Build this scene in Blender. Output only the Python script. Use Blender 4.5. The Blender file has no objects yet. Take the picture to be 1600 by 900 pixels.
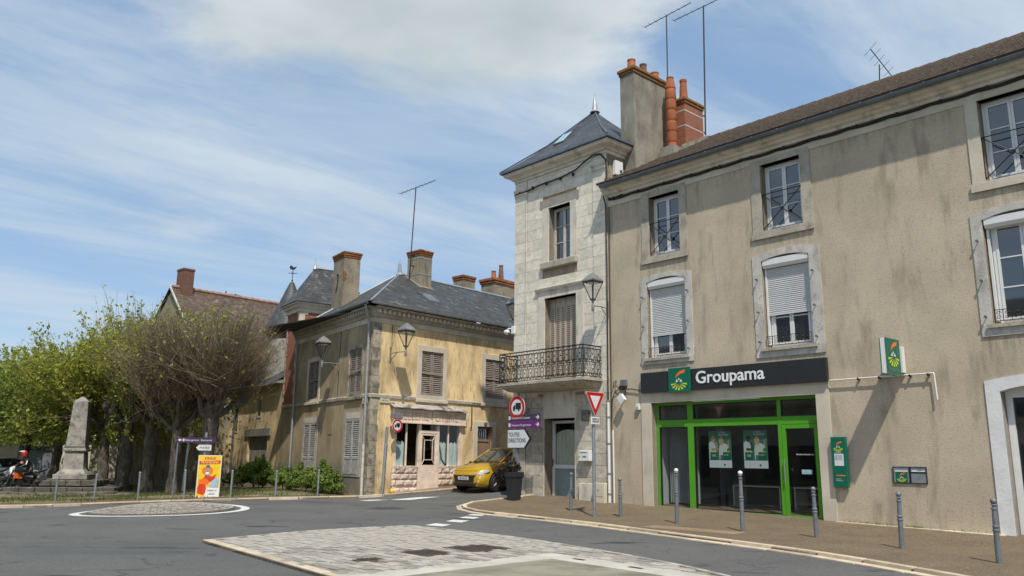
import bpy, bmesh, math, random
import numpy as np
from mathutils import Vector, Matrix
SC = bpy.context.scene
COL = SC.collection
R = random.Random(7)
NR = np.random.RandomState(11)
rad = math.radians

# ------------------------------------------------------------------ camera
cam_d = bpy.data.cameras.new('camera'); cam = bpy.data.objects.new('camera', cam_d); COL.objects.link(cam)
cam_d.lens = 28.27; cam_d.sensor_width = 36; cam_d.clip_end = 5000; cam_d.clip_start = .1
_p, _r = rad(11.98), rad(.65)
_f = Vector((0, math.cos(_p), math.sin(_p))); _u0 = Vector((0, -math.sin(_p), math.cos(_p))); _r0 = Vector((1, 0, 0))
_rv = math.cos(_r)*_r0 + math.sin(_r)*_u0; _uv = -math.sin(_r)*_r0 + math.cos(_r)*_u0
cam.matrix_world = Matrix(((_rv.x, _uv.x, -_f.x, 0), (_rv.y, _uv.y, -_f.y, 0), (_rv.z, _uv.z, -_f.z, 1.45), (0, 0, 0, 1)))
SC.camera = cam
SC.view_settings.view_transform = 'Standard'; SC.view_settings.look = 'None'
SC.view_settings.exposure = 0.20; SC.view_settings.gamma = 1.0
# ------------------------------------------------------------------ sun + sky
SUN_AZ, SUN_EL = 171.0, 56.5          # compass azimuth of the sun (0 = +Y, 90 = +X)
sd = bpy.data.lights.new('sun', 'SUN'); sun = bpy.data.objects.new('sun', sd); COL.objects.link(sun)
sd.energy = 3.75; sd.angle = rad(.9); sd.color = (1, .935, .83)
_sv = Vector((math.sin(rad(SUN_AZ))*math.cos(rad(SUN_EL)), math.cos(rad(SUN_AZ))*math.cos(rad(SUN_EL)), math.sin(rad(SUN_EL))))
sun.rotation_euler = _sv.to_track_quat('Z', 'Y').to_euler(); sun.location = (0, -30, 60)
W = bpy.data.worlds.new('World'); SC.world = W; W.use_nodes = True
def build_world():
    nt = W.node_tree; nt.nodes.clear(); N = nt.nodes.new; L = nt.links.new
    out = N('ShaderNodeOutputWorld'); bg = N('ShaderNodeBackground'); bg.inputs[1].default_value = .098
    L(bg.outputs[0], out.inputs[0])
    sky = N('ShaderNodeTexSky'); sky.sky_type = 'NISHITA'; sky.sun_disc = False
    sky.sun_elevation = rad(SUN_EL); sky.sun_rotation = rad(SUN_AZ); sky.air_density = 1.0; sky.dust_density = .2; sky.ozone_density = 1.6
    tc = N('ShaderNodeTexCoord'); sep = N('ShaderNodeSeparateXYZ'); L(tc.outputs['Generated'], sep.inputs[0])
    def math_(op, a, b=None, clamp=False):
        m = N('ShaderNodeMath'); m.operation = op; m.use_clamp = clamp
        for i, v in enumerate((a, b)):
            if v is None: continue
            if isinstance(v, (int, float)): m.inputs[i].default_value = v
            else: L(v, m.inputs[i])
        return m.outputs[0]
    zz = math_('ADD', math_('MAXIMUM', sep.outputs[2], 0.0), .12)
    u = math_('DIVIDE', sep.outputs[0], zz); v = math_('DIVIDE', sep.outputs[1], zz)
    def uv(rot, sx, sy, ox=0, oy=0):
        c = N('ShaderNodeCombineXYZ'); L(u, c.inputs[0]); L(v, c.inputs[1])
        r = N('ShaderNodeMapping'); r.inputs['Rotation'].default_value = (0, 0, rad(rot)); L(c.outputs[0], r.inputs[0])
        m = N('ShaderNodeMapping'); m.inputs['Scale'].default_value = (sx, sy, 1); m.inputs['Location'].default_value = (ox, oy, 0)
        L(r.outputs[0], m.inputs[0]); return m.outputs[0]
    def noise(vec, scale, detail=5, rough=.55, dist=0.0):
        n = N('ShaderNodeTexNoise'); n.inputs['Scale'].default_value = scale; n.inputs['Detail'].default_value = detail
        n.inputs['Roughness'].default_value = rough; n.inputs['Distortion'].default_value = dist; L(vec, n.inputs['Vector']); return n.outputs['Fac']
    def ramp(fac, lo, hi):
        m = N('ShaderNodeMapRange'); m.interpolation_type = 'SMOOTHSTEP'
        m.inputs[1].default_value = lo; m.inputs[2].default_value = hi; L(fac, m.inputs[0]); return m.outputs[0]
    streak = ramp(noise(uv(-40, .30, 1.35, .4, 1.9), 1.25, 9, .60, .5), .40, .66)
    soft = ramp(noise(uv(-25, .55, 1.2, 3.1, .7), .85, 9, .62, .3), .42, .66)
    thin = math_('MULTIPLY', math_('ADD', math_('MULTIPLY', streak, .72), math_('MULTIPLY', soft, .50)), 1.0, True)
    # a heavier heap of cumulus high above the street
    c = N('ShaderNodeCombineXYZ'); L(u, c.inputs[0]); L(v, c.inputs[1])
    d = N('ShaderNodeVectorMath'); d.operation = 'SUBTRACT'; L(c.outputs[0], d.inputs[0]); d.inputs[1].default_value = (-.12, 1.28, 0)
    d2 = N('ShaderNodeVectorMath'); d2.operation = 'MULTIPLY'; L(d.outputs[0], d2.inputs[0]); d2.inputs[1].default_value = (1.30, 2.0, 0)
    ln = N('ShaderNodeVectorMath'); ln.operation = 'LENGTH'; L(d2.outputs[0], ln.inputs[0])
    blob = math_('SUBTRACT', 1.15, ln.outputs['Value'])
    puff = noise(uv(0, 1, 1, 5.2, 2.2), 2.3, 7, .55, .2)
    cum = ramp(math_('ADD', blob, math_('MULTIPLY', math_('SUBTRACT', puff, .5), 1.9)), .28, .80)
    other = ramp(noise(uv(10, .8, 1, 8.3, 4.4), 1.0, 6, .5, .2), .66, .80)
    heap = math_('MAXIMUM', cum, math_('MULTIPLY', other, .7))
    shade = ramp(noise(uv(0, 1, 1, 1.2, 7.7), 1.5, 4, .5, .1), .3, .7)
    cc = N('ShaderNodeMix'); cc.data_type = 'RGBA'; L(shade, cc.inputs[0]); cc.inputs[6].default_value = (4.3, 4.9, 5.05, 1); cc.inputs[7].default_value = (7.6, 7.9, 7.9, 1)
    skg = N('ShaderNodeMix'); skg.data_type = 'RGBA'; skg.blend_type = 'MULTIPLY'; skg.inputs[0].default_value = 1; L(sky.outputs[0], skg.inputs[6]); skg.inputs[7].default_value = (2.6, 2.45, 2.3, 1)
    m1 = N('ShaderNodeMix'); m1.data_type = 'RGBA'; ev = N('ShaderNodeMix'); ev.data_type = 'RGBA'; ev.inputs[0].default_value = .78; L(skg.outputs[2], ev.inputs[6]); ev.inputs[7].default_value = (2.05, 3.25, 5.0, 1)
    L(thin, m1.inputs[0]); L(ev.outputs[2], m1.inputs[6]); m1.inputs[7].default_value = (5.3, 6.2, 7.0, 1)
    m2 = N('ShaderNodeMix'); m2.data_type = 'RGBA'; L(math_('MULTIPLY', heap, .9), m2.inputs[0]); L(m1.outputs[2], m2.inputs[6]); L(cc.outputs[2], m2.inputs[7])
    L(m2.outputs[2], bg.inputs[0])
build_world()

# ------------------------------------------------------------------ helpers: terrain
OA, ROTA = Vector((4.168, 23.998, 0)), -47.74      # bank + tower row: frame X runs right along the front, Y runs inward
OY = Vector((-5.06, 29.25, 0)); ROTR, ROTL = 47.53, -55.38
def ss(t): t = min(1, max(0, t)); return t*t*(3-2*t)
def gz(x, y):
    b = -.2 if y < 8 else (-.2+(y-8)*.0125 if y < 24 else ((y-24)*.02 if y < 30 else .12))
    xr = (x-OY.x)*.67520+(y-OY.y)*.73763
    return b + .066*min(30, max(0, xr))*ss((x+5.6)/1.2) - .34*ss((-8.5-x)/9.5)*ss((y-16)/8)
ROAD = -.05
class Frame:
    def __init__(s, o, rot):
        s.o = o; s.rot = rad(rot); s.X = Vector((math.cos(s.rot), math.sin(s.rot), 0)); s.Y = Vector((-math.sin(s.rot), math.cos(s.rot), 0))
    def w(s, x, y, z=0): return s.o + s.X*x + s.Y*y + Vector((0, 0, z))
    def g(s, x, y): p = s.w(x, y); return gz(p.x, p.y)
FA, FR, FL = Frame(OA, ROTA), Frame(OY, ROTR), Frame(OY, ROTL)
FW = Frame(Vector((0, 0, 0)), 0)

# ------------------------------------------------------------------ helpers: objects
def thing(name, label, cat, frame=FW, pos=(0, 0, 0), rot=0.0, group=None):
    o = bpy.data.objects.new(name, None); COL.objects.link(o); o.empty_display_size = .2
    o.location = frame.w(*pos); o.rotation_euler = (0, 0, frame.rot + rad(rot))
    o['label'] = label; o['category'] = cat
    if group: o['group'] = group
    return o
def mesh_obj(name, me, mat=None, parent=None):
    o = bpy.data.objects.new(name, me); COL.objects.link(o)
    if mat is not None and not me.materials: me.materials.append(mat)
    if parent is not None: o.parent = parent
    return o
def struct(o, kind='structure'): o['kind'] = kind; return o
def copy_tree(o, parent=None):
    c = o.copy(); COL.objects.link(c)
    if parent is not None: c.parent = parent
    for ch in list(o.children): copy_tree(ch, c)
    return c
class MB:
    def __init__(s): s.v = []; s.f = []
    def add(s, vs, fs):
        b = len(s.v); s.v += [tuple(p) for p in vs]; s.f += [tuple(i+b for i in f) for f in fs]; return s
    def box(s, x0, x1, y0, y1, z0, z1):
        return s.add([(x0, y0, z0), (x1, y0, z0), (x1, y1, z0), (x0, y1, z0), (x0, y0, z1), (x1, y0, z1), (x1, y1, z1), (x0, y1, z1)],
                     [(0, 3, 2, 1), (4, 5, 6, 7), (0, 1, 5, 4), (1, 2, 6, 5), (2, 3, 7, 6), (3, 0, 4, 7)])
    def prism(s, poly, a0, a1, axis='y'):
        n = len(poly); m = {'x': lambda p, a: (a, p[0], p[1]), 'y': lambda p, a: (p[0], a, p[1]), 'z': lambda p, a: (p[0], p[1], a)}[axis]
        return s.add([m(p, a0) for p in poly]+[m(p, a1) for p in poly], [tuple(range(n)), tuple(range(2*n-1, n-1, -1))]+[(i, (i+1) % n, (i+1) % n+n, i+n) for i in range(n)])
    def flat(s, poly, y=0):
        return s.add([(p[0], y, p[1]) for p in poly], [tuple(range(len(poly)))])
    def ring(s, outer, inner, y0, y1, closed=True):
        n = len(outer); vs = [(p[0], y0, p[1]) for p in outer]+[(p[0], y0, p[1]) for p in inner]+[(p[0], y1, p[1]) for p in outer]+[(p[0], y1, p[1]) for p in inner]
        fs = []
        for i in range(n if closed else n-1):
            j = (i+1) % n
            fs += [(i, j, n+j, n+i), (i, 2*n+i, 2*n+j, j), (n+i, n+j, 3*n+j, 3*n+i)]
        if not closed: fs += [(0, n, 3*n, 2*n), (n-1, 3*n-1, 4*n-1, 2*n-1)]
        return s.add(vs, fs)
    def tube(s, pts, r, n=6, caps=True, closed=False):
        pts = [Vector(p) for p in pts]; m = len(pts); rs = r if isinstance(r, (list, tuple)) else [r]*m; vs = []; prev = None
        for i, p in enumerate(pts):
            if closed: t = pts[(i+1) % m]-pts[i-1]
            else: t = pts[min(i+1, m-1)]-pts[max(i-1, 0)]
            if t.length < 1e-9: t = Vector((0, 0, 1))
            t.normalize()
            if prev is None:
                a = Vector((0, 0, 1)) if abs(t.z) < .9 else Vector((1, 0, 0)); u = t.cross(a).normalized()
            else:
                u = prev - t*prev.dot(t)
                u = u.normalized() if u.length > 1e-6 else t.orthogonal().normalized()
            prev = u; w = t.cross(u)
            for k in range(n):
                a = 2*math.pi*k/n; vs.append(p + (u*math.cos(a)+w*math.sin(a))*rs[i])
        fs = []
        for i in range(m if closed else m-1):
            a, b = i*n, ((i+1) % m)*n
            for k in range(n): fs.append((a+k, a+(k+1) % n, b+(k+1) % n, b+k))
        if caps and not closed: fs += [tuple(range(n-1, -1, -1)), tuple(range((m-1)*n, m*n))]
        return s.add(vs, fs)
    def lathe(s, prof, n=12, c=(0, 0, 0), axis='z'):
        vs = []
        for r, h in prof:
            for k in range(n):
                a = 2*math.pi*k/n; x, y = r*math.cos(a), r*math.sin(a)
                vs.append({'z': (c[0]+x, c[1]+y, c[2]+h), 'y': (c[0]+x, c[1]+h, c[2]+y), 'x': (c[0]+h, c[1]+x, c[2]+y)}[axis])
        fs = []
        for i in range(len(prof)-1):
            for k in range(n): fs.append((i*n+k, i*n+(k+1) % n, (i+1)*n+(k+1) % n, (i+1)*n+k))
        fs += [tuple(range(n-1, -1, -1)), tuple(range((len(prof)-1)*n, len(prof)*n))]
        return s.add(vs, fs)
    def loft(s, rings, cap=True, closed=True):
        n = len(rings[0]); vs = [p for r in rings for p in r]; fs = []
        for i in range(len(rings)-1):
            for k in range(n if closed else n-1): fs.append((i*n+k, i*n+(k+1) % n, (i+1)*n+(k+1) % n, (i+1)*n+k))
        if cap and closed: fs += [tuple(range(n-1, -1, -1)), tuple(range((len(rings)-1)*n, len(rings)*n))]
        return s.add(vs, fs)
    def mesh(s, name, mat=None, smooth=False, bevel=0):
        me = bpy.data.meshes.new(name); me.from_pydata(s.v, [], s.f)
        bm = bmesh.new(); bm.from_mesh(me)
        if bevel:
            bmesh.ops.remove_doubles(bm, verts=bm.verts, dist=1e-5)
            es = [e for e in bm.edges if len(e.link_faces) == 2 and e.calc_face_angle(0) > .5]
            bmesh.ops.bevel(bm, geom=es, offset=bevel, segments=1, affect='EDGES', profile=.5)
        bmesh.ops.recalc_face_normals(bm, faces=bm.faces); bm.to_mesh(me); bm.free()
        if smooth:
            me.shade_smooth() if smooth is True else me.shade_smooth()
            if smooth is not True: me.set_sharp_from_angle(angle=rad(smooth))
        if mat: me.materials.append(mat)
        return me
    def build(s, name, mat, parent=None, smooth=False, bevel=0): return mesh_obj(name, s.mesh(name, mat, smooth, bevel), None, parent)
def rect(x0, x1, z0, z1): return [(x0, z0), (x1, z0), (x1, z1), (x0, z1)]
def wall_holes(mb, x0, x1, z0, z1, holes, depth=.25, y=0):
    xs = sorted({x0, x1, *[v for h in holes for v in h[:2]]}); zs = sorted({z0, z1, *[v for h in holes for v in h[2:4]]})
    xs = [v for v in xs if x0 <= v <= x1]; zs = [v for v in zs if z0 <= v <= z1]
    for i in range(len(xs)-1):
        for j in range(len(zs)-1):
            cx, cz = (xs[i]+xs[i+1])/2, (zs[j]+zs[j+1])/2
            if any(h[0] < cx < h[1] and h[2] < cz < h[3] for h in holes): continue
            mb.add([(xs[i], y, zs[j]), (xs[i+1], y, zs[j]), (xs[i+1], y, zs[j+1]), (xs[i], y, zs[j+1])], [(0, 1, 2, 3)])
    for h in holes:
        d = h[4] if len(h) > 4 else depth; a, b, c, e = h[:4]
        mb.add([(a, y, c), (b, y, c), (b, y, e), (a, y, e), (a, y+d, c), (b, y+d, c), (b, y+d, e), (a, y+d, e)], [(0, 4, 5, 1), (1, 5, 6, 2), (2, 6, 7, 3), (3, 7, 4, 0)])
    return mb
def text_mesh(txt, size, ext=.004, bold=0.0, align='LEFT', spacing=1.0, xs=1.0):
    cu = bpy.data.curves.new('lettering', 'FONT'); cu.body = txt; cu.size = size; cu.extrude = ext; cu.offset = bold; cu.align_x = align; cu.space_character = spacing; cu.resolution_u = 3
    o = bpy.data.objects.new('lettering', cu); COL.objects.link(o)
    me = bpy.data.meshes.new_from_object(o.evaluated_get(bpy.context.evaluated_depsgraph_get())) if False else None
    bpy.context.view_layer.update(); me = bpy.data.meshes.new_from_object(o.evaluated_get(bpy.context.evaluated_depsgraph_get()))
    bpy.data.objects.remove(o); bpy.data.curves.remove(cu)
    for v in me.vertices: v.co = Vector((v.co.x*xs, -v.co.z, v.co.y))
    return me
def text(txt, size, mat, parent, pos, name='lettering', **k):
    me = text_mesh(txt, size, **k); me.materials.clear(); me.materials.append(mat)
    o = bpy.data.objects.new(name, me); COL.objects.link(o); o.parent = parent; o.location = pos; return o

# ------------------------------------------------------------------ helpers: materials
class Mt:
    def __init__(s, name):
        s.m = bpy.data.materials.new(name); s.m.use_nodes = True; s.nt = s.m.node_tree; s.b = s.nt.nodes['Principled BSDF']; s.out = s.nt.nodes['Material Output']
        s.tc = None
    def n(s, t, **k):
        o = s.nt.nodes.new(t)
        for a, v in k.items(): setattr(o, a, v)
        return o
    def l(s, a, b): s.nt.links.new(a, b)
    def coord(s, stretch=(1, 1, 1), loc=(0, 0, 0), rnd=0):
        if s.tc is None: s.tc = s.n('ShaderNodeTexCoord')
        mp = s.n('ShaderNodeMapping'); mp.inputs['Scale'].default_value = stretch; mp.inputs['Location'].default_value = loc; s.l(s.tc.outputs['Object'], mp.inputs[0])
        if rnd:
            oi = s.n('ShaderNodeObjectInfo'); ml = s.n('ShaderNodeMath', operation='MULTIPLY'); s.l(oi.outputs['Random'], ml.inputs[0]); ml.inputs[1].default_value = 37.
            cb = s.n('ShaderNodeCombineXYZ'); [s.l(ml.outputs[0], cb.inputs[i]) for i in range(3)]; s.l(cb.outputs[0], mp.inputs['Location'])
        return mp.outputs[0]
    def noise(s, scale, stretch=(1, 1, 1), detail=5, rough=.6, loc=(0, 0, 0), rnd=0):
        n = s.n('ShaderNodeTexNoise'); n.inputs['Scale'].default_value = scale; n.inputs['Detail'].default_value = detail; n.inputs['Roughness'].default_value = rough
        s.l(s.coord(stretch, loc, rnd), n.inputs['Vector']); return n.outputs['Fac']
    def ramp(s, fac, lo, hi, a=0., b=1.):
        m = s.n('ShaderNodeMapRange', interpolation_type='SMOOTHSTEP'); s.l(fac, m.inputs[0])
        for i, v in enumerate((lo, hi, a, b)): m.inputs[i+1].default_value = v
        return m.outputs[0]
    def mul(s, a, b):
        m = s.n('ShaderNodeMath', operation='MULTIPLY')
        for i, v in enumerate((a, b)):
            if isinstance(v, (int, float)): m.inputs[i].default_value = v
            else: s.l(v, m.inputs[i])
        return m.outputs[0]
    def mix(s, fac, a, b, blend='MIX'):
        m = s.n('ShaderNodeMix', data_type='RGBA', blend_type=blend)
        if isinstance(fac, (int, float)): m.inputs[0].default_value = fac
        else: s.l(fac, m.inputs[0])
        for i, v in ((6, a), (7, b)):
            if isinstance(v, (tuple, list)): m.inputs[i].default_value = (*v[:3], 1)
            else: s.l(v, m.inputs[i])
        return m.outputs[2]
    def z(s, z0, z1):
        if s.tc is None: s.tc = s.n('ShaderNodeTexCoord')
        sp = s.n('ShaderNodeSeparateXYZ'); s.l(s.tc.outputs['Object'], sp.inputs[0]); return s.ramp(sp.outputs[2], z0, z1)
def mat(name, col, rough=.8, metal=0., var=.12, vscale=2.5, layers=(), bump=0., bscale=60., brnd=0, rand=0., spec=.5, coat=0., stretch=(1, 1, 1), boxes=None, cracks=False):
    """base colour + broad variation + layers of (colour, scale, stretch, lo, hi, amount[, z-mask]) + fine relief; rand = per-object value spread"""
    t = Mt(name); b = t.b; c = tuple(col)
    if var:
        f = t.noise(vscale, stretch, rnd=brnd); lo = tuple(v*(1-var) for v in col); hi = tuple(min(1, v*(1+var)) for v in col)
        c = t.mix(t.ramp(f, .3, .7), lo, hi)
    for i, ly in enumerate(layers):
        f = t.ramp(t.noise(ly[1], ly[2], loc=(i*3.7, i*1.3, i*5.1), rnd=brnd), ly[3], ly[4])
        f = t.mul(f, ly[5])
        if len(ly) > 6: f = t.mul(f, t.z(*ly[6]))
        c = t.mix(f, c, ly[0])
    if cracks:
        vo = t.n('ShaderNodeTexVoronoi', feature='DISTANCE_TO_EDGE'); vo.inputs['Scale'].default_value = .55
        dn = t.n('ShaderNodeTexNoise'); dn.inputs['Scale'].default_value = 1.6; dn.inputs['Detail'].default_value = 6; t.l(t.coord(), dn.inputs['Vector']); va = t.n('ShaderNodeVectorMath', operation='MULTIPLY_ADD'); t.l(dn.outputs['Color'], va.inputs[0]); va.inputs[1].default_value = (1.1, 1.1, 0); t.l(t.coord(), va.inputs[2]); t.l(va.outputs[0], vo.inputs['Vector'])
        c = t.mix(t.mul(t.mul(t.ramp(vo.outputs['Distance'], .022, .004), t.ramp(t.noise(.32, loc=(4, 9, 0)),   .52, .62)), .55), c, (.022, .022, .022))
    if boxes:
        if t.tc is None: t.tc = t.n('ShaderNodeTexCoord')
        sp = t.n('ShaderNodeSeparateXYZ'); t.l(t.tc.outputs['Object'], sp.inputs[0]); tot = None
        for x0, x1, z0, z1 in boxes[0]:     # dirt washed down from a sill: strongest under it, fading out below
            m_ = t.mul(t.mul(t.ramp(sp.outputs[0], x0-.1, x0+.2), t.ramp(sp.outputs[0], x1+.1, x1-.2)), t.mul(t.ramp(sp.outputs[2], z0, z1), t.ramp(sp.outputs[2], z1+.25, z1)))
            if tot is None: tot = m_
            else:
                a_ = t.n('ShaderNodeMath', operation='MAXIMUM'); t.l(tot, a_.inputs[0]); t.l(m_, a_.inputs[1]); tot = a_.outputs[0]
        c = t.mix(t.mul(t.mul(tot, t.ramp(t.noise(3.5, (3, 3, .35)), .35, .68)), boxes[2]), c, boxes[1])
    if rand:
        oi = t.n('ShaderNodeObjectInfo'); mr = t.n('ShaderNodeMapRange'); t.l(oi.outputs['Random'], mr.inputs[0]); mr.inputs[3].default_value = 1-rand; mr.inputs[4].default_value = 1+rand
        vm = t.n('ShaderNodeVectorMath', operation='SCALE')
        if isinstance(c, tuple): vm.inputs[0].default_value = c
        else: t.l(c, vm.inputs[0])
        t.l(mr.outputs[0], vm.inputs['Scale']); c = vm.outputs[0]
    if isinstance(c, tuple): b.inputs['Base Color'].default_value = (*c, 1)
    else: t.l(c, b.inputs['Base Color'])
    b.inputs['Roughness'].default_value = rough; b.inputs['Metallic'].default_value = metal; b.inputs['Specular IOR Level'].default_value = spec; b.inputs['Coat Weight'].default_value = coat
    if coat: b.inputs['Coat Roughness'].default_value = .06
    if bump:
        bp = t.n('ShaderNodeBump'); bp.inputs['Strength'].default_value = min(1, bump); bp.inputs['Distance'].default_value = .02
        t.l(t.noise(bscale, stretch if max(stretch) > 1 else (1, 1, 1), 3, .6), bp.inputs['Height']); t.l(bp.outputs[0], b.inputs['Normal'])
    return t.m
V1 = (1, 1, 1); STK = (5, 5, .55)
M = {}
SILLS = [(-.3, 1.6, 3.2, 4.3), (3.6, 5.5, 3.2, 4.2), (9.0, 11.0, 3.0, 4.2), (-.2, 1.5, 6.2, 7.4), (3.7, 5.4, 6.5, 7.4), (9.2, 10.9, 6.4, 7.4), (5.5, 9.0, 9.0, 9.6), (1.6, 3.6, 9.0, 9.6), (-1.6, -.2, 8.2, 9.6)]
M['render_grey'] = mat('roughcast_render', (.52, .435, .32), .95, var=.13, vscale=.55, bump=.5, bscale=45, boxes=(SILLS, (.20, .17, .13), .5), layers=[((.30, .25, .18), 19, V1, .52, .68, .5), ((.53, .455, .34), 24, V1, .54, .68, .45), ((.20, .17, .125), 2.4, V1, .62, .70, .5, (.9, .1)),
    ((.30, .245, .175), 1.2, (2.2, 2.2, .5), .50, .72, .75), ((.15, .125, .095), 7.0, (3.2, 3.2, .42), .62, .76, .42), ((.47, .39, .28), .55, V1, .55, .75, .6),
    ((.33, .235, .13), .9, (1, 1, 1.6), .66, .8, .35), ((.25, .20, .145), 26, V1, .55, .75, .45)])
M['limestone'] = mat('limestone', (.58, .515, .41), .9, var=.12, vscale=1.2, bump=.35, bscale=30, layers=[((.25, .215, .165), 2.2, (1.5, 1.5, .6), .55, .78, .6), ((.13, .115, .09), 9, V1, .64, .8, .5)])
M['surround'] = mat('weathered_stone_surround', (.43, .385, .31), .9, var=.15, vscale=1.6, bump=.6, bscale=24, layers=[((.24, .215, .18), 2.6, (1.4, 1.4, .8), .47, .72, .75), ((.10, .09, .075), 7, V1, .58, .74, .55), ((.46, .43, .34), 5, V1, .6, .7, .5)])
M['white_surround'] = mat('painted_stone_surround', (.53, .50, .45), .85, var=.14, vscale=1.5, bump=.4, bscale=22, layers=[((.31, .28, .235), 2.0, (1.5, 1.5, .7), .46, .70, .75), ((.12, .11, .095), 6, V1, .58, .74, .5)])
M['white_door_surround'] = mat('white_painted_surround', (.70, .70, .69), .8, var=.06, vscale=3, bump=.3, bscale=14, layers=[((.42, .42, .41), 3, (1, 1, 2), .55, .8, .5), ((.2, .18, .14), 5, V1, .55, .7, .6, (.5, -.1))])
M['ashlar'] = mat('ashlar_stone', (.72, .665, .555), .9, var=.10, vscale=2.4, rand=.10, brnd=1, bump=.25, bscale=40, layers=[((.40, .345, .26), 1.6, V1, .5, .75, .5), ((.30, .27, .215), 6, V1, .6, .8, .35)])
M['ashlar_low'] = mat('ashlar_stone_lower', (.55, .50, .41), .9, var=.14, vscale=2.0, rand=.12, brnd=1, bump=.3, bscale=40, layers=[((.24, .215, .17), 1.7, V1, .45, .72, .65), ((.15, .135, .11), 5, V1, .6, .78, .5)])  # darker ashlar tone for the courses below the balcony
M['mortar'] = mat('mortar', (.34, .26, .18), .95, var=.2, vscale=4)
M['smooth_stone'] = mat('dressed_stone', (.66, .605, .505), .88, var=.1, vscale=1.5, bump=.2, bscale=30, layers=[((.27, .25, .205), 1.8, (1.5, 1.5, .6), .5, .72, .65), ((.12, .11, .09), 7, V1, .66, .8, .5)])
M['grey_lintel'] = mat('cement_patch', (.29, .275, .235), .92, var=.15, vscale=3, bump=.3, bscale=30)
YL_LAY = [((.42, .31, .165), .8, (1.6, 1.6, .7), .40, .66, .85), ((.16, .13, .085), 4.5, (3, 3, .5), .54, .70, .7), ((.82, .62, .34), .7, V1, .5, .7, .7), ((.21, .185, .135), 1.3, (1, 1, .5), .42, .62, .85, (1.9, .5)), ((.12, .105, .08), 3, (2, 2, 1), .56, .72, .6, (1.2, .1))]
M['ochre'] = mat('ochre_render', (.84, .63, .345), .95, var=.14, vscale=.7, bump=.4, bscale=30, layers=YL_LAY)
M['ochre_shaded'] = mat('ochre_render_shaded', (.40, .315, .195), .95, var=.16, vscale=.7, bump=.4, bscale=30, layers=[((.25, .195, .115), .9, (1.6, 1.6, .6), .40, .66, .85), ((.14, .12, .08), 4, (3.5, 3.5, .45), .55, .74, .65)]+YL_LAY[3:]+[((.21, .195, .165), 1.1, V1, .33, .48, .9, (1.25, .95)), ((.40, .35, .25), 5, V1, .60, .68, .7, (1.6, .4))])  # darker copy of the ochre: long side's shade put into colour, plus stains
M['garage_render'] = mat('garage_render', (.60, .46, .27), .95, var=.2, vscale=.6, bump=.4, bscale=30, layers=YL_LAY+[((.21, .195, .165), 1.1, V1, .33, .48, .9, (1.1, .8))])
M['brown_wall'] = mat('garden_wall_render', (.42, .30, .20), .95, var=.2, vscale=.6, layers=[((.27, .20, .14), 1.2, (1, 1, .6), .45, .7, .7)])
M['quoin_dirty'] = mat('weathered_quoin', (.33, .29, .215), .95, var=.3, vscale=2, rand=.15, brnd=1, bump=.6, bscale=20, layers=[((.10, .09, .075), 3, V1, .45, .65, .8), ((.5, .46, .38), 4, V1, .6, .72, .7)])
M['zinc'] = mat('zinc', (.17, .20, .23), .45, .6, var=.15, vscale=3)
M['zinc_light'] = mat('grey_zinc_pipe', (.36, .38, .39), .5, .4, var=.15, vscale=5)
def slate(name, c, w=.26, h=.13, moss=.0):
    t = Mt(name)
    br = t.n('ShaderNodeTexBrick', offset=.5); br.inputs['Scale'].default_value = 1; br.inputs['Mortar Size'].default_value = .008; br.inputs['Brick Width'].default_value = w; br.inputs['Row Height'].default_value = h
    br.inputs['Color1'].default_value = (c[0]*.62, c[1]*.62, c[2]*.62, 1); br.inputs['Color2'].default_value = (c[0]*1.5, c[1]*1.5, c[2]*1.5, 1); br.inputs['Mortar'].default_value = (c[0]*.45, c[1]*.45, c[2]*.45, 1)
    uvn = t.n('ShaderNodeUVMap'); t.l(uvn.outputs[0], br.inputs['Vector']); c2 = t.mix(t.ramp(t.noise(.9), .35, .75), br.outputs['Color'], tuple(v*.62 for v in c)); c2 = t.mix(.35, br.outputs['Color'], c2)
    if moss: c2 = t.mix(t.mul(t.ramp(t.noise(2.6, detail=7), .56, .7), moss), c2, (.26, .25, .17))
    t.l(c2, t.b.inputs['Base Color']); t.b.inputs['Roughness'].default_value = .55
    bp = t.n('ShaderNodeBump'); bp.inputs['Strength'].default_value = .6; bp.inputs['Distance'].default_value = .012; t.l(br.outputs['Fac'], bp.inputs['Height']); bp.invert = True; t.l(bp.outputs[0], t.b.inputs['Normal'])
    return t.m
M['slate'] = slate('roof_slate', (.060, .064, .070), .24, .16)
M['slate_old'] = slate('old_roof_slate', (.050, .050, .050), .24, .15, .45)
M['tile_brown'] = mat('brown_roof_tile', (.105, .066, .048), .85, var=.25, vscale=2, rand=0, layers=[((.05, .036, .030), 1.2, V1, .5, .7, .6)])
M['tile_old'] = slate('old_clay_tile', (.108, .070, .048), .19, .13, .6)
M['tile_nose'] = mat('painted_lit_tile_edge', (.20, .155, .12), .9, var=.35, vscale=5, stretch=(3, 1, 1))  # paler brown: light caught on the tile edges, put into the colour
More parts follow.
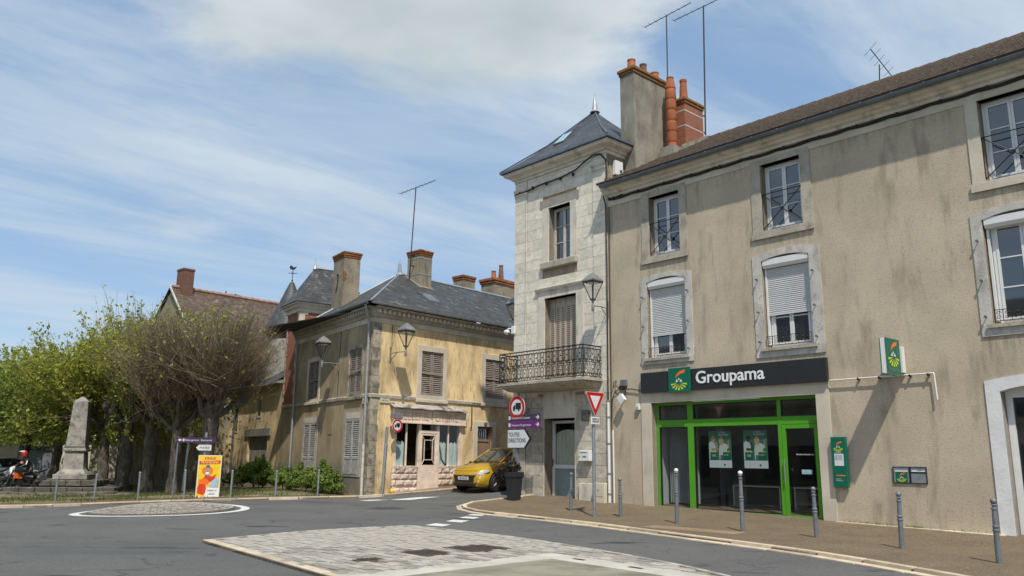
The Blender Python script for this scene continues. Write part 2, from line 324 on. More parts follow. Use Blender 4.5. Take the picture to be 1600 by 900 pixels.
def brick(name, c1, c2, mo, bw=.22, bh=.065, ms=.009):
    t = Mt(name); br = t.n('ShaderNodeTexBrick', offset=.5); br.inputs['Scale'].default_value = 1
    for k, v in (('Mortar Size', ms), ('Brick Width', bw), ('Row Height', bh)): br.inputs[k].default_value = v
    for k, v in (('Color1', c1), ('Color2', c2), ('Mortar', mo)): br.inputs[k].default_value = (*v, 1)
    if t.tc is None: t.tc = t.n('ShaderNodeTexCoord')
    sp = t.n('ShaderNodeSeparateXYZ'); t.l(t.tc.outputs['Object'], sp.inputs[0]); ad = t.n('ShaderNodeMath', operation='ADD'); t.l(sp.outputs[0], ad.inputs[0]); t.l(sp.outputs[1], ad.inputs[1])
    cb = t.n('ShaderNodeCombineXYZ'); t.l(ad.outputs[0], cb.inputs[0]); t.l(sp.outputs[2], cb.inputs[1]); t.l(cb.outputs[0], br.inputs['Vector'])
    t.l(t.mix(t.mul(t.ramp(t.noise(3), .45, .75), .5), br.outputs['Color'], tuple(v*.5 for v in c1)), t.b.inputs['Base Color']); t.b.inputs['Roughness'].default_value = .9
    bp = t.n('ShaderNodeBump', invert=True); bp.inputs['Strength'].default_value = .5; bp.inputs['Distance'].default_value = .01; t.l(br.outputs['Fac'], bp.inputs['Height']); t.l(bp.outputs[0], t.b.inputs['Normal'])
    return t.m
M['brick_red'] = brick('red_brick', (.36, .105, .045), (.28, .08, .035), (.22, .16, .12))
M['brick_dark'] = brick('dark_red_brick', (.20, .075, .045), (.15, .055, .035), (.16, .12, .09))
M['brick_cap'] = mat('lichened_brick', (.25, .085, .035), .95, var=.3, vscale=9, rand=.2, bump=.6, bscale=25, layers=[((.36, .18, .03), 6, V1, .5, .66, .8), ((.07, .05, .035), 5, V1, .55, .7, .7)])
M['brick_cap2'] = mat('orange_lichened_brick', (.28, .12, .04), .95, var=.3, vscale=9, rand=.15, bump=.6, bscale=25, layers=[((.20, .15, .05), 6, V1, .48, .64, .7), ((.07, .05, .035), 5, V1, .6, .72, .7)])
M['ridge_old'] = mat('old_ridge_tile', (.30, .17, .12), .9, var=.25, vscale=4)
M['terracotta'] = mat('terracotta', (.37, .115, .045), .8, var=.18, vscale=5, rand=.12, bump=.2, bscale=20, layers=[((.24, .08, .035), 4, V1, .55, .75, .6)])
M['terracotta_dark'] = mat('sooty_terracotta', (.20, .105, .07), .9, var=.3, vscale=6, layers=[((.06, .05, .045), 4, (1, 1, .5), .45, .7, .8)])
M['chimney_cement'] = mat('chimney_cement', (.255, .235, .19), .95, var=.22, vscale=1.2, bump=.4, bscale=25, layers=[((.12, .11, .09), 1.6, (1.6, 1.6, .5), .45, .7, .7), ((.36, .33, .27), 2.5, V1, .55, .75, .5)])
M['chimney_old'] = mat('old_chimney_render', (.27, .23, .165), .95, var=.22, vscale=1.6, bump=.5, bscale=22, layers=[((.12, .10, .075), 2, (1.5, 1.5, .6), .5, .72, .75)])
M['white_pvc'] = mat('white_window_frame', (.72, .72, .71), .45, var=.04, vscale=3)
M['old_white'] = mat('old_white_paint', (.52, .50, .45), .7, var=.15, vscale=6, layers=[((.25, .23, .2), 8, V1, .55, .7, .6)])
M['shutter_grey'] = mat('roller_shutter', (.56, .57, .57), .5, var=.05, vscale=2)
M['shutter_old'] = mat('weathered_shutter', (.27, .225, .19), .85, var=.2, vscale=4, stretch=(1, 1, 3), layers=[((.15, .095, .075), 3, V1, .5, .72, .6), ((.42, .39, .35), 6, V1, .58, .7, .5)])
M['shutter_pale'] = mat('pale_weathered_shutter', (.40, .385, .35), .85, var=.18, vscale=5, layers=[((.24, .22, .19), 3, V1, .5, .72, .6)])
M['slot'] = mat('shutter_slot_shadow_gap', (.10, .08, .065), .9, var=0)
M['shutter_brown'] = mat('taupe_metal_shutter', (.50, .42, .33), .6, var=.08, vscale=2, layers=[((.17, .12, .085), 3, (1, 1, .5), .6, .78, .5)])
M['green'] = mat('green_aluminium', (.085, .33, .02), .3, var=.04, vscale=3, coat=.2)
M['dark_green'] = mat('dark_green_sign', (.0, .125, .075), .4, var=.03, vscale=2)
M['orange'] = mat('orange_print', (.85, .17, .02), .5, var=0)
M['lime'] = mat('lime_print', (.62, .68, .03), .5, var=0)
M['white'] = mat('white_print', (.80, .80, .80), .5, var=0)
M['black_sign'] = mat('black_fascia', (.022, .023, .024), .4, var=.1, vscale=1.5)
M['black'] = mat('black_paint', (.015, .015, .016), .5, var=0)
M['iron'] = mat('black_iron', (.022, .021, .021), .55, .3, var=.25, vscale=9)
M['cable'] = mat('black_cable', (.02, .02, .02), .6, var=0)
M['grey_paint'] = mat('grey_painted_steel', (.17, .19, .21), .5, .2, var=.14, vscale=4, layers=[((.09, .085, .08), 14, V1, .60, .72, .6), ((.26, .27, .28), 7, V1, .62, .75, .5)])
M['galv'] = mat('galvanised_steel', (.30, .34, .37), .42, .5, var=.15, vscale=7)
M['lamp_grey'] = mat('lantern_grey', (.22, .22, .215), .55, .2, var=.12, vscale=6)
M['lamp_frame'] = mat('lantern_frame', (.07, .07, .07), .5, .3, var=.1, vscale=6)
M['red'] = mat('red_sign', (.50, .008, .012), .4, var=0)
M['sign_white'] = mat('white_sign', (.68, .70, .71), .45, var=.03)
M['purple'] = mat('purple_sign', (.14, .022, .17), .4, var=.03)
M['purple_dark'] = mat('dark_purple_sign', (.06, .032, .085), .4, var=.03)
M['pink'] = mat('faded_pink_paint', (.76, .62, .51), .85, var=.12, vscale=3, layers=[((.36, .24, .17), 4, V1, .56, .74, .6), ((.62, .5, .4), 7, V1, .6, .7, .5)])
M['pink_dark'] = mat('rubbed_pink_letters', (.55, .41, .33), .9, var=.2, vscale=8)
M['pink_stone'] = mat('pink_rusticated_stone', (.62, .50, .41), .92, var=.18, vscale=6, rand=.12, brnd=1, bump=.9, bscale=14, layers=[((.27, .21, .165), 5, V1, .5, .7, .6)])
M['wood_grey'] = mat('weathered_plank', (.22, .205, .18), .9, var=.2, vscale=3, stretch=(6, 6, .6), rand=.12)
M['wood_brown'] = mat('old_brown_door', (.25, .165, .115), .85, var=.25, vscale=3, stretch=(6, 6, .7), layers=[((.12, .08, .06), 3, V1, .5, .7, .6)])
M['curtain'] = mat('faded_curtain', (.60, .68, .68), .95, var=.16, vscale=2.5, stretch=(5, 5, .6))
M['glass_reflection'] = mat('painted_door_reflection', (.74, .71, .58), .95, var=.15, vscale=3, stretch=(6, 6, .5))  # cream that stands in for the pale reflection in the tower door glass
M['dark_room'] = mat('dark_interior', (.035, .034, .032), .9, var=.2)
M['room_wall'] = mat('office_interior', (.50, .52, .52), .9, var=.05)
M['room_floor'] = mat('office_floor', (.22, .21, .20), .6, var=.1)
M['plastic_white'] = mat('white_plastic', (.74, .74, .72), .4, var=.03)
M['cream_box'] = mat('cream_cabinet', (.60, .54, .40), .6, var=.07, vscale=3, layers=[((.35, .31, .23), 4, V1, .6, .78, .4)])
M['planter'] = mat('black_planter', (.022, .024, .028), .5, var=.1)
M['rust'] = mat('rusty_cover', (.075, .05, .042), .8, .2, var=.25, vscale=9, bump=.4, bscale=40)
M['rusty_tin'] = mat('rusty_tin_awning', (.42, .39, .35), .8, .1, var=.2, vscale=3, layers=[((.10, .065, .05), 1.3, V1, .48, .58, .95)])
M['bark'] = mat('bark', (.115, .098, .078), .95, var=.35, vscale=5, bump=1., bscale=16, stretch=(1, 1, .5), layers=[((.035, .028, .022), 6, (2, 2, .6), .5, .65, .8), ((.17, .16, .12), 3, V1, .6, .72, .5)])
M['bark_pale'] = mat('pale_bark', (.22, .195, .165), .95, var=.3, vscale=4, bump=1., bscale=14, layers=[((.07, .06, .05), 5, V1, .5, .65, .8)])
M['twig'] = mat('bare_twig', (.20, .155, .105), .9, var=.2, vscale=1.5, layers=[((.27, .21, .15), .5, V1, .5, .7, .6)])
M['twig_green'] = mat('budding_twig', (.20, .18, .08), .9, var=.2, vscale=1.5)
def leafmat(name, c1, c2, trans=.35):
    t = Mt(name); g = t.n('ShaderNodeNewGeometry'); f = t.mix(t.ramp(g.outputs['Random Per Island'], 0, 1), c1, c2)
    f = t.mix(t.mul(t.ramp(t.noise(.7, detail=2), .4, .65), .5), f, tuple(v*.6 for v in c1))
    t.l(f, t.b.inputs['Base Color']); t.b.inputs['Roughness'].default_value = .6
    tr = t.n('ShaderNodeBsdfTranslucent'); t.l(f, tr.inputs[0]); ms = t.n('ShaderNodeMixShader'); ms.inputs[0].default_value = trans
    t.l(t.b.outputs[0], ms.inputs[1]); t.l(tr.outputs[0], ms.inputs[2]); t.l(ms.outputs[0], t.out.inputs[0]); return t.m
M['leaf_spring'] = leafmat('spring_leaf', (.28, .31, .035), (.46, .48, .075), .5)
M['leaf_fresh'] = leafmat('fresh_leaf', (.19, .29, .04), (.34, .42, .08), .5)
M['leaf_bush'] = leafmat('hedge_leaf', (.16, .24, .04), (.28, .36, .07), .45)
M['leaf_dark'] = leafmat('conifer_leaf', (.012, .022, .014), (.02, .035, .02), .1)
M['leaf_plum'] = leafmat('plum_leaf', (.03, .03, .02), (.06, .055, .03), .15)
M['flower'] = leafmat('red_flower', (.20, .02, .03), (.30, .05, .06), .2)
M['grass'] = leafmat('grass_blade', (.08, .10, .02), (.15, .16, .04), .3)
M['asphalt'] = mat('asphalt', (.112, .112, .106), .92, cracks=True, var=.12, vscale=.35, bump=.8, bscale=45, layers=[((.165, .165, .155), 24, V1, .54, .66, .6), ((.040, .042, .043), 20, V1, .55, .66, .6),((.125, .125, .12), 160, V1, .55, .75, .5), ((.055, .057, .06), 90, V1, .6, .75, .6), ((.07, .074, .077), .22, (.7, 2, 1), .52, .70, .55), ((.036, .038, .040), .55, (.8, 2.2, 1), .585, .65, .85), ((.045, .047, .05), 1.6, (.8, 3.2, 1), .66, .72, .7), ((.125, .125, .12), .5, (.6, 2.5, 1), .62, .75, .4)])
M['gravel_pave'] = mat('brown_aggregate', (.155, .115, .068), .95, var=.15, vscale=.8, bump=1., bscale=40, layers=[((.31, .245, .165), 26, V1, .54, .64, .75), ((.06, .044, .03), 22, V1, .56, .66, .75),((.30, .235, .16), 75, V1, .56, .68, .7), ((.06, .042, .027), 60, V1, .57, .7, .75), ((.105, .08, .055), 1.1, V1, .5, .7, .5)])
M['pale_pad'] = mat('tan_aggregate', (.27, .19, .12), .95, var=.12, vscale=2, bump=.5, bscale=90)
M['kerb'] = mat('cream_kerb_stone', (.53, .44, .32), .85, var=.16, vscale=3, rand=.20, brnd=1, layers=[((.33, .275, .20), 5, V1, .55, .75, .5)])
M['marking'] = mat('worn_road_paint', (.62, .62, .59), .8, var=.08, vscale=6, layers=[((.17, .17, .165), 14, V1, .60, .70, .75)])
M['paver'] = mat('grey_paver', (.36, .33, .285), .9, var=.16, vscale=6, rand=.30, brnd=1, bump=.35, bscale=45, layers=[((.22, .20, .175), 4, V1, .52, .75, .5)])
M['joint'] = mat('sandy_joint', (.10, .085, .065), .95, var=.3, vscale=8)
M['concrete'] = mat('pale_concrete', (.48, .455, .39), .9, var=.12, vscale=2, bump=.25, bscale=50, layers=[((.30, .285, .235), 3, V1, .5, .75, .5)])
M['slab_moss'] = mat('mossy_slab', (.25, .23, .175), .92, var=.15, vscale=1.6, bump=.3, bscale=40, layers=[((.14, .125, .085), 1.1, (1, 2, 1), .45, .7, .8), ((.33, .31, .24), 1.6, V1, .55, .75, .5)])
M['dirt'] = mat('verge_dirt', (.235, .19, .12), .95, var=.2, vscale=1.2, bump=.5, bscale=40, layers=[((.10, .115, .035), .9, V1, .42, .6, .85), ((.33, .28, .2), 1.6, V1, .58, .72, .6)])
M['verge'] = mat('verge_gravel', (.20, .145, .095), .95, var=.2, vscale=1.5, bump=.5, bscale=60)
M['land'] = mat('land', (.10, .11, .05), .95, var=.3, vscale=.05)
M['old_stone'] = mat('grey_monument_stone', (.30, .285, .25), .92, var=.25, vscale=2.2, bump=.8, bscale=20, layers=[((.10, .095, .085), 3.2, V1, .48, .68, .75), ((.45, .43, .37), 5, V1, .55, .7, .6)])
M['monument_dark'] = mat('mossy_step_stone', (.115, .105, .085), .95, var=.35, vscale=2, bump=.9, bscale=14, layers=[((.04, .04, .032), 4, V1, .5, .66, .8), ((.25, .235, .19), 4, V1, .58, .7, .6)])
M['car_yellow'] = mat('yellow_car_paint', (.52, .315, .012), .3, .15, var=0, coat=.8)
M['car_white'] = mat('white_car_paint', (.55, .56, .57), .3, .0, var=0, coat=.6)
M['car_glass'] = mat('car_glass', (.04, .05, .05), .03, var=0, spec=1.)
M['tyre'] = mat('tyre', (.016, .016, .017), .8, var=0)
M['rim'] = mat('alloy_rim', (.16, .16, .17), .35, .8, var=0)
M['headlight'] = mat('headlight', (.62, .66, .70), .12, .3, var=0, coat=1)
M['moto_orange'] = mat('orange_fairing', (.65, .10, .015), .3, var=0, coat=.6)
M['leather'] = mat('black_riding_leather', (.018, .018, .02), .5, var=.2, vscale=9)
M['helmet_red'] = mat('red_helmet', (.50, .02, .025), .2, var=0, coat=1)
M['chrome'] = mat('silver_metal', (.5, .5, .5), .25, .9, var=0)
M['skin'] = mat('skin', (.45, .27, .19), .6, var=0)
M['hair_dark'] = mat('dark_print', (.06, .04, .035), .7, var=0)
M['hair_blond'] = mat('blond_print', (.50, .34, .16), .7, var=0)
M['shirt'] = mat('pale_shirt_print', (.55, .60, .58), .7, var=0)
M['denim'] = mat('blue_print', (.09, .14, .20), .7, var=0)
M['poster_green'] = mat('green_poster', (.05, .17, .105), .5, var=0)
M['yellow'] = mat('yellow_print', (.85, .55, .02), .5, var=.1, vscale=8)
M['magenta'] = mat('magenta_print', (.55, .02, .14), .5, var=0)
M['red_print'] = mat('red_print', (.65, .05, .02), .5, var=.2, vscale=12)
M['blue_print'] = mat('pale_blue_print', (.35, .50, .58), .5, var=.2, vscale=12)
M['frost'] = mat('frosted_glass', (.22, .29, .28), .35, var=.12, vscale=1.2)
def glassmat(name, tint, refl=.12, rough=.02):
    t = Mt(name); t.nt.nodes.remove(t.b); tr = t.n('ShaderNodeBsdfTransparent'); tr.inputs[0].default_value = (*tint, 1); gl = t.n('ShaderNodeBsdfGlossy'); gl.inputs['Roughness'].default_value = rough
    lw = t.n('ShaderNodeLayerWeight'); lw.inputs[0].default_value = .5; pw = t.n('ShaderNodeMath', operation='POWER'); t.l(lw.outputs['Facing'], pw.inputs[0]); pw.inputs[1].default_value = 4.; ad = t.n('ShaderNodeMath', operation='MULTIPLY_ADD', use_clamp=True); t.l(pw.outputs[0], ad.inputs[0]); ad.inputs[1].default_value = .9; ad.inputs[2].default_value = .06+refl
    ms = t.n('ShaderNodeMixShader'); t.l(ad.outputs[0], ms.inputs[0]); t.l(tr.outputs[0], ms.inputs[1]); t.l(gl.outputs[0], ms.inputs[2]); t.l(ms.outputs[0], t.out.inputs[0]); return t.m
M['shop_glass'] = glassmat('shop_glass', (.80, .84, .83), .0)
M['lamp_glass'] = glassmat('lantern_glass', (.95, .95, .95), .0, .05)
M['pane'] = mat('window_pane', (.018, .022, .026), .03, var=0, spec=1.)
M['pane'].node_tree.nodes['Principled BSDF'].inputs['IOR'].default_value = 1.75

# ================================================================== GROUND
def inpoly(x, y, p):
    c = False; j = len(p)-1
    for i in range(len(p)):
        if (p[i][1] > y) != (p[j][1] > y) and x < (p[j][0]-p[i][0])*(y-p[i][1])/(p[j][1]-p[i][1])+p[i][0]: c = not c
        j = i
    return c
def grid_sheet(name, m, x0, x1, y0, y1, st, dz):
    nx, ny = int((x1-x0)/st), int((y1-y0)/st); vs = []; fs = []
    for j in range(ny+1):
        for i in range(nx+1):
            x, y = x0+i*st, y0+j*st; vs.append((x, y, gz(x, y)+dz))
    for j in range(ny):
        for i in range(nx): a = j*(nx+1)+i; fs.append((a, a+1, a+nx+2, a+nx+1))
    mb = MB(); mb.v = vs; mb.f = fs; return struct(mb.build(name, m, smooth=True))
g_ = MB(); g_.add([(-2500, -2500, -1.2), (2500, -2500, -1.2), (2500, 2500, -1.2), (-2500, 2500, -1.2)], [(0, 1, 2, 3)]); struct(g_.build('ground', M['land']))
grid_sheet('road', M['asphalt'], -60, 40, -16, 80, .8, ROAD)
def poly_sheet(name, m, poly, dz, st=.5, parent=None, skirt=.12, kind='structure'):
    """a polygon laid over the terrain: cut on a grid so that it follows it, with a low skirt at its rim"""
    bm = bmesh.new(); vs = [bm.verts.new((p[0], p[1], 0)) for p in poly]; bm.faces.new(vs)
    bmesh.ops.triangulate(bm, faces=bm.faces[:])
    xs = [p[0] for p in poly]; ys = [p[1] for p in poly]
    for a, lo, hi in ((0, min(xs), max(xs)), (1, min(ys), max(ys))):
        k = lo+st
        while k < hi:
            co = [0, 0, 0]; co[a] = k; no = [0, 0, 0]; no[a] = 1
            bmesh.ops.bisect_plane(bm, geom=bm.verts[:]+bm.edges[:]+bm.faces[:], plane_co=co, plane_no=no); k += st
    be = [e for e in bm.edges if e.is_boundary]
    if skirt:
        ex = bmesh.ops.extrude_edge_only(bm, edges=be); low = {v for v in ex['geom'] if isinstance(v, bmesh.types.BMVert)}
    else: low = set()
    for v in bm.verts: v.co.z = gz(v.co.x, v.co.y)+dz-(skirt if v in low else 0)
    bmesh.ops.recalc_face_normals(bm, faces=bm.faces)
    me = bpy.data.meshes.new(name); bm.to_mesh(me); bm.free()
    if me.polygons and sum(p.normal.z*p.area for p in me.polygons) < 0: me.flip_normals()
    me.materials.append(m); o = mesh_obj(name, me, None, parent)
    if kind: o['kind'] = kind
    return o
KERB = [(9.0, 5.5), (8.1, 8.0), (7.45, 9.8), (6.79, 11.17), (6.49, 12.16), (6.07, 13.22), (5.56, 14.47), (4.84, 15.69), (3.95, 17.01), (2.90, 18.59), (2.04, 19.86), (1.04, 21.14), (.10, 22.19), (-.63, 23.0), (-1.10, 23.82), (-1.38, 24.6), (-1.47, 25.43), (-1.40, 26.12), (-1.12, 26.6), (-.64, 26.85), (.04, 27.25), (.9, 28.0), (2.2, 29.3), (4.0, 31.0)]
pv = thing('pavement', 'brown aggregate pavement in front of the bank with a double row of cream kerb stones', 'pavement'); del pv['label'], pv['category']; pv['kind'] = 'structure'
blw = [FA.w(13.5, 0), FA.w(-6.0, 0), FA.w(-6.0, 4)]
pave_poly = KERB + [(p.x+.4, p.y+.4) for p in (FA.w(-5.7, 4), FA.w(-5.7, .4), FA.w(13.5, .4))]
poly_sheet('paving', M['gravel_pave'], pave_poly, 0, parent=pv, kind=None)
def resample(pl, step):
    P = [Vector(p) for p in pl]; L = [0]
    for a, b in zip(P[:-1], P[1:]): L.append(L[-1]+(b-a).length)
    n = max(1, round(L[-1]/step)); out = []
    for k in range(n+1):
        d = L[-1]*k/n; i = 0
        while i < len(P)-2 and L[i+1] < d: i += 1
        out.append(P[i].lerp(P[i+1], min(1, (d-L[i])/max(1e-9, L[i+1]-L[i]))))
    return out
def kerb_row(pl, w0, w1, dz0, dz1, step, m, parent, name='kerb_stone', gap=.018):
    pts = resample(pl, step); n = len(pts)
    for i in range(n-1):
        a, b = pts[i], pts[i+1]; d = b-a
        if d.length < .05 or d.length > step*1.5: continue
        t0 = (pts[min(i+1, n-1)]-pts[max(i-1, 0)]).normalized(); t1 = (pts[min(i+2, n-1)]-pts[i]).normalized()
        n0, n1 = Vector((-t0.y, t0.x)), Vector((-t1.y, t1.x)); a2, b2 = a+d.normalized()*gap, b-d.normalized()*gap; mb = MB()
        q = [a2+n0*w0, b2+n1*w0, b2+n1*w1, a2+n0*w1]
        mb.loft([[(p.x, p.y, gz(p.x, p.y)+dz0) for p in q], [(p.x, p.y, gz(p.x, p.y)+dz1) for p in q]]); mb.build(name, m, parent, bevel=.006)
_k2 = [Vector(p) for p in KERB]
kerb_row(_k2, -.13, .0, -.2, .028, 1.0, M['kerb'], pv)
kerb_row(_k2, .006, .19, -.2, -.028, 1.0, M['kerb'], pv, 'gutter_stone')
poly_sheet('paving_patch', M['pale_pad'], [(3.45, 19.75), (5.22, 18.3), (4.78, 17.78), (3.05, 19.28)], .004, parent=pv, skirt=0, kind=None)
# far side: verge with kerb, then trodden park ground
FAR = [(-40, 26.0), (-30, 27.0), (-22, 27.2), (-18.2, 27.25), (-16.2, 27.15), (-14.6, 26.95), (-13.0, 26.7), (-11.6, 26.5), (-10.2, 26.5), (-8.8, 26.95), (-7.43, 27.8), (-6.06, 28.45), (-5.26, 28.88), (-4.69, 29.25), (-4.03, 29.55), (-3.40, 29.85), (-2.5, 30.4), (-1.6, 31.2), (.2, 33.1), (3, 36.1)]
vg = thing('verge', 'x', 'y'); del vg['label'], vg['category']; vg['kind'] = 'structure'
poly_sheet('verge_surface', M['verge'], FAR + [(p.x, p.y) for p in (FR.w(12, .3), FR.w(.3, .3), FL.w(-9, .3), FL.w(-40, .3))] + [(-60, 50), (-60, 27)], 0, st=1.0, parent=vg, kind=None)
kerb_row([Vector(p) for p in FAR], .0, .14, -.2, .03, 1.0, M['kerb'], vg)
park = [(-60, 28.6), (-30, 28.3), (-18, 28.4), (-14, 28.15), (-11, 27.75), (-9.2, 28.0), (-7.6, 28.9), (-6.2, 29.45)] + [(p.x, p.y) for p in (FL.w(-1.0, .3), FL.w(-40, .3))] + [(-60, 62)]
poly_sheet('park_ground', M['dirt'], park, .012, st=1.0, skirt=0)
# mini roundabout
RC = (-9.75, 23.45)
def circ(r, n=48, c=RC): return [(c[0]+r*math.cos(2*math.pi*k/n), c[1]+r*math.sin(2*math.pi*k/n)) for k in range(n)]
ra = thing('mini_roundabout', 'x', 'y'); del ra['label'], ra['category']; ra['kind'] = 'structure'
mb = MB(); o_, i_ = circ(2.33, 64), circ(2.09, 64)
mb.loft([[(p[0], p[1], gz(*p)+ROAD+.006) for p in o_], [(p[0], p[1], gz(*p)+ROAD+.006) for p in i_]], cap=False); mb.build('painted_ring', M['marking'], ra)
mb = MB(); mb.loft([[(p[0], p[1], gz(*p)+ROAD+h) for p in circ(r)] for r, h in ((1.93, -.02), (1.9, .03), (1.5, .09), (1.0, .135), (.5, .16), (.02, .165))]); mb.build('dome', M['joint'], ra, smooth=True)
mb = MB()
for k in range(12):
    r = .1+k*.15; n = max(4, int(2*math.pi*r/.155))
    for q in range(n):
        a0 = 2*math.pi*(q+.06)/n+k*.4; a1 = 2*math.pi*(q+.94)/n+k*.4; hz = .165*(1-(r/2.05)**2)+.012+R.uniform(-.008, .008)
        P = [(RC[0]+rr*math.cos(a), RC[1]+rr*math.sin(a)) for rr, a in ((r, a0), (r+.137, a0), (r+.137, a1), (r, a1))]
        mb.loft([[(p[0], p[1], gz(*p)+ROAD-.02) for p in P], [(p[0], p[1], gz(*p)+ROAD+hz) for p in P]])
struct(mb.build('setts', M['paver'], ra), 'stuff')
# paved traffic island
ISL = [(-5.73, 15.69), (-5.03, 16.66), (-4.07, 17.85), (-3.31, 18.37), (-2.81, 18.73), (-2.22, 19.02), (-1.34, 18.31), (.06, 16.96), (.67, 16.22), (1.23, 15.45), (2.01, 14.33), (2.76, 13.02), (3.17, 12.04), (3.7, 9.8), (4.0, 7.0), (.5, 8.5), (-2.41, 11.58), (-2.82, 12.07), (-4.09, 13.64)]
ti = thing('traffic_island', 'x', 'y'); del ti['label'], ti['category']; ti['kind'] = 'structure'
poly_sheet('bed', M['joint'], ISL, -.008, parent=ti, kind=None)
kerb_row([Vector(p) for p in ((-.2, 9.0), (-2.41, 11.58), (-2.82, 12.07), (-4.09, 13.64), (-5.73, 15.69))], -.17, .0, -.2, .012, 1.25, M['kerb'], ti)
kerb_row([Vector(p) for p in ISL[:13]], -.09, .0, -.2, .006, .24, M['paver'], ti, 'edging_sett', .004)
SLAB = (4.88, -9.08, 5.38, -9.60)     # concrete frame corner, inner corner (bank frame)
def man(c): return [FA.X.dot(Vector((*c, 0))-FA.o), FA.Y.dot(Vector((*c, 0))-FA.o)]
holes_ = [(3.18, 3.86, -11.02, -10.42), (3.12, 3.93, -10.02, -9.22), (3.52, 3.80, -12.12, -11.72)]
pm = MB().box(0, 1, 0, 1, 0, 1).mesh('paver', M['paver'], bevel=.03); cand = []
i = 0; Y = -13.6
while Y < -7.4:
    X = -3 + (i % 2)*.13
    while X < 11.5:
        p = FA.w(X+.13, Y+.085)
        ok = inpoly(p.x, p.y, ISL) and all(inpoly(*(FA.w(X+a, Y+b)).xy, ISL) for a, b in ((-.03, -.03), (.29, -.03), (.29, .2), (-.03, .2)))
        if ok and not (X+.13 > SLAB[0] and Y+.085 < SLAB[1]) and not any(h[0]-.06 < X+.13 < h[1]+.06 and h[2]-.05 < Y+.085 < h[3]+.05 for h in holes_): cand.append((p.y, X, Y))
        X += .262
    Y += .172; i += 1
cand.sort(); stuff = MB()
for k, (d, X, Y) in enumerate(cand):
    dz = R.uniform(-.007, .006); p = FA.w(X, Y); z = gz(p.x, p.y)
    if k < 250:
        o = bpy.data.objects.new('paver', pm); COL.objects.link(o); o.parent = ti; o.location = (p.x, p.y, z-.07+dz); o.rotation_euler = (R.uniform(-.02, .02), R.uniform(-.02, .02), FA.rot+R.uniform(-.025, .025)); o.scale = (R.uniform(.238, .252), R.uniform(.150, .162), .08)
    else:
        a = [FA.w(X+u, Y+v) for u, v in ((0, 0), (.25, 0), (.25, .16), (0, .16))]; stuff.loft([[(q.x, q.y, gz(q.x, q.y)-.05) for q in a], [(q.x, q.y, gz(q.x, q.y)+.008+dz) for q in a]])
struct(stuff.build('far_pavers', M['paver'], ti), 'stuff')
def fa_plate(name, m, x0, x1, y0, y1, z0, z1, parent):
    c = [FA.w(x, y) for x, y in ((x0, y0), (x1, y0), (x1, y1), (x0, y1))]; c = [q for q in c]
    return MB().loft([[(q.x, q.y, gz(q.x, q.y)+z0) for q in c], [(q.x, q.y, gz(q.x, q.y)+z1) for q in c]]).build(name, m, parent)
for x0, x1, y0, y1 in ((SLAB[0], 8.3, SLAB[3], SLAB[1]), (SLAB[0], SLAB[2], -13.2, SLAB[3]-.004)): fa_plate('concrete_strip', M['concrete'], x0, x1, y0, y1, -.1, .014, ti)
fa_plate('mossy_slab', M['slab_moss'], SLAB[2]+.004, 7.9, -13, SLAB[3]-.004, -.1, .010, ti)
for (x0, x1, y0, y1) in ((5.6, 5.85, -9.36, -9.27), (6.75, 7.0, -9.36, -9.27)): fa_plate('lifting_slot', M['black'], x0, x1, y0, y1, .0, .018, ti)
for k, (h, lb) in enumerate(zip(holes_, ('rusty square manhole cover nearest the mossy slab on the paved island', 'largest rusty manhole cover set in the paved island', 'smallest dark drain cover in the grey pavers of the island'))):
    t = thing('manhole_cover', lb, 'manhole cover', FA, ((h[0]+h[1])/2, (h[2]+h[3])/2, 0), group='manhole covers in the paved island'); t.location.z = gz(t.location.x, t.location.y)
    w, d = (h[1]-h[0])/2, (h[3]-h[2])/2; MB().box(-w, w, -d, d, -.06, .006).build('cover', M['rust'], t)
    fr = MB(); fr.loft([[(x*s, y*s2, z) for x, y in ((-w, -d), (w, -d), (w, d), (-w, d))] for s, s2, z in ((1.0, 1.0, .0), (1.0, 1.0, .010), (1+.035/w, 1+.035/d, .010), (1+.035/w, 1+.035/d, -.05))], cap=False); fr.build('cover_frame', M['joint'], t)
    st = MB()
    for a in range(6): st.box(-w*.9, w*.9, -d*.85+a*d*.32, -d*.85+a*d*.32+.03, .006, .012)
    st.build('tread_ribs', M['rust'], t)
# painted markings
def mark(name, pts, label_parent=None):
    mb = MB(); mb.add([(p[0], p[1], gz(*p)+ROAD+.006) for p in pts], [tuple(range(len(pts)))]); return struct(mb.build(name, M['marking']))
for q in ([(-1.98, 19.63), (-1.77, 20.12), (-1.38, 19.83), (-1.55, 19.36)], [(-1.58, 20.68), (-1.42, 21.2), (-1.0, 20.95), (-1.17, 20.42)], [(-1.32, 21.75), (-1.16, 22.2), (-.78, 21.95), (-.91, 21.5)], [(-1.15, 22.62), (-1.02, 23.0), (-.66, 22.82), (-.76, 22.42)]): mark('give_way_dash', q)
for q in ([(-5.06, 27.75), (-4.4, 28.35), (-4.03, 28.2), (-4.67, 27.55)], [(-4.08, 28.11), (-3.12, 28.75), (-2.38, 28.65), (-3.37, 28.01)]): mark('crossing_stripe', q)
mark('edge_line', [(-24, 26.2), (-15.2, 26.6), (-15.0, 26.45), (-24, 26.0)])

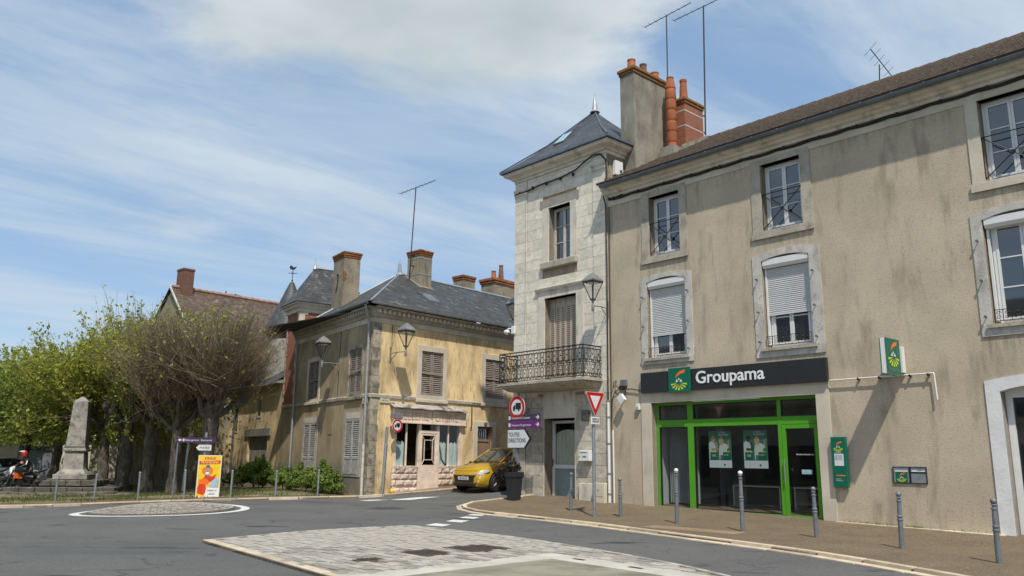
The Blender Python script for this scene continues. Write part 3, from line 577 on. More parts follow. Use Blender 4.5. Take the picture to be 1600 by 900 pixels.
# ================================================================== BANK BUILDING (frame FA: X along front, Y inward)
bank = thing('bank_building', 'long three-storey building in beige roughcast with a green-framed shop front and brown tiled roof', 'building', FA)
H_SHOP = (0, 5.14, -.5, 3.11, .24)
UP = [(.09, 1.22, 7.55, 9.44), (3.95, 5.12, 7.57, 9.46), (9.45, 10.65, 7.6, 9.53)]
LO = [(-.07, 1.34, 4.45, 6.86), (3.83, 5.2, 4.40, 6.86), (9.28, 10.7, 4.42, 6.84)]
DOOR = (9.26, 10.7, -.6, 3.06)
wb = MB(); wall_holes(wb, -1.62, 13.5, -.9, 10.05, [H_SHOP]+[(*h, .3) for h in UP+LO]+[(*DOOR, .34)])
wb.box(13.3, 13.5, .004, 9, -.9, 10.05).box(-1.62, 13.3, 8.8, 9, -.9, 10.05).add([(13.5, 4.5, 12.9), (13.5, 0, 10.05), (13.5, 9, 10.05)], [(0, 1, 2)]); wb.build('wall', M['render_grey'], bank)
# plinth of damp cement at the pavement
MB().box(5.492, 9.0, -.018, -.002, -.9, .06).build('footing', M['concrete'], bank)
def arch_pts(x0, x1, zs, rise, n=10): return [(x0+(x1-x0)*k/n, zs+rise*(1-(2*k/n-1)**2)) for k in range(n+1)]
def surround_arch(x0, x1, z0, z1, ix0, ix1, iz0, izs, rise, m, parent, proud=.028, depth=.20, ears=.0):
    n = 10; inner = [(ix1, iz0)]+[(p[0], p[1]) for p in reversed(arch_pts(ix0, ix1, izs, rise, n))]+[(ix0, iz0)]
    top = [(x1, z0)]+[(p[0], p[1]) for p in reversed(arch_pts(x0, x1, z1-.09, .11, n))]+[(x0, z0)]
    mb = MB(); mb.ring(top, inner, -proud, depth, closed=False); mb.box(x0+.0, x1, -proud-.004, .1, z0-.002, iz0) if iz0 > z0+.02 else None
    return mb.build('window_surround', m, parent)
def casement(parent, x0, x1, z0, z1, y, rows, m=None, fw=.075, name='window', cols=2, bars=True):
    """two-leaf window: frame > panes"""
    m = m or M['white_pvc']; fr = MB(); d = .06
    fr.ring(rect(x0, x1, z0, z1), rect(x0+fw, x1-fw, z0+fw, z1-fw), y, y+d)
    cx = (x0+x1)/2; cells = []
    W2 = (x1-x0-2*fw)/cols
    for c in range(cols):
        a, b = x0+fw+W2*c, x0+fw+W2*(c+1); s = .055
        fr.ring(rect(a+.003, b-.003, z0+fw+.003, z1-fw-.003), rect(a+s, b-s, z0+fw+s, z1-fw-s), y-.014, y+.03)
        zz = [z0+fw+s+(z1-z0-2*fw-2*s)*k/rows for k in range(rows+1)]
        for k in range(rows):
            cells.append((a+s, b-s, zz[k], zz[k+1]))
            if k: fr.box(a+s, b-s, y-.008, y+.014, zz[k]-.014, zz[k]+.014)
    w = fr.build(name, m, parent)
    for c in cells:
        g = MB(); dx = R.uniform(-.004, .004); g.add([(c[0]-.01, y+.016+dx, c[2]-.01), (c[1]+.01, y+.016-dx, c[2]-.01), (c[1]+.01, y+.016-dx, c[3]+.01), (c[0]-.01, y+.016+dx, c[3]+.01)], [(0, 1, 2, 3)]); g.build('pane', M['pane'], w)
    return w
def cross_rail(w, x0, x1, z0, z1, y):
    mb = MB(); r = .013
    for a, b in (((x0, z1), (x1, z1)), ((x0, z0), (x1, z1)), ((x0, z1), (x1, z0)), ((x0, z0), (x0, z1)), ((x1, z0), (x1, z1))): mb.tube([(a[0], y, a[1]), (b[0], y, b[1])], r, 5)
    mb.lathe([(.05, -.012), (.06, 0), (.05, .012)], 8, ((x0+x1)/2, y, (z0+z1)/2), 'y'); mb.build('guard_rail', M['iron'], w)
def scroll_rail(w, x0, x1, z0, h, y):
    mb = MB(); r = .009
    for z in (z0, z0+h): mb.tube([(x0, y, z), (x1, y, z)], r, 4)
    n = max(3, int((x1-x0)/.16))
    for k in range(n+1):
        x = x0+(x1-x0)*k/n; mb.tube([(x, y, z0), (x, y, z0+h)], r*.8, 4)
        if k < n:
            cx = x+(x1-x0)/n/2
            for sgn in (1, -1):
                mb.tube([(cx+.055*(1-t*.75)*math.cos(sgn*(t*7.5)), y, z0+h/2+sgn*h*.2+.045*(1-t*.75)*math.sin(t*7.5)) for t in [q/9 for q in range(10)]], .007, 4)
    mb.build('scroll_railing', M['iron'], w)
for k, (a, b, c, d) in enumerate(UP):
    lx0, lx1 = ((-.20, 1.48), (3.65, 5.4), (9.19, 10.95))[k]
    sm = MB(); sm.ring([(lx0, c-.2), (lx1, c-.2), (lx1, 9.62), (lx0, 9.62)], rect(a, b, c, d), -.03, .22); sm.box(lx0-.03, lx1+.03, -.06, -.028, c-.21, c-.02); sm.build('window_surround', M['surround'] if k < 2 else M['limestone'], bank)
    w = casement(bank, a+.02, b-.02, c+.02, d-.02, .22, 3); cross_rail(w, a+.01, b-.01, c+.06, c+1.04, .02)
def shutter_box(w, x0, x1, z1, zb, y, m, roller=True, slat=.052):
    bx = MB(); bx.prism([(y-.16, z1), (y-.16, z1-.16), (y-.11, z1-.235), (y+.05, z1-.235), (y+.05, z1)], x0, x1, 'x'); bx.build('shutter_box', M['white_pvc'], w)
    gd = MB()
    for x in (x0, x1-.05): gd.box(x, x+.05, y-.05, y+.03, LO[0][2]+.02, z1-.24)
    gd.build('shutter_guide', M['white_pvc'], w)
    if roller:
        z = z1-.24; s = MB(); ys = y-.02
        while z-slat > zb:
            s.add([(x0+.04, ys, z-.008), (x1-.04, ys, z-.008), (x1-.04, ys-.012, z-slat*.5), (x0+.04, ys-.012, z-slat*.5), (x0+.04, ys, z-slat+.001), (x1-.04, ys, z-slat+.001), (x1-.04, ys+.006, z-slat-.007), (x0+.04, ys+.006, z-slat-.007)], [(0, 3, 2, 1), (3, 4, 5, 2), (4, 7, 6, 5)]); z -= slat
        s.box(x0+.04, x1-.04, ys-.016, ys+.012, z-.04, z); struct(s.build('roller_shutter', M['shutter_grey'], w), 'stuff')
for k, (a, b, c, d) in enumerate(LO):
    o = ((-.30, 1.57, 4.24, 6.97), (3.57, 5.49, 4.14, 7.0), (9.05, 10.95, 4.15, 6.98))[k]
    surround_arch(o[0], o[1], o[2], o[3], a, b, c-.03, 6.74, .10, M['white_surround'], bank)
    MB().box(a-.10, b+.10, -.09, .22, c-.10, c-.025).build('sill', M['surround'], bank)
    w = casement(bank, a+.09, b-.09, c, 6.66, .20, 3)
    zb = (5.10, 5.28, 9)[k]; shutter_box(w, a+.035, b-.035, 6.78, zb, .15, None, roller=k < 2)
    scroll_rail(w, a+.05, b-.05, c+.04, .24, -.035)
    for hz in (c+.15, c+.95, c+1.85):
        for hx in (a-.11, b+.11): hk = MB(); hk.tube([(hx, -.028, hz), (hx, -.10, hz)], .012, 5); hk.lathe([(.03, -.02), (.036, 0), (.02, .02)], 6, (hx, -.11, hz), 'y'); hk.build('shutter_hook', M['zinc'], w)
# private door at the right end
surround_arch(8.98, 10.98, -.9, 3.28, DOOR[0], DOOR[1], -.9, 2.96, .11, M['white_door_surround'], bank, .03, .30)
dr = MB(); dr.ring(rect(DOOR[0]+.01, DOOR[1]-.01, -.1, 3.06), rect(DOOR[0]+.14, DOOR[1]-.14, .12, 2.84), .26, .33); dr = dr.build('entrance_door', M['white_pvc'], bank)
MB().add([(DOOR[0]+.13, .30, .1), (DOOR[1]-.13, .30, .1), (DOOR[1]-.13, .30, 2.86), (DOOR[0]+.13, .30, 2.86)], [(0, 1, 2, 3)]).build('pane', M['pane'], dr)
MB().box(DOOR[0]-.02, DOOR[1]+.02, -.08, .26, -.9, -.08).build('door_step', M['concrete'], bank)
# shop front
sf = MB()
sf.box(-.36, 0, -.03, .238, -.6, 3.105); sf.box(5.14, 5.49, -.03, .238, -.6, 3.105); sf.box(-.36, 5.49, -.03, .238, 3.108, 3.42); sf.build('shop_surround', M['limestone'], bank)
MB().box(0, 5.14, -.05, .45, -.6, .005).build('shop_threshold', M['kerb'], bank)
fr = MB(); y0, y1 = .20, .28
for x0, x1, z0, z1 in ((.02, .11, .01, 3.10), (5.03, 5.12, .01, 3.10), (.11, 5.03, 3.03, 3.10), (.11, 5.03, .01, .13)): fr.box(x0, x1, y0, y1, z0, z1)
for x0, x1 in ((1.12, 1.31), (3.94, 4.04)): fr.box(x0, x1, y0-.008, y1, .13, 3.03)
for x0, x1 in ((.11, 1.12), (1.31, 3.94), (4.04, 5.03)): fr.box(x0, x1, y0-.004, y1, 2.40, 2.60)
front = fr.build('shop_frame', M['green'], bank)
be = MB()
for x0, x1, z0, z1 in ((.11, 1.12, .13, 2.40), (.11, 1.12, 2.60, 3.03), (1.31, 3.94, .13, 2.40), (1.31, 3.94, 2.60, 3.03), (4.04, 5.03, 2.60, 3.03)):
    be.ring(rect(x0, x1, z0, z1), rect(x0+.03, x1-.03, z0+.03, z1-.03), y0+.012, y1-.01)
    MB().flat(rect(x0+.028, x1-.028, z0+.028, z1-.028), y0+.03).build('pane', M['shop_glass'], front)
be.build('glazing_bead', M['black'], front)
dl = MB(); dl.ring(rect(4.05, 5.02, .04, 2.39), rect(4.145, 4.93, .14, 2.29), y0-.014, y0+.04); door = dl.build('glass_door', M['green'], bank)
MB().flat(rect(4.14, 4.935, .135, 2.295), y0+.02).build('pane', M['shop_glass'], door)
MB().tube([(4.10, y0-.07, .9), (4.10, y0-.07, 1.5)], .016, 6).build('handle', M['chrome'], door)
MB().box(4.52, 4.80, y0+.016, y0+.0185, 1.15, 1.26).build('sticker', M['blue_print'], door)
text('Horaires d\'ouverture', .055, M['white'], door, (4.40, y0+.012, 1.62), ext=.001)
# office behind the glass
rm = MB(); rm.add([(0, .45, .0), (5.14, .45, .0), (5.14, 4.2, .0), (0, 4.2, .0)], [(0, 1, 2, 3)]); rm.build('office_floor', M['room_floor'], bank)
rm = MB(); rm.add([(0, .45, 3.05), (5.14, .45, 3.05), (5.14, 4.2, 3.05), (0, 4.2, 3.05), (0, .45, 0), (5.14, .45, 0), (5.14, 4.2, 0), (0, 4.2, 0)], [(0, 1, 2, 3), (3, 2, 6, 7), (0, 3, 7, 4), (2, 1, 5, 6)]); rm.build('office_walls', M['room_wall'], bank)
for k in range(17): MB().box(.15+k*.06, .155+k*.06, .62, .70, .25, 3.0).build('blind_strip', M['room_wall'], bank)
for x0, x1, z in ((1.6, 3.1, .74), (3.5, 4.9, .74)): MB().box(x0, x1, 1.6, 2.3, z, z+.04).box(x0, x0+.04, 1.62, 2.28, 0, z-.001).box(x1-.04, x1, 1.62, 2.28, 0, z-.001).build('office_desk', M['cream_box'], bank)
pt = MB(); pt.box(1.4, 3.6, 2.6, 2.66, .0, 1.9).box(.3, .9, 2.0, 2.05, .5, 2.2); pt.build('office_partition', M['dark_room'], bank)
for x in range(6):
    x0, x1 = 5.5+x*.6, 6.09+x*.6; MB().loft([[(a, b, FA.g(a, b)+h) for a, b in ((x0, -.17), (x1, -.17), (x1, -.03), (x0, -.03))] for h in (-.1, .012)]).build('foot_strip', M['kerb'], bank)
# cornice, band, gutter, cables
MB().box(-1.62, 13.5, -.024, -.002, 9.52, 9.80).build('frieze_band', M['limestone'], bank)
MB().prism([(0, 9.79), (-.07, 9.80), (-.09, 9.87), (-.17, 9.90), (-.21, 9.96), (-.34, 9.985), (-.36, 10.06), (-.36, 10.09), (0, 10.09)], -1.60, 13.5, 'x').build('cornice', M['smooth_stone'], bank)
gu = MB(); pr = [(-.47+.085*math.cos(a), 10.12+.085*math.sin(a)) for a in [math.pi+math.pi*k/8 for k in range(9)]]; gu.prism(pr+[(p[0]*1+(-.47-p[0])*.12, p[1]+.006) for p in reversed(pr)], -1.5, 13.5, 'x')
for k in range(20): gu.prism([(-.47+.093*math.cos(a), 10.12+.093*math.sin(a)) for a in [math.pi+math.pi*q/8 for q in range(9)]]+[(-.385, 10.135), (-.555, 10.135)], -1.2+k*.75, -1.165+k*.75, 'x')
gu.build('gutter', M['zinc'], bank, smooth=40)
def sag(p0, p1, n, s, j=.0): return [Vector(p0).lerp(Vector(p1), k/n)+Vector((0, R.uniform(-j, j), -s*4*(k/n)*(1-k/n)+R.uniform(-j, j))) for k in range(n+1)]
cb = MB()
for q, (dy, dz) in enumerate(((-.05, 9.775), (-.065, 9.75), (-.045, 9.725))):
    x = -1.5
    pts = []
    while x < 13.4: pts += sag((x, dy, dz), (x+1.0, dy, dz), 4, .025, .006)[:-1]; x += 1.0
    cb.tube(pts, .014 if q else .02, 5)
for k in range(15): cb.box(-1.3+k*1.0, -1.26+k*1.0, -.085, -.02, 9.70, 9.80)
cb.build('wall_cables', M['cable'], bank)
# roof: courses of tiles, each a step proud of the one below
def courses(mb, p0, p1, n, x0a, x1a, x0b=None, x1b=None, step=.022, uvs=None):
    """stepped sheet from eave line p0=(y,z) to ridge p1, x-range may taper"""
    x0b = x0a if x0b is None else x0b; x1b = x1a if x1b is None else x1b; d = Vector((p1[0]-p0[0], p1[1]-p0[1])); nrm = Vector((-d.y, d.x)).normalized()
    if nrm.y < 0: nrm = -nrm
    for k in range(n):
        a = Vector(p0)+d*k/n; b = Vector(p0)+d*(k+1)/n; al, bl = a+nrm*step, b+nrm*step*.12; xa0, xa1 = x0a+(x0b-x0a)*k/n, x1a+(x1b-x1a)*k/n; xb0, xb1 = x0a+(x0b-x0a)*(k+1)/n, x1a+(x1b-x1a)*(k+1)/n
        mb.add([(xa0, a.x, a.y), (xa1, a.x, a.y), (xa1, al.x, al.y), (xa0, al.x, al.y), (xb1, bl.x, bl.y), (xb0, bl.x, bl.y)], [(0, 1, 2, 3), (3, 2, 4, 5)])
rf = MB(); courses(rf, (-.5, 10.14), (4.5, 12.9), 12, -1.62, 13.6, step=.075); rf.add([(-1.62, 4.5, 12.9), (13.6, 4.5, 12.9), (13.6, 9.2, 10.1), (-1.62, 9.2, 10.1)], [(0, 3, 2, 1)])
roof = rf.build('roof', M['tile_brown'], bank)
ns = MB()  # strips along each course that paint in the sunlit tile edges
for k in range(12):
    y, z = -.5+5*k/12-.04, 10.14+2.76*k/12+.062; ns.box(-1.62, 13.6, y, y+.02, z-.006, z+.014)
struct(ns.build('painted_lit_noses', M['tile_nose'], roof), 'stuff')
rg = MB()
x = -1.3
while x < 13.4: rg.tube([(x, 4.5, 12.89), (x+.40, 4.5, 12.9)], [.10, .11], 8); x += .4
struct(rg.build('ridge_tiles', M['tile_brown'], roof), 'stuff')
# brick chimney and terracotta flue on this roof
def chimney(parent, x0, x1, y0, y1, z0, z1, m, capm, cap_h=.2, over=.07, rows=2):
    c = MB().box(x0, x1, y0, y1, z0, z1).build('chimney', m, parent); k = MB(); h = cap_h/rows
    for r in range(rows):
        o = over*(r+1)/rows
        k.box(x0-o, x1+o, y0-o, y1+o, z1+h*r+.001, z1+h*(r+1))
    k.build('chimney_cap', capm, c, bevel=.012); return c
def pot(c, x, y, z, r0, r1, h, m, lip=True):
    MB().lathe([(r0, 0), (r1, h*.9), (r1*1.12, h*.9), (r1*1.12, h), (r1*.8, h), (r1*.75, h-.06)], 12, (x, y, z)).build('chimney_pot', m, c, smooth=45)
c = chimney(roof, -1.0, -.40, 2.78, 3.88, 11.2, 13.72, M['brick_red'], M['brick_cap2'], .2, .07)
pot(c, -.66, 3.12, 13.92, .16, .115, .84, M['terracotta'])
for z in (13.42, 12.86):
    bn = MB(); bn.ring([(-1.005, 2.775), (-.395, 2.775), (-.395, 3.885), (-1.005, 3.885)], [(-1.0, 2.78), (-.40, 2.78), (-.40, 3.88), (-1.0, 3.88)], z, z+.04); bn.v = [(v[0], v[2], v[1]) for v in bn.v]; bn.build('strap_band', M['old_white'], c)
MB().prism([(2.6, 11.5), (4.1, 12.3), (4.1, 12.85), (3.88, 12.75), (2.7, 12.15), (2.6, 12.05)], -.46, -.34, 'x').build('flashing', M['chimney_cement'], c)
fl = MB().box(-.98, -.42, 2.1, 2.7, 11.2, 11.98).build('flue', M['chimney_cement'], roof)
for k in range(6): MB().lathe([(.185, 0), (.20, .03), (.175, .375), (.19, .385), (.185, .395)], 10, (-.70, 2.4, 11.8+k*.40)).build('flue_section', M['terracotta'], fl, smooth=45)
pot(fl, -.70, 2.4, 11.8+2.4, .19, .115, .42, M['terracotta'])

# ================================================================== LIMESTONE CORNER HOUSE ("tower")
twr = thing('corner_tower_house', 'narrow tall white ashlar house with wrought-iron balcony and slate pyramid roof', 'building', FA, (-1.62, 0, 0))
FT = Frame(FA.w(-1.62, 0), ROTA); TW = -4.38                      # local: X from TW (left corner) to 0
T_W = (-2.69, -1.64, 8.16, 10.11); T_B = (-2.88, -1.38, 3.96, 6.88); T_D = (-2.90, -1.48, -.5, 2.77)
wb = MB(); wall_holes(wb, TW, 0, -.6, 11.5, [(*T_W, .36), (*T_B, .36), (*T_D, .40)], y=.02)
wb.box(TW, TW+.35, .022, 4.4, -.6, 11.5).box(-.35, 0, .022, 4.4, -.6, 11.5).box(TW+.35, -.35, 4.0, 4.4, -.6, 11.5); wb.build('wall', M['mortar'], twr)
sm_ = MB().box(0, 1, 0, 1, 0, 1).mesh('ashlar_block', M['ashlar'], bevel=.012); sm_low = MB().box(0, 1, 0, 1, 0, 1).mesh('ashlar_block_low', M['ashlar_low'], bevel=.012)
voids = [(T_W[0]-.30, T_W[1]+.30, T_W[2]-.26, T_W[3]+.32), (T_B[0]-.32, T_B[1]+.32, 3.7, T_B[3]+.34), (T_D[0]-.02, T_D[1]+.02, -1, 3.66)]
nst = 0
def block(x0, x1, z0, z1, y):
    global nst
    if x1-x0 < .05 or z1-z0 < .05: return
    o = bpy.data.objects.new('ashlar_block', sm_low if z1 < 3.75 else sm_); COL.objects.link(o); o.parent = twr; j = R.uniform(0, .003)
    o.location = (x0+.004, y-j, z0+.004); o.scale = (x1-x0-.008, .03, z1-z0-.008); nst += 1
z = -.22; row = 0; RH = .372
while z < 11.35:
    z1 = min(z+RH, 11.4)
    for px0, px1 in ((TW-.02, TW+.60), (-.58, .02)):                 # corner piers
        sp = [px0, px1] if row % 2 else [px0, px0+(px1-px0)*(.58 if row % 4 else .42), px1]
        for a, b in zip(sp[:-1], sp[1:]): block(a, b, z, z1, -.045)
    x = TW+.60; off = R.uniform(.25, .6); xs = [x]; x += off
    while x < -.58-.2: xs.append(x); x += R.uniform(.50, .74)
    xs.append(-.58)
    for a, b in zip(xs[:-1], xs[1:]):
        segs = [(a, b)]
        for v in voids:
            if v[2] < z1-.06 and v[3] > z+.06:
                ns = []
                for s0, s1 in segs:
                    if s1 <= v[0] or s0 >= v[1]: ns.append((s0, s1))
                    else:
                        if s0 < v[0]: ns.append((s0, v[0]))
                        if s1 > v[1]: ns.append((v[1], s1))
                segs = ns
        for s0, s1 in segs: block(s0, s1, z, z1, -.012)
    z += RH; row += 1
MB().box(TW+.6, -.58, -.008, .02, 3.60, 3.80).build('string_course', M['smooth_stone'], twr)
# upper window
sr = MB(); a, b, c, d = T_W; sr.ring(rect(a-.3, b+.3, c-.02, d+.32), rect(a, b, c, d), -.03, .3); sr.build('window_surround', M['smooth_stone'], twr)
MB().box(a-.42, b+.42, -.036, -.03, d+.05, d+.33).build('cement_lintel', M['grey_lintel'], twr)
MB().box(a-.33, b+.33, -.13, .28, c-.25, c-.02).build('sill', M['surround'], twr, bevel=.02)
w = casement(twr, a+.01, b-.01, c, d-.01, .26, 3, M['old_white'], fw=.05)
# balcony window with its closed metal shutters
a, b, c, d = T_B; sr = MB(); sr.ring(rect(a-.32, b+.32, c-.3, d+.22), rect(a, b, c-.3, d), -.035, .3); sr.build('door_surround', M['smooth_stone'], twr)
MB().prism([(-.03, d+.22), (-.10, d+.27), (-.13, d+.34), (-.03, d+.36)], a-.40, b+.40, 'x').build('hood_mould', M['smooth_stone'], twr)
sh = MB(); sh.box(a, b, .29, .32, c, d); sh = sh.build('folding_shutter', M['shutter_brown'], twr); n = 6; pw = (b-a)/n
for k in range(n):
    x0 = a+k*pw+.012; x1 = a+(k+1)*pw-.012; p = MB(); p.box(x0, x1, .262+.012*(k % 2), .288, c+.02, d-.03); p.build('shutter_leaf', M['shutter_brown'], sh)
    sl = MB()
    zz = c+.25
    while zz < d-.3: sl.box(x0+.045, x1-.045, .252+.012*(k % 2), .2615+.012*(k % 2), zz, zz+.020); zz += .066
    struct(sl.build('shutter_slots', M['slot'], sh), 'stuff')
# entrance
a, b, c, d = T_D; MB().ring(rect(a-.02, b+.02, -.6, 3.62), rect(a, b, -.6, d), -.016, .34, closed=True).build('entrance_surround', M['smooth_stone'], twr)
dr = MB(); dr.ring(rect(a+.06, b-.10, .16, d-.06), rect(a+.15, b-.19, .25, d-.15), .34, .42); dr.box(a+.15, b-.19, .345, .41, 1.15, 1.28); dr = dr.build('entrance_door', M['white_pvc'], twr)
MB().flat(rect(a+.14, b-.18, 1.27, d-.14), .375).build('pane', M['shop_glass'], dr); MB().flat(rect(a+.14, b-.18, .24, 1.16), .375).build('frosted_pane', M['frost'], dr)
hd = MB(); hd.box(a+.09, a+.125, .31, .338, 1.22, 1.46); hd.tube([(a+.107, .30, 1.36), (a+.22, .295, 1.36)], .012, 6); hd.build('handle', M['chrome'], dr)
mb = MB(); mb.add([(a+.1, 1.6, .15), (b, 1.6, .15), (b, 1.6, 2.8), (a+.1, 1.6, 2.8)], [(0, 1, 2, 3)]); mb.add([(a, .42, .15), (b, .42, .15), (b, 1.6, .15), (a, 1.6, .15)], [(0, 1, 2, 3)]); mb.build('hallway', M['surround'], twr)
nc = MB(); n_ = 26
for k in range(n_+1): x = a+.16+(b-.19-a-.16)*k/n_; yy = .435+.018*math.sin(k*1.5)+R.uniform(-.004, .004); nc.v += [(x, yy, 1.29), (x, yy, 2.30+.12*math.sin(math.pi*k/n_))]
nc.f = [(2*k, 2*k+2, 2*k+3, 2*k+1) for k in range(n_)]; nc.build('reflection_sheet', M['glass_reflection'], dr)  # cream sheet added behind the glass to imitate its bright reflection
cu = MB(); cu.box(a+.05, b-.05, 1.3, 1.32, .15, 2.7).box(a+.1, a+.42, .62, .64, .2, 2.0).box(a+.6, a+.80, .66, .69, .2, 2.3).box(a+.86, a+1.2, .60, .63, .2, 2.3); cu.build('added_reflection_panels', M['cream_box'], twr)  # cream panels added behind the door to make its glass look pale
for k, ch in enumerate('ATELIER'):
    an = rad(152-k*17); text(ch, .12, M['black'], dr, (a+.66+.46*math.cos(an), .368, 2.12+.36*math.sin(an)), ext=.001, align='CENTER', name='door_lettering').rotation_euler = (0, -(an-math.pi/2)*.8, 0)
MB().box(a-.02, b+.02, -.02, .34, -.6, .15).build('doorstep', M['concrete'], twr)
MB().box(-1.24, -.60, -.10, -.016, -.5, .72).build('plinth_block', M['smooth_stone'], twr, bevel=.01)
# cornice and roof
def rect_rings(mb, prof, x0, x1, y0, y1): mb.loft([[(x0-o, y0-o, z), (x1+o, y0-o, z), (x1+o, y1+o, z), (x0-o, y1+o, z)] for o, z in prof])
for nm, x0, x1 in (('pier_capital', TW-.03, TW+.62), ('pier_capital', -.60, .03)): MB().prism([(.01, 10.80), (-.05, 10.80), (-.055, 10.86), (-.09, 10.90), (-.09, 11.0), (-.13, 11.06), (-.13, 11.12), (.01, 11.12)], x0, x1, 'x').build(nm, M['smooth_stone'], twr)
cm = MB(); rect_rings(cm, [(-.02, 11.40), (.05, 11.42), (.06, 11.50), (.13, 11.53), (.16, 11.60), (.33, 11.66), (.36, 11.74), (.36, 11.78), (.0, 11.785)], TW, 0, 0, 4.4); cm.build('cornice', M['smooth_stone'], twr)
def roof_rings(name, m, parent, rings, uvscale=1.0):
    """slate hip roof from stacked rectangular rings (x0,x1,y0,y1,z): stepped courses with a UV running round each face"""
    bm = bmesh.new(); uvl = bm.loops.layers.uv.new('UVMap'); acc = [0]*4
    for k in range(len(rings)-1):
        A, B = rings[k], rings[k+1]
        ca = [Vector((A[0], A[2], A[4])), Vector((A[1], A[2], A[4])), Vector((A[1], A[3], A[4])), Vector((A[0], A[3], A[4]))]; cbb = [Vector((B[0], B[2], B[4])), Vector((B[1], B[2], B[4])), Vector((B[1], B[3], B[4])), Vector((B[0], B[3], B[4]))]
        for s in range(4):
            p, q, r_, t = ca[s], ca[(s+1) % 4], cbb[(s+1) % 4], cbb[s]; vs = [bm.verts.new(v) for v in (p, q, r_, t)]
            e = (q-p) if (q-p).length > .01 else (r_-t)
            if e.length < 1e-5: continue
            e = e.normalized(); up = ((r_+t)/2-(p+q)/2).length
            try: f = bm.faces.new(vs)
            except ValueError: continue
            for lp, v, vv in zip(f.loops, (p, q, r_, t), (0, 0, up, up)): lp[uvl].uv = (v.dot(e)*uvscale, (acc[s]+vv)*uvscale)
            acc[s] += up
    bmesh.ops.remove_doubles(bm, verts=bm.verts, dist=.0005); bmesh.ops.recalc_face_normals(bm, faces=bm.faces)
    me = bpy.data.meshes.new(name); bm.to_mesh(me); bm.free(); me.materials.append(m); return mesh_obj(name, me, None, parent)
rings = []; n = 20; ap = (-2.3, 2.05, 14.30)
for k in range(n+1):
    t = k/n; s = (1-t); fl_ = .42*(1-t)**5                                      # bell-cast eaves
    z = 11.84+(14.30-11.84)*(t**1.0)-(.30*t*(1-t)*2.0)
    rings.append((ap[0]+(TW-.46-ap[0])*s, ap[0]+(.46-ap[0])*s, ap[1]+(-.46-ap[1])*s, ap[1]+(4.8-ap[1])*s, z))
rf = roof_rings('roof', M['slate'], twr, [(TW-.40, .40, -.40, 4.8, 11.785)]+rings)
ev = MB(); o = .46; ev.ring([(TW-o, -o), (o, -o), (o, 4.85), (TW-o, 4.85)], [(TW-.36, -.36), (.36, -.36), (.36, 4.7), (TW-.36, 4.7)], 11.79, 11.865); ev.v = [(v[0], v[2], v[1]) for v in ev.v]; ev.build('gutter', M['zinc'], rf)
MB().lathe([(.20, 0), (.13, .08), (.10, .14), (.065, .45), (.05, .47), (.05, .55), (.02, .60), (.015, .75), (.0, .76)], 8, (ap[0], ap[1], ap[2]-.06)).build('finial', M['zinc_light'], rf, smooth=50)
hp = MB()
for sx, sy in ((TW-.46, -.46), (.46, -.46)): hp.tube([(sx, sy, 11.86), (ap[0]+(sx-ap[0])*.5, ap[1]+(sy-ap[1])*.5, 12.93), (ap[0], ap[1], ap[2])], .03, 5)
hp.build('hip_flashing', M['zinc'], rf)
k = Vector((-2.75, .85, 12.97)); up = Vector((.08, .56, .62)).normalized(); sk = MB(); nx = Vector((1, 0, 0)); nn = nx.cross(up)
for u0, u1, dd, nm in ((-.26, .26, 0, 'f'),):
    P = lambda u, v, h: k+nx*u+up*v+nn*h
    sk.loft([[P(-.27, -.36, -.1), P(.27, -.36, -.1), P(.27, .36, -.1), P(-.27, .36, -.1)], [P(-.27, -.36, .07), P(.27, -.36, .07), P(.27, .36, .07), P(-.27, .36, .07)]])
sk = sk.build('skylight', M['zinc'], rf); sg = MB()
for u0, u1 in ((-.22, -.02), (.02, .22)): sg.add([P(u0, -.31, .075), P(u1, -.31, .075), P(u1, .31, .075), P(u0, .31, .075)], [(0, 1, 2, 3)])
sg.build('skylight_pane', M['blue_print'], sk)
# big rendered chimney behind the roof
c = chimney(twr, -.10, .50, .90, 2.85, 9.8, 14.48, M['chimney_cement'], M['brick_cap2'], .22, .08)
for y, m, h, r in ((1.2, 'terracotta', .46, .17), (1.85, 'terracotta_dark', .52, .15), (2.5, 'terracotta', .42, .18)): pot(c, .18, y, 14.68, r, r*.78, h, M[m])
MB().prism([(-.02, 9.9), (-.02, 11.4), (.03, 11.4), (.03, 9.9)], .1, .88, 'y').build('rubble_gable', M['quoin_dirty'], twr)
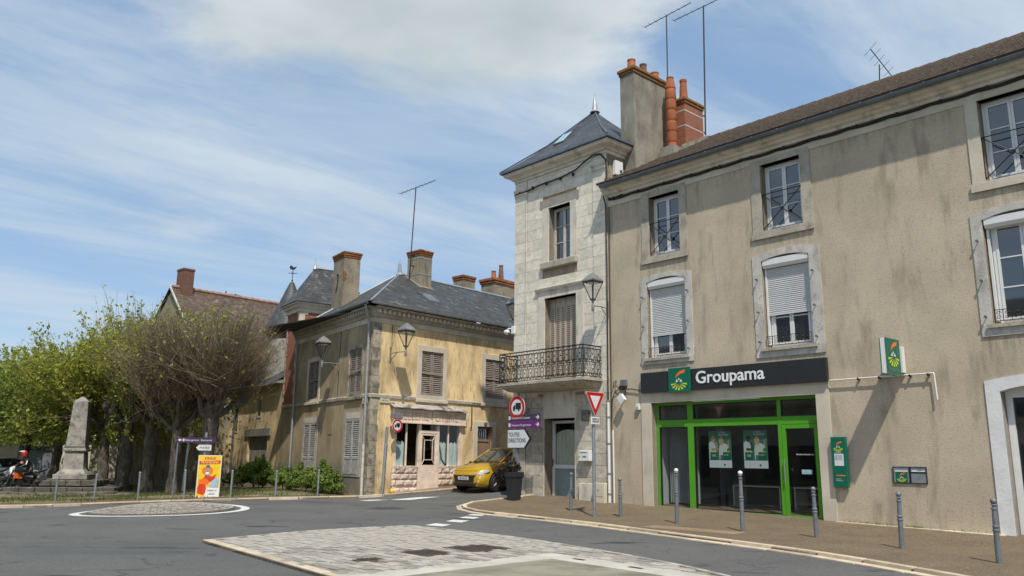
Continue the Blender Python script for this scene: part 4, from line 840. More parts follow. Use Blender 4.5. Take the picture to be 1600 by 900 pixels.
# balcony
BX0, BX1, BY = -4.17, -.28, -.90
bl = MB(); bl.box(BX0-.06, BX1+.06, BY-.05, -.01, 3.86, 3.94); bl.prism([(-.01, 3.66), (-.55, 3.70), (BY+.02, 3.80), (BY, 3.858), (-.01, 3.858)], BX0+.05, BX1-.05, 'x'); bal = bl.build('balcony', M['surround'], twr)
rl = MB(); zb, zt = 3.99, 4.95
for z, r in ((zb, .016), (zt, .022), (zt-.1, .014), (zb+.09, .014), (4.43, .013), (4.51, .013)): rl.tube([(BX0, -.02, z), (BX0, BY, z), (BX1, BY, z), (BX1, -.02, z)], r, 5)
for x, y in ((BX0, BY), (BX1, BY), (BX0, -.03), (BX1, -.03)): rl.tube([(x, y, 3.94), (x, y, zt+.02)], .018, 6)
rl.build('railing', M['iron'], bal)
def motif():
    mb = MB(); w = .075; r = .0145
    for zc, hh in ((4.43+.24, .20), (4.20, .17)):
        pts = [(-w, 0, zc-hh+w)]+[(w*math.cos(a), 0, zc+hh-w+w*math.sin(a)) for a in [math.pi-math.pi*q/6 for q in range(7)]]+[(w*math.cos(a), 0, zc-hh+w+w*math.sin(a)) for a in [-math.pi*q/6 for q in range(7)]]
        mb.tube(pts, r, 4, closed=True)
    mb.tube([(.05*math.cos(a), 0, 4.47+.05*math.sin(a)) for a in [2*math.pi*q/8 for q in range(8)]], r, 4, closed=True)
    mb.lathe([(.0, -.012), (.03, -.006), (.03, .006), (0, .012)], 6, (0, 0, 4.69), 'y'); mb.lathe([(.0, -.012), (.026, -.006), (.026, .006), (0, .012)], 6, (0, 0, 4.22), 'y')
    mb.tube([(.14, 0, 3.99), (.14, 0, 4.94)], .009, 4)
    for zc, sg in ((4.83, 1), (4.60, -1), (4.36, 1), (4.08, -1)): mb.tube([(.14-.05, 0, zc-.03*sg), (.14-.02, 0, zc+.03*sg), (.14+.02, 0, zc+.03*sg), (.14+.05, 0, zc-.03*sg)], .010, 4)
    return mb.mesh('baluster', M['iron'])
mo = motif(); n = 14
for k in range(n):
    o = mesh_obj('baluster', mo, None, bal); o.location = (BX0+(BX1-BX0)*(k+.5)/n, BY, 0)
for x in (BX0, BX1):
    for k in range(3): o = mesh_obj('baluster', mo, None, bal); o.location = (x, BY+.87*(k+.5)/3, 0); o.rotation_euler = (0, 0, math.pi/2)

# ================================================================== OCHRE CORNER SHOP (FR = shop front, FL = long side)
shop = thing('corner_shop_house', 'ochre rendered two-storey corner house with faded pink shop front and closed louvred shutters', 'building', FR)
DL = rad(ROTL-ROTR)
def left(o): o.rotation_euler = (0, 0, DL); return o
cD, sD = math.cos(DL), math.sin(DL)
def l2r(x, y, z=0): return (x*cD-y*sD, x*sD+y*cD, z)           # FL local -> FR local
W1, W2 = (2.37, 3.51, 3.80, 5.50), (5.90, 7.02, 3.90, 5.52); SHP = (1.15, 4.57, -.6, 2.72); D1 = (5.50, 6.40, -.6, 2.72)
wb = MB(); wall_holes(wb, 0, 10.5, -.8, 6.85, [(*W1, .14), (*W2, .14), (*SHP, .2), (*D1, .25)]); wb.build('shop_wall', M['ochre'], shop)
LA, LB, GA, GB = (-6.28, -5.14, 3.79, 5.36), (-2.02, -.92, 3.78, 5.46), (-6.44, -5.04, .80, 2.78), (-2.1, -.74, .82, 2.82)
wb = MB(); wall_holes(wb, -7.9, 0, -.8, 6.85, [(*LA, .13), (*LB, .13), (*GA, .08), (*GB, .08)]); wb.box(-9.4, -7.9, .0, .3, -.8, 3.6); left(wb.build('side_wall', M['ochre_shaded'], shop))
def louvre(parent, x0, x1, z0, z1, y, m, name='shutter', solid=0.0, slat=.075, lefty=False, tilt=0.0):
    w = (x1-x0)/2; out = []
    for k in range(2):
        a, b = x0+k*w+.012, x0+(k+1)*w-.012; s = .06; fr = MB(); fr.ring(rect(a, b, z0, z1), rect(a+s, b-s, z0+s, z1-s), y-.03, y+.012)
        zs = z0+s
        if solid: fr.box(a+s, b-s, y-.02, y, z0+s, z0+solid); fr.box(a+s, b-s, y-.03, y+.012, z0+solid, z0+solid+.07); zs = z0+solid+.07
        fr.box(a+s, b-s, y-.028, y+.01, (z0+z1)/2-.035, (z0+z1)/2+.035) if not solid else None
        o = fr.build(name, m, parent)
        if lefty: left(o)
        sl = MB(); z = zs+.01; i = 0
        while z < z1-s-.03:
            if abs(z+.02-(z0+z1)/2) > .05 or solid:
                jj = R.uniform(-.004, .004)
                sl.add([(a+s-.01, y-.026+jj, z), (b-s+.01, y-.026-jj, z), (b-s+.01, y+.018, z+slat*.85), (a+s-.01, y+.018, z+slat*.85), (a+s-.01, y-.02+jj, z-.012), (b-s+.01, y-.02-jj, z-.012)], [(0, 1, 2, 3), (4, 5, 1, 0)])
            z += slat
        struct(sl.build('louvre_slats', m, o), 'stuff'); out.append(o)
    bk = MB().box(x0, x1, y+.03, y+.05, z0, z1).build('shutter_gap', M['dark_room'], parent)
    if lefty: left(bk)
    return out
def plain_surround(x0, x1, z0, z1, h, m, parent, lefty=False, sill=True):
    mb = MB(); mb.ring(rect(x0, x1, z0, z1), rect(*h[:4]), -.03, .06); o = mb.build('window_surround', m, parent, bevel=.008)
    if lefty: left(o)
    if sill:
        s = MB().box(x0-.05, x1+.05, -.09, .0, z0-.1, z0+.02).build('sill', m, parent, bevel=.015)
        if lefty: left(s)
for h, o in ((W1, (2.15, 3.70, 3.62, 5.72)), (W2, (5.68, 7.25, 3.66, 5.75))):
    plain_surround(*o, h, M['limestone'], shop); sh_ = louvre(shop, *h, .05, M['shutter_old'])
    ib = MB().tube([(h[0]+.02, .0, (h[2]+h[3])/2-.02), (h[1]-.02, .0, (h[2]+h[3])/2-.05)], .016, 5).build('shutter_bar', M['wood_brown'], shop)
for h, o in ((LA, (-6.46, -4.95, 3.66, 5.55)), (LB, (-2.17, -.75, 3.64, 5.62))):
    plain_surround(*o, h, M['quoin_dirty'] if h is LB else M['limestone'], shop, True); louvre(shop, *h, .05, M['shutter_old'], lefty=True)
    left(MB().tube([(h[0]+.02, .0, (h[2]+h[3])/2-.1), (h[1]-.02, .0, (h[2]+h[3])/2)], .016, 5).build('shutter_bar', M['wood_brown'], shop))
for h in (GA, GB):
    left(MB().ring(rect(h[0]-.14, h[1]+.14, h[2]-.08, h[3]+.30), rect(*h), -.02, .04).build('window_surround', M['surround'], shop)); louvre(shop, *h, .0, M['shutter_pale'], solid=.55, lefty=True)
    left(MB().box(h[0]+.05, h[1]-.05, -.028, -.021, h[3]+.03, h[3]+.25).build('lintel', M['limestone'], shop))
# string course, cornice band with dentils, gutter
for lefty, x0, x1, hs in ((False, .0, 10.5, [(2.1, 3.75), (5.63, 7.3)]), (True, -9.4, .0, [(-6.5, -4.9), (-2.2, -.7)])):
    xs = [x0]+[v for h in hs for v in h]+[x1]
    for a, b in zip(xs[::2], xs[1::2]):
        o = MB().prism([(-.002, 3.56), (-.05, 3.58), (-.06, 3.68), (-.002, 3.72)], a, b, 'x').build('string_course', M['surround'], shop); left(o) if lefty else None
    x0b = -7.9 if lefty else x0
    o = MB().box(x0b, x1, -.03, -.002, 6.33, 6.53).build('frieze_band', M['limestone'], shop); left(o) if lefty else None
    e0, e1 = ((-7.9, .10) if lefty else (-.10, 10.5))
    o = MB().prism([(-.002, 6.535), (-.08, 6.54), (-.10, 6.60), (-.14, 6.63), (-.14, 6.80), (-.30, 6.83), (-.33, 6.90), (-.002, 6.90)], e0, e1, 'x').build('cornice', M['surround'], shop); left(o) if lefty else None
    d = MB(); x = e0+.1
    while x < e1-.1: d.box(x, x+.10, -.27, -.141, 6.66, 6.79); x += .23
    o = struct(d.build('dentils', M['limestone'] if not lefty else M['surround'], shop), 'stuff'); left(o) if lefty else None
    g0, g1 = ((-7.95, .30) if lefty else (-.45, 10.5))
    o = MB().prism([(-.42+.075*math.cos(a), 6.99+.075*math.sin(a)) for a in [math.pi+math.pi*k/6 for k in range(7)]], g0, g1, 'x').build('gutter', M['zinc_light'] if not lefty else M['zinc'], shop); left(o) if lefty else None
# quoins at the corner
z = -.3; k = 0
while z < 6.3:
    h = R.uniform(.36, .62); wq = .37 if k % 2 else .33
    MB().box(-.005, wq, -.014, -.003, z+.006, min(z+h, 6.32)).build('quoin', M['quoin_dirty'], shop, bevel=.008); left(MB().box(-(.22 if k % 2 == 0 else .18), .004, -.014, -.003, z+.006, min(z+h, 6.32)).build('quoin', M['quoin_dirty'], shop, bevel=.008)); z += h; k += 1
# roof
def roof_faces(name, m, parent, faces, under=True):
    bm = bmesh.new(); uvl = bm.loops.layers.uv.new('UVMap')
    for f in faces:
        P = [Vector(p) for p in f]; e = (P[1]-P[0]).normalized(); n = e.cross(P[-1]-P[0]).normalized(); u = n.cross(e)
        fc = bm.faces.new([bm.verts.new(p) for p in P])
        for lp, p in zip(fc.loops, P): lp[uvl].uv = ((p-P[0]).dot(e), (p-P[0]).dot(u))
    bmesh.ops.remove_doubles(bm, verts=bm.verts, dist=.001)
    me = bpy.data.meshes.new(name); bm.to_mesh(me); bm.free(); me.materials.append(m); return mesh_obj(name, me, None, parent)
Cn = (-.565, -.47, 7.0); Le = (.72, 5.2, 7.0); Ap = (3.62, 3.08, 9.23); Re = (10.5, -.47, 7.0); Rr = (10.5, 3.0, 9.2); Bk = (10.5, 7.9, 7.0)
Cm = (1.3, .98, 7.93)
rf = roof_faces('roof', M['slate_old'], shop, [(Cn, Re, Rr, Ap), (Le, Cn, Ap), (Bk, Le, Ap, Rr)])
left(MB().box(-7.9, -6.0, -.44, 4.0, 6.93, 6.99).build('lead_valley', M['zinc'], shop)); MB().box(-.0, 10.5, .3, 7.5, 6.86, 6.9).build('attic_floor', M['dark_room'], shop)
hp = MB(); hp.tube([Ap, Rr], .07, 6); hp.tube([Cn, Ap], .035, 5); hp.tube([Le, Ap], .05, 6); hp.build('ridge_flashing', M['zinc_light'], rf)
MB().lathe([(.16, 0), (.10, .1), (.06, .5), (.02, .62), (0, .75)], 8, (Ap[0], Ap[1], Ap[2]-.05)).build('finial', M['zinc_light'], rf)
def slope_z(y): return 7.0+(y+.47)*2.23/3.55
sk = MB(); yk = .80
sk.loft([[(x, y, slope_z(y)+h) for x, y in ((3.1, yk-.32), (3.75, yk-.32), (3.75, yk+.38), (3.1, yk+.38))] for h in (-.05, .07)]); sk = sk.build('skylight', M['zinc'], rf)
MB().add([(x, y, slope_z(y)+.076) for x, y in ((3.16, yk-.27), (3.69, yk-.27), (3.69, yk+.33), (3.16, yk+.33))], [(0, 1, 2, 3)]).build('skylight_pane', M['pane'], sk)
c = chimney(rf, 3.95, 4.62, 2.12, 2.95, 8.0, 9.98, M['chimney_old'], M['brick_cap'], .26, .06, 3)
for z in (9.86, 9.15): MB().box(3.94, 4.63, 2.11, 2.96, z, z+.035).build('strap_band', M['zinc_light'], c)
MB().prism([(2.0, 8.45), (3.0, 9.1), (3.0, 9.2), (2.0, 8.57)], 3.85, 4.70, 'x').build('flashing', M['chimney_cement'], c)
c = chimney(rf, 8.55, 9.35, 4.2, 4.9, 8.0, 10.0, M['chimney_old'], M['brick_cap'], .24, .06, 2)
c = chimney(rf, -5.05, -3.92, .33, 1.05, 6.9, 9.62, M['chimney_old'], M['brick_cap'], .26, .07, 3); left(c)
ti_ = MB(); ti_.tube([(-4.55, .31, 8.9), (-4.5, .30, 9.0), (-4.42, .30, 8.95), (-4.5, .30, 8.5), (-4.6, .30, 8.2)], .018, 5); ti_.build('wall_tie', M['iron'], c)
bk = MB()
for k in range(5): bk.box(-4.02+.03*(k % 2), -3.905, .325, .42+.05*(k % 2), 8.62+k*.085, 8.69+k*.085)
bk.build('bare_bricks', M['brick_red'], c)
# shop front
sf = thing('x', 'x', 'x'); bpy.data.objects.remove(sf)
fr = MB()
for x in (1.15, 4.47): fr.box(x, x+.10, -.03, .12, .2, 2.72)
for x in (2.34, 3.27): fr.box(x, x+.11, -.04, .12, .24, 2.72)
for x in (1.76, 3.90): fr.box(x-.028, x+.028, .0, .06, 1.13, 2.70)
fr.box(2.45, 3.27, -.035, .1, 2.36, 2.47); fr.box(1.25, 2.34, -.05, .12, 1.09, 1.15); fr.box(3.38, 4.47, -.05, .12, 1.09, 1.15); front = fr.build('shop_frame', M['pink'], shop)
for x0, x1 in ((1.25, 1.735), (1.785, 2.34), (3.38, 3.875), (3.925, 4.47)): MB().flat(rect(x0, x1, 1.15, 2.71), .03).build('pane', M['shop_glass'], front)
MB().flat(rect(2.45, 3.27, 2.47, 2.71), .03).build('pane', M['shop_glass'], front)
def curtain(x0, x1, z0, z1):
    mb = MB(); n = 24; vs = []
    for k in range(n+1):
        x = x0+(x1-x0)*k/n; yy = .10+.02*math.sin(k*1.9)+R.uniform(-.006, .006); zt = z1+.03*math.sin(k*.8)
        vs += [(x, yy, z0), (x, yy, zt)]
    mb.v = vs; mb.f = [(2*k, 2*k+2, 2*k+3, 2*k+1) for k in range(n)]; return mb
for x0, x1 in ((1.26, 1.74), (3.39, 3.87), (3.93, 4.46)): curtain(x0, x1, 1.15, 2.03).build('curtain', M['curtain'], front)
MB().tube([(3.42, .085, 2.15), (3.55, .085, 1.75), (3.62, .085, 1.4), (3.85, .085, 1.16)], .025, 5).build('torn_edge', M['dark_room'], front)
dl = MB(); dl.ring(rect(2.45, 3.27, .26, 2.36), rect(2.53, 3.19, 1.18, 2.28), -.02, .05); dl.box(2.53, 3.19, -.012, .04, .3, 1.18); dl = dl.build('shop_door', M['pink'], front)
g = MB(); g.ring(rect(2.64, 3.08, 1.36, 2.12), rect(2.665, 3.055, 1.385, 2.095), -.01, .02)
for a, b in (((2.53, 1.18), (2.65, 1.37)), ((3.19, 1.18), (3.07, 1.37)), ((2.53, 2.28), (2.65, 2.11)), ((3.19, 2.28), (3.07, 2.11))): g.tube([(a[0], .0, a[1]), (b[0], .0, b[1])], .016, 4)
g.build('door_glazing_bars', M['pink'], dl); MB().flat(rect(2.52, 3.2, 1.17, 2.29), .03).build('pane', M['shop_glass'], dl)
rm = MB(); rm.add([(1.0, 3, .2), (4.7, 3, .2), (4.7, 3, 2.9), (1.0, 3, 2.9), (1.0, .21, .2), (4.7, .21, .2), (4.7, .21, 2.9), (1.0, .21, 2.9)], [(0, 1, 2, 3), (0, 4, 5, 1), (3, 2, 6, 7), (0, 3, 7, 4), (1, 5, 6, 2)]); rm.build('shop_interior', M['dark_room'], shop)
for xa, xb in ((1.10, 2.33), (3.39, 4.62)):
    MB().box(xa, xb, .01, .15, -.5, 1.09).build('stall_riser', M['pink'], front)
    for r in range(5):
        z0 = .20+r*.222-.06*(r == 0); n = 3; off = .5 if r % 2 else 0; xs = sorted({xa, xb, *[xa+(xb-xa)*(k+off)/n for k in range(1, n)], *([xa+(xb-xa)*off/n] if off else []), *([xa+(xb-xa)*(n-.5)/n] if off else [])})
        for a, b in zip(xs[:-1], xs[1:]):
            if b-a < .05: continue
            p = MB(); z1 = min(z0+.212, 1.088); p.loft([[(a+.006, .008, z0+.006), (b-.006, .008, z0+.006), (b-.006, .008, z1), (a+.006, .008, z1)], [(a+.01, -.025, z0+.012), (b-.01, -.025, z0+.012), (b-.01, -.025, z1-.006), (a+.01, -.025, z1-.006)], [(a+.07, -.055-R.uniform(0, .02), z0+.06), (b-.07, -.055, z0+.06), (b-.07, -.05-R.uniform(0, .02), z1-.05), (a+.07, -.05, z1-.05)]]); p.build('rusticated_block', M['pink_stone'], front)
MB().box(1.02, 4.70, -.14, -.005, 2.72, 3.22).build('fascia_board', M['pink'], front); MB().box(1.02, 4.70, -.17, -.143, 2.70, 2.75).build('fascia_moulding', M['pink'], front)
text('SELLERIE - LITERIE', .40, M['pink_dark'], front, (1.27, -.141, 2.84), ext=.016, bold=-.004, spacing=1.02, xs=.93)
for x in (1.9, 2.9, 3.6): MB().box(x, x+.012, -.1435, -.139, 2.76, 3.21).build('fascia_joint', M['wood_brown'], front)
aw = MB(); N_ = 14
for k in range(N_):
    x0 = .86+(4.66-.86)*k/N_; x1 = .86+(4.66-.86)*(k+1)/N_; s = .03*math.sin(k*1.7)
    aw.loft([[(x0, -.01, 3.44), (x0, -.30, 3.27+s*.5), (x0, -.30, 3.235+s*.5), (x0, -.01, 3.40)], [(x1, -.01, 3.44), (x1, -.30, 3.27+.015*math.sin((k+1)*1.7)), (x1, -.30, 3.235+.015*math.sin((k+1)*1.7)), (x1, -.01, 3.40)]])
aw.build('tin_awning', M['rusty_tin'], front)
# house door no. 1
plain_surround(5.27, 6.59, .25, 2.93, (5.5, 6.4, -.5, 2.72), M['limestone'], shop, sill=False)
dd = MB(); dd.ring(rect(5.5, 6.4, .3, 2.72), rect(5.58, 6.32, .35, 2.64), .12, .2); dd.box(5.58, 6.32, .12, .19, 2.12, 2.22); dd.box(5.58, 6.32, .15, .19, .35, 2.12); hdoor = dd.build('house_door', M['wood_brown'], shop)
for x0, x1, z0, z1 in ((5.66, 5.91, .5, 1.1), (5.99, 6.24, .5, 1.1), (5.66, 5.91, 1.22, 2.05), (5.99, 6.24, 1.22, 2.05)): MB().box(x0, x1, .135, .152, z0, z1).build('door_panel', M['wood_brown'], hdoor, bevel=.006)
MB().box(5.58, 6.32, .17, .175, 2.22, 2.64).build('fanlight_pane', M['pane'], hdoor); f_ = MB()
for k in range(5): f_.tube([(5.66+k*.145, .16, 2.23), (5.80+k*.1, .16, 2.63)], .010, 4); f_.tube([(5.80+k*.1, .16, 2.23), (5.66+k*.145, .16, 2.63)], .010, 4)
f_.build('fanlight_grille', M['iron'], hdoor)
pl = MB().box(5.87, 6.03, -.045, -.031, 2.76, 2.89).build('number_plate', M['blue_print'], shop); pl.data.materials[0] = M['purple_dark']; text('1', .11, M['white'], pl, (5.92, -.046, 2.785), ext=.001)
# pipes
def pipe(name, pts, r, m, parent, lefty=False, n=8):
    o = MB().tube(pts, r, n).build(name, m, parent, smooth=50); left(o) if lefty else None; return o
pipe('downpipe', [(.06, -.40, 6.93), (.06, -.36, 6.72), (-.20, -.12, 6.40), (-.20, -.10, 5.9), (-.20, -.10, 1.9)], .05, M['zinc_light'], shop, True); pipe('downpipe', [(-.20, -.10, 1.9), (-.20, -.10, -.2)], .055, M['old_white'], shop, True)
pipe('downpipe', [(-7.62, -.40, 6.9), (-7.68, -.12, 6.4), (-7.68, -.10, 3.0), (-7.68, -.10, .3)], .05, M['zinc_light'], shop, True)
pipe('black_pipe', [(10.4, -.04, 3.60), (5.17, -.04, 3.63), (5.12, -.04, 3.58), (5.12, -.05, 2.72), (5.06, -.05, 2.62)], .022, M['cable'], shop)
cb = MB(); cb.tube([(.86, -.01, 6.32), (.86, -.015, 5.4)], .012, 4); cb.build('lamp_cable', M['cable'], shop); left(MB().tube([(-3.0, -.01, 6.32), (-3.05, -.015, 5.2), (-3.05, -.012, 3.75)], .012, 4).build('lamp_cable', M['cable'], shop))
left(MB().box(-3.8, -3.35, -.012, .0, 2.30, 2.78).build('meter_hatch', M['ochre_shaded'], shop))
# rear neighbour with grey gable and two pots
nb = thing('grey_gable_house', 'grey rendered gable wall with brick-capped chimney and two terracotta pots behind the corner house', 'building', FR, (9.7, 3.2, 0))
wb = MB().box(0, 8, 0, .9, 0, 9.9); wb.prism([(.0, 0), (.0, 9.0), (-6.0, 6.8), (-6, 0)], .15, 8, 'x'); wb.build('wall', M['chimney_old'], nb)
cp = MB(); cp.box(-.06, 2.4, -.06, .96, 9.901, 10.02).box(-.10, 2.4, -.10, 1.0, 10.021, 10.16); cp.build('chimney_cap', M['brick_cap'], nb, bevel=.015)
pot(nb, .42, .45, 10.16, .15, .11, .46, M['terracotta']); pot(nb, .95, .45, 10.16, .16, .10, .85, M['terracotta_dark'])

# ================================================================== BRICK PAVILION, TURRET, GARAGE, LONG HOUSE (frame FL)
pav = thing('brick_pavilion', 'slim red brick pavilion with white stone quoins and steep slate roof adjoining the ochre house', 'building', FL, (-8.65, 1.6, 0))
hx, hy = .77, 1.62
pav.location.z += .2; MB().box(-hx, hx, -hy+.02, hy, 3.35, 7.62).build('wall', M['brick_red'], pav)
z = 3.62; k = 0
while z < 7.55:
    for sx in (-1, 1):
        w = (.30 if k % 2 else .20)*(.45 if sx < 0 else .9); x0, x1 = (-hx-.03, -hx+w) if sx < 0 else (hx-w, hx+.03)
        MB().box(x0, x1, -hy-.012, -hy+(.25 if k % 2 == 0 else .4), z+.004, z+.29).build('quoin', M['quoin_dirty'] if sx < 0 else M['limestone'], pav, bevel=.01)
    MB().box(hx-.2, hx+.03, hy-.3, hy+.012, z+.004, z+.29).build('quoin', M['limestone'], pav); z += .30; k += 1
cm = MB(); rect_rings(cm, [(.0, 7.62), (.06, 7.64), (.07, 7.80), (.16, 7.84), (.18, 7.94), (.27, 7.98), (.27, 8.05), (.0, 8.06)], -hx, hx, -hy, hy); cm.build('cornice', M['limestone'], pav)
rings = []
for k in range(13):
    t = k/12; s = 1-t; rings.append((-(hx+.33)*s, (hx+.33)*s, -(hy+.33)*s-.75*t, (hy+.33)*s+.75*t, 8.06+1.85*t-.22*math.sin(math.pi*t)*(1-t)))
rf = roof_rings('roof', M['slate_old'], pav, [(-hx-.2, hx+.2, -hy-.2, hy+.2, 8.04)]+rings)
MB().lathe([(.12, 0), (.06, .2), (.02, .4), (0, .62)], 7, (0, -.75, 9.85)).build('finial', M['zinc_light'], rf); MB().tube([(0, -.75, 9.92), (0, .75, 9.92)], .05, 6).build('ridge_flashing', M['zinc_light'], rf)
pipe('downpipe', [(hx+.3, .5, 8.0), (hx+.05, .5, 7.75), (hx+.05, .5, 7.0)], .045, M['old_white'], pav)
tur = thing('round_turret', 'round stone turret with a pointed slate cone and weathercock behind the brick pavilion', 'building', FW, (-11.25, 40.2, 0))
MB().lathe([(1.02, -.5), (1.02, 7.15)], 24).build('wall', M['old_stone'], tur, smooth=50); MB().lathe([(1.05, 7.151), (1.05, 7.50), (1.0, 7.51)], 24).build('brick_band', M['brick_dark'], tur, smooth=50)
def cone_uv(name, m, parent, prof, n=28):
    bm = bmesh.new(); uvl = bm.loops.layers.uv.new('UVMap'); vv = 0
    for (r0, z0), (r1, z1) in zip(prof[:-1], prof[1:]):
        L = math.hypot(r1-r0, z1-z0)
        for k in range(n):
            a0, a1 = 2*math.pi*k/n, 2*math.pi*(k+1)/n; P = [(r0*math.cos(a0), r0*math.sin(a0), z0), (r0*math.cos(a1), r0*math.sin(a1), z0), (r1*math.cos(a1), r1*math.sin(a1), z1), (r1*math.cos(a0), r1*math.sin(a0), z1)]
            f = bm.faces.new([bm.verts.new(p) for p in P])
            for lp, uv in zip(f.loops, ((a0*.9, vv), (a1*.9, vv), (a1*.9, vv+L), (a0*.9, vv+L))): lp[uvl].uv = uv
        vv += L
    bmesh.ops.remove_doubles(bm, verts=bm.verts, dist=.0005); me = bpy.data.meshes.new(name); bm.to_mesh(me); bm.free(); me.shade_smooth(); me.materials.append(m); return mesh_obj(name, me, None, parent)
rf = cone_uv('roof', M['slate'], tur, [(1.0, 7.49), (1.28, 7.50), (1.02, 7.95), (.72, 8.65), (.40, 9.45), (.12, 10.1), (.02, 10.2)])
wv = MB(); wv.tube([(0, 0, 10.1), (0, 0, 10.95)], .018, 5); wv.lathe([(.0, 0), (.06, .05), (.0, .1)], 8, (0, 0, 10.2)); wv.tube([(-.22, 0, 10.62), (.22, 0, 10.62)], .014, 4); wv.tube([(0, -.22, 10.62), (0, .22, 10.62)], .014, 4)
wv.prism([(-.16, 10.86), (-.05, 10.80), (.10, 10.82), (.20, 10.98), (.12, 10.96), (.04, 10.92), (-.10, 11.05), (-.17, 10.98)], -.01, .01, 'y'); wv.build('weathercock', M['iron'], rf)
gar = thing('garage_building', 'low ochre outbuilding with grey plank doors under a beam and small slate roof', 'building', FL, (-9.42, 0, 0))
DG = (-4.75, -1.75, -.6, 2.36); WG = (-3.55, -3.05, 3.35, 4.5); WG2 = (-7.6, -6.7, 2.7, 3.9)
wb = MB(); wall_holes(wb, -9.2, 0, -.8, 4.85, [(*DG, .22), (*WG, .15), (*WG2, .15)]); wb.box(-9.2, -9.0, .002, 5, -.8, 4.85); wb.build('wall', M['garage_render'], gar)
MB().box(DG[0]-.5, DG[1]+.45, -.07, .1, 2.37, 2.74).build('lintel_beam', M['wood_grey'], gar, bevel=.01)
gd = MB().box(DG[0], DG[1], .16, .2, -.5, 2.36).build('garage_door', M['dark_room'], gar)
for k in range(9):
    x = DG[0]+(DG[1]-DG[0])*k/9; MB().box(x+.008, x+(DG[1]-DG[0])/9-.008, .12, .158, -.4, 2.34).build('plank', M['wood_grey'], gd)
for h in (WG, WG2):
    w = MB(); w.ring(rect(h[0]-.1, h[1]+.1, h[2]-.1, h[3]+.1), rect(*h), -.02, .05); w.build('window_surround', M['surround'], gar); MB().box(h[0], h[1], .10, .105, h[2], h[3]).build('window_pane', M['pane'], gar)
b_ = MB(); b_.prism([(-.9, -.6), (0, -.6), (0, 2.9), (-.12, 2.7)], -8.0, -7.4, 'x'); b_.build('buttress', M['garage_render'], gar)
pipe('downpipe', [(-7.1, -.09, 4.8), (-7.1, -.09, -.3)], .05, M['zinc'], gar)
rf = roof_faces('roof', M['slate_old'], gar, [((-9.3, -.35, 4.80), (.0, -.35, 4.80), (.0, 2.6, 6.85), (-9.3, 2.6, 6.85)), ((.0, 5.4, 4.8), (-9.3, 5.4, 4.8), (-9.3, 2.6, 6.85), (.0, 2.6, 6.85))])
MB().prism([(-.35, 4.72), (-.35, 4.79), (.0, 4.9), (.0, 4.72)], -9.3, 0, 'x').build('eaves', M['wood_grey'], gar); MB().tube([(-9.3, 2.6, 6.87), (0, 2.6, 6.87)], .06, 6).build('ridge_flashing', M['zinc_light'], rf)
# street-lamp stub on the pavilion
FH = Frame(Vector((-19.4, 45.0, 0)), ROTR)
lh = thing('long_tiled_house', 'big old house under a long mossy clay-tile roof behind the pollarded trees', 'building', FH)
wb = MB(); wall_holes(wb, 0, 16, -1, 6.2, [(3, 4, 3.2, 4.8, .2), (7, 8, 3.2, 4.8, .2), (11, 12, 3.2, 4.8, .2)], y=-4.5); wb.prism([(-4.49, -1), (-4.49, 6.2), (0, 10.72), (4.5, 6.2), (4.5, -1)], .0, .3, 'x'); wb.box(.3, 16, 4.2, 4.5, -1, 6.2).prism([(-4.49, -1), (-4.49, 6.2), (0, 10.72), (4.5, 6.2), (4.5, -1)], 15.7, 16, 'x'); wb.build('wall', M['chimney_old'], lh)
for x in (3, 7, 11): MB().box(x, x+1, -4.36, -4.33, 3.2, 4.8).build('window_pane', M['pane'], lh)
rf = roof_faces('roof', M['tile_old'], lh, [((-.15, -4.85, 5.95), (16.2, -4.85, 5.95), (16.2, 0, 10.85), (-.15, 0, 10.85)), ((16.2, 4.85, 5.95), (-.15, 4.85, 5.95), (-.15, 0, 10.85), (16.2, 0, 10.85))])
mb = MB(); x = 0
while x < 16: mb.tube([(x, 0, 10.84), (x+.42, 0, 10.86)], [.13, .15], 7); x += .42
struct(mb.build('ridge_tiles', M['ridge_old'], rf), 'stuff')
MB().prism([(-4.9, 5.9), (0, 10.84), (0, 10.95), (-4.9, 6.02)], -.22, -.14, 'x').build('verge_board', M['old_white'], rf)
c = chimney(rf, .35, 1.0, -.45, .35, 9.8, 11.85, M['brick_dark'], M['brick_dark'], .12, .03, 1)
dm = MB().box(4.9, 6.3, -3.6, -1.6, 7.4, 8.75).build('dormer', M['brick_dark'], rf); MB().box(4.8, 6.4, -3.7, -1.5, 8.751, 8.86).build('dormer_roof', M['limestone'], dm); MB().tube([(4.86, -3.66, 8.7), (4.86, -3.66, 7.4)], .05, 6).build('downpipe', M['old_white'], dm)
gw = thing('garden_wall', 'long brown rendered wall standing behind the row of trees', 'wall', FL, (-18.75, .2, 0))
MB().box(-30, 0, 0, .35, -1.2, 2.35).build('wall', M['brown_wall'], gw); MB().box(-30, .06, -.06, .41, 2.351, 2.46).build('coping', M['surround'], gw, bevel=.02)
rp = thing('rubble_pier', 'pale rubble stone pier at the end of the brown wall behind the first tree', 'pier', FL, (-18.9, -.5, 0))
z = -.5
while z < 3.7:
    h = R.uniform(.16, .28); x = -.45
    while x < .45:
        w = R.uniform(.22, .42); MB().box(x+.006, min(x+w, .5)-.006, -.18+R.uniform(-.02, .02), .2, z+.006, z+h-.006).build('stone', M['quoin_dirty'] if R.random() < .35 else M['smooth_stone'], rp, bevel=.02); x += w
    z += h

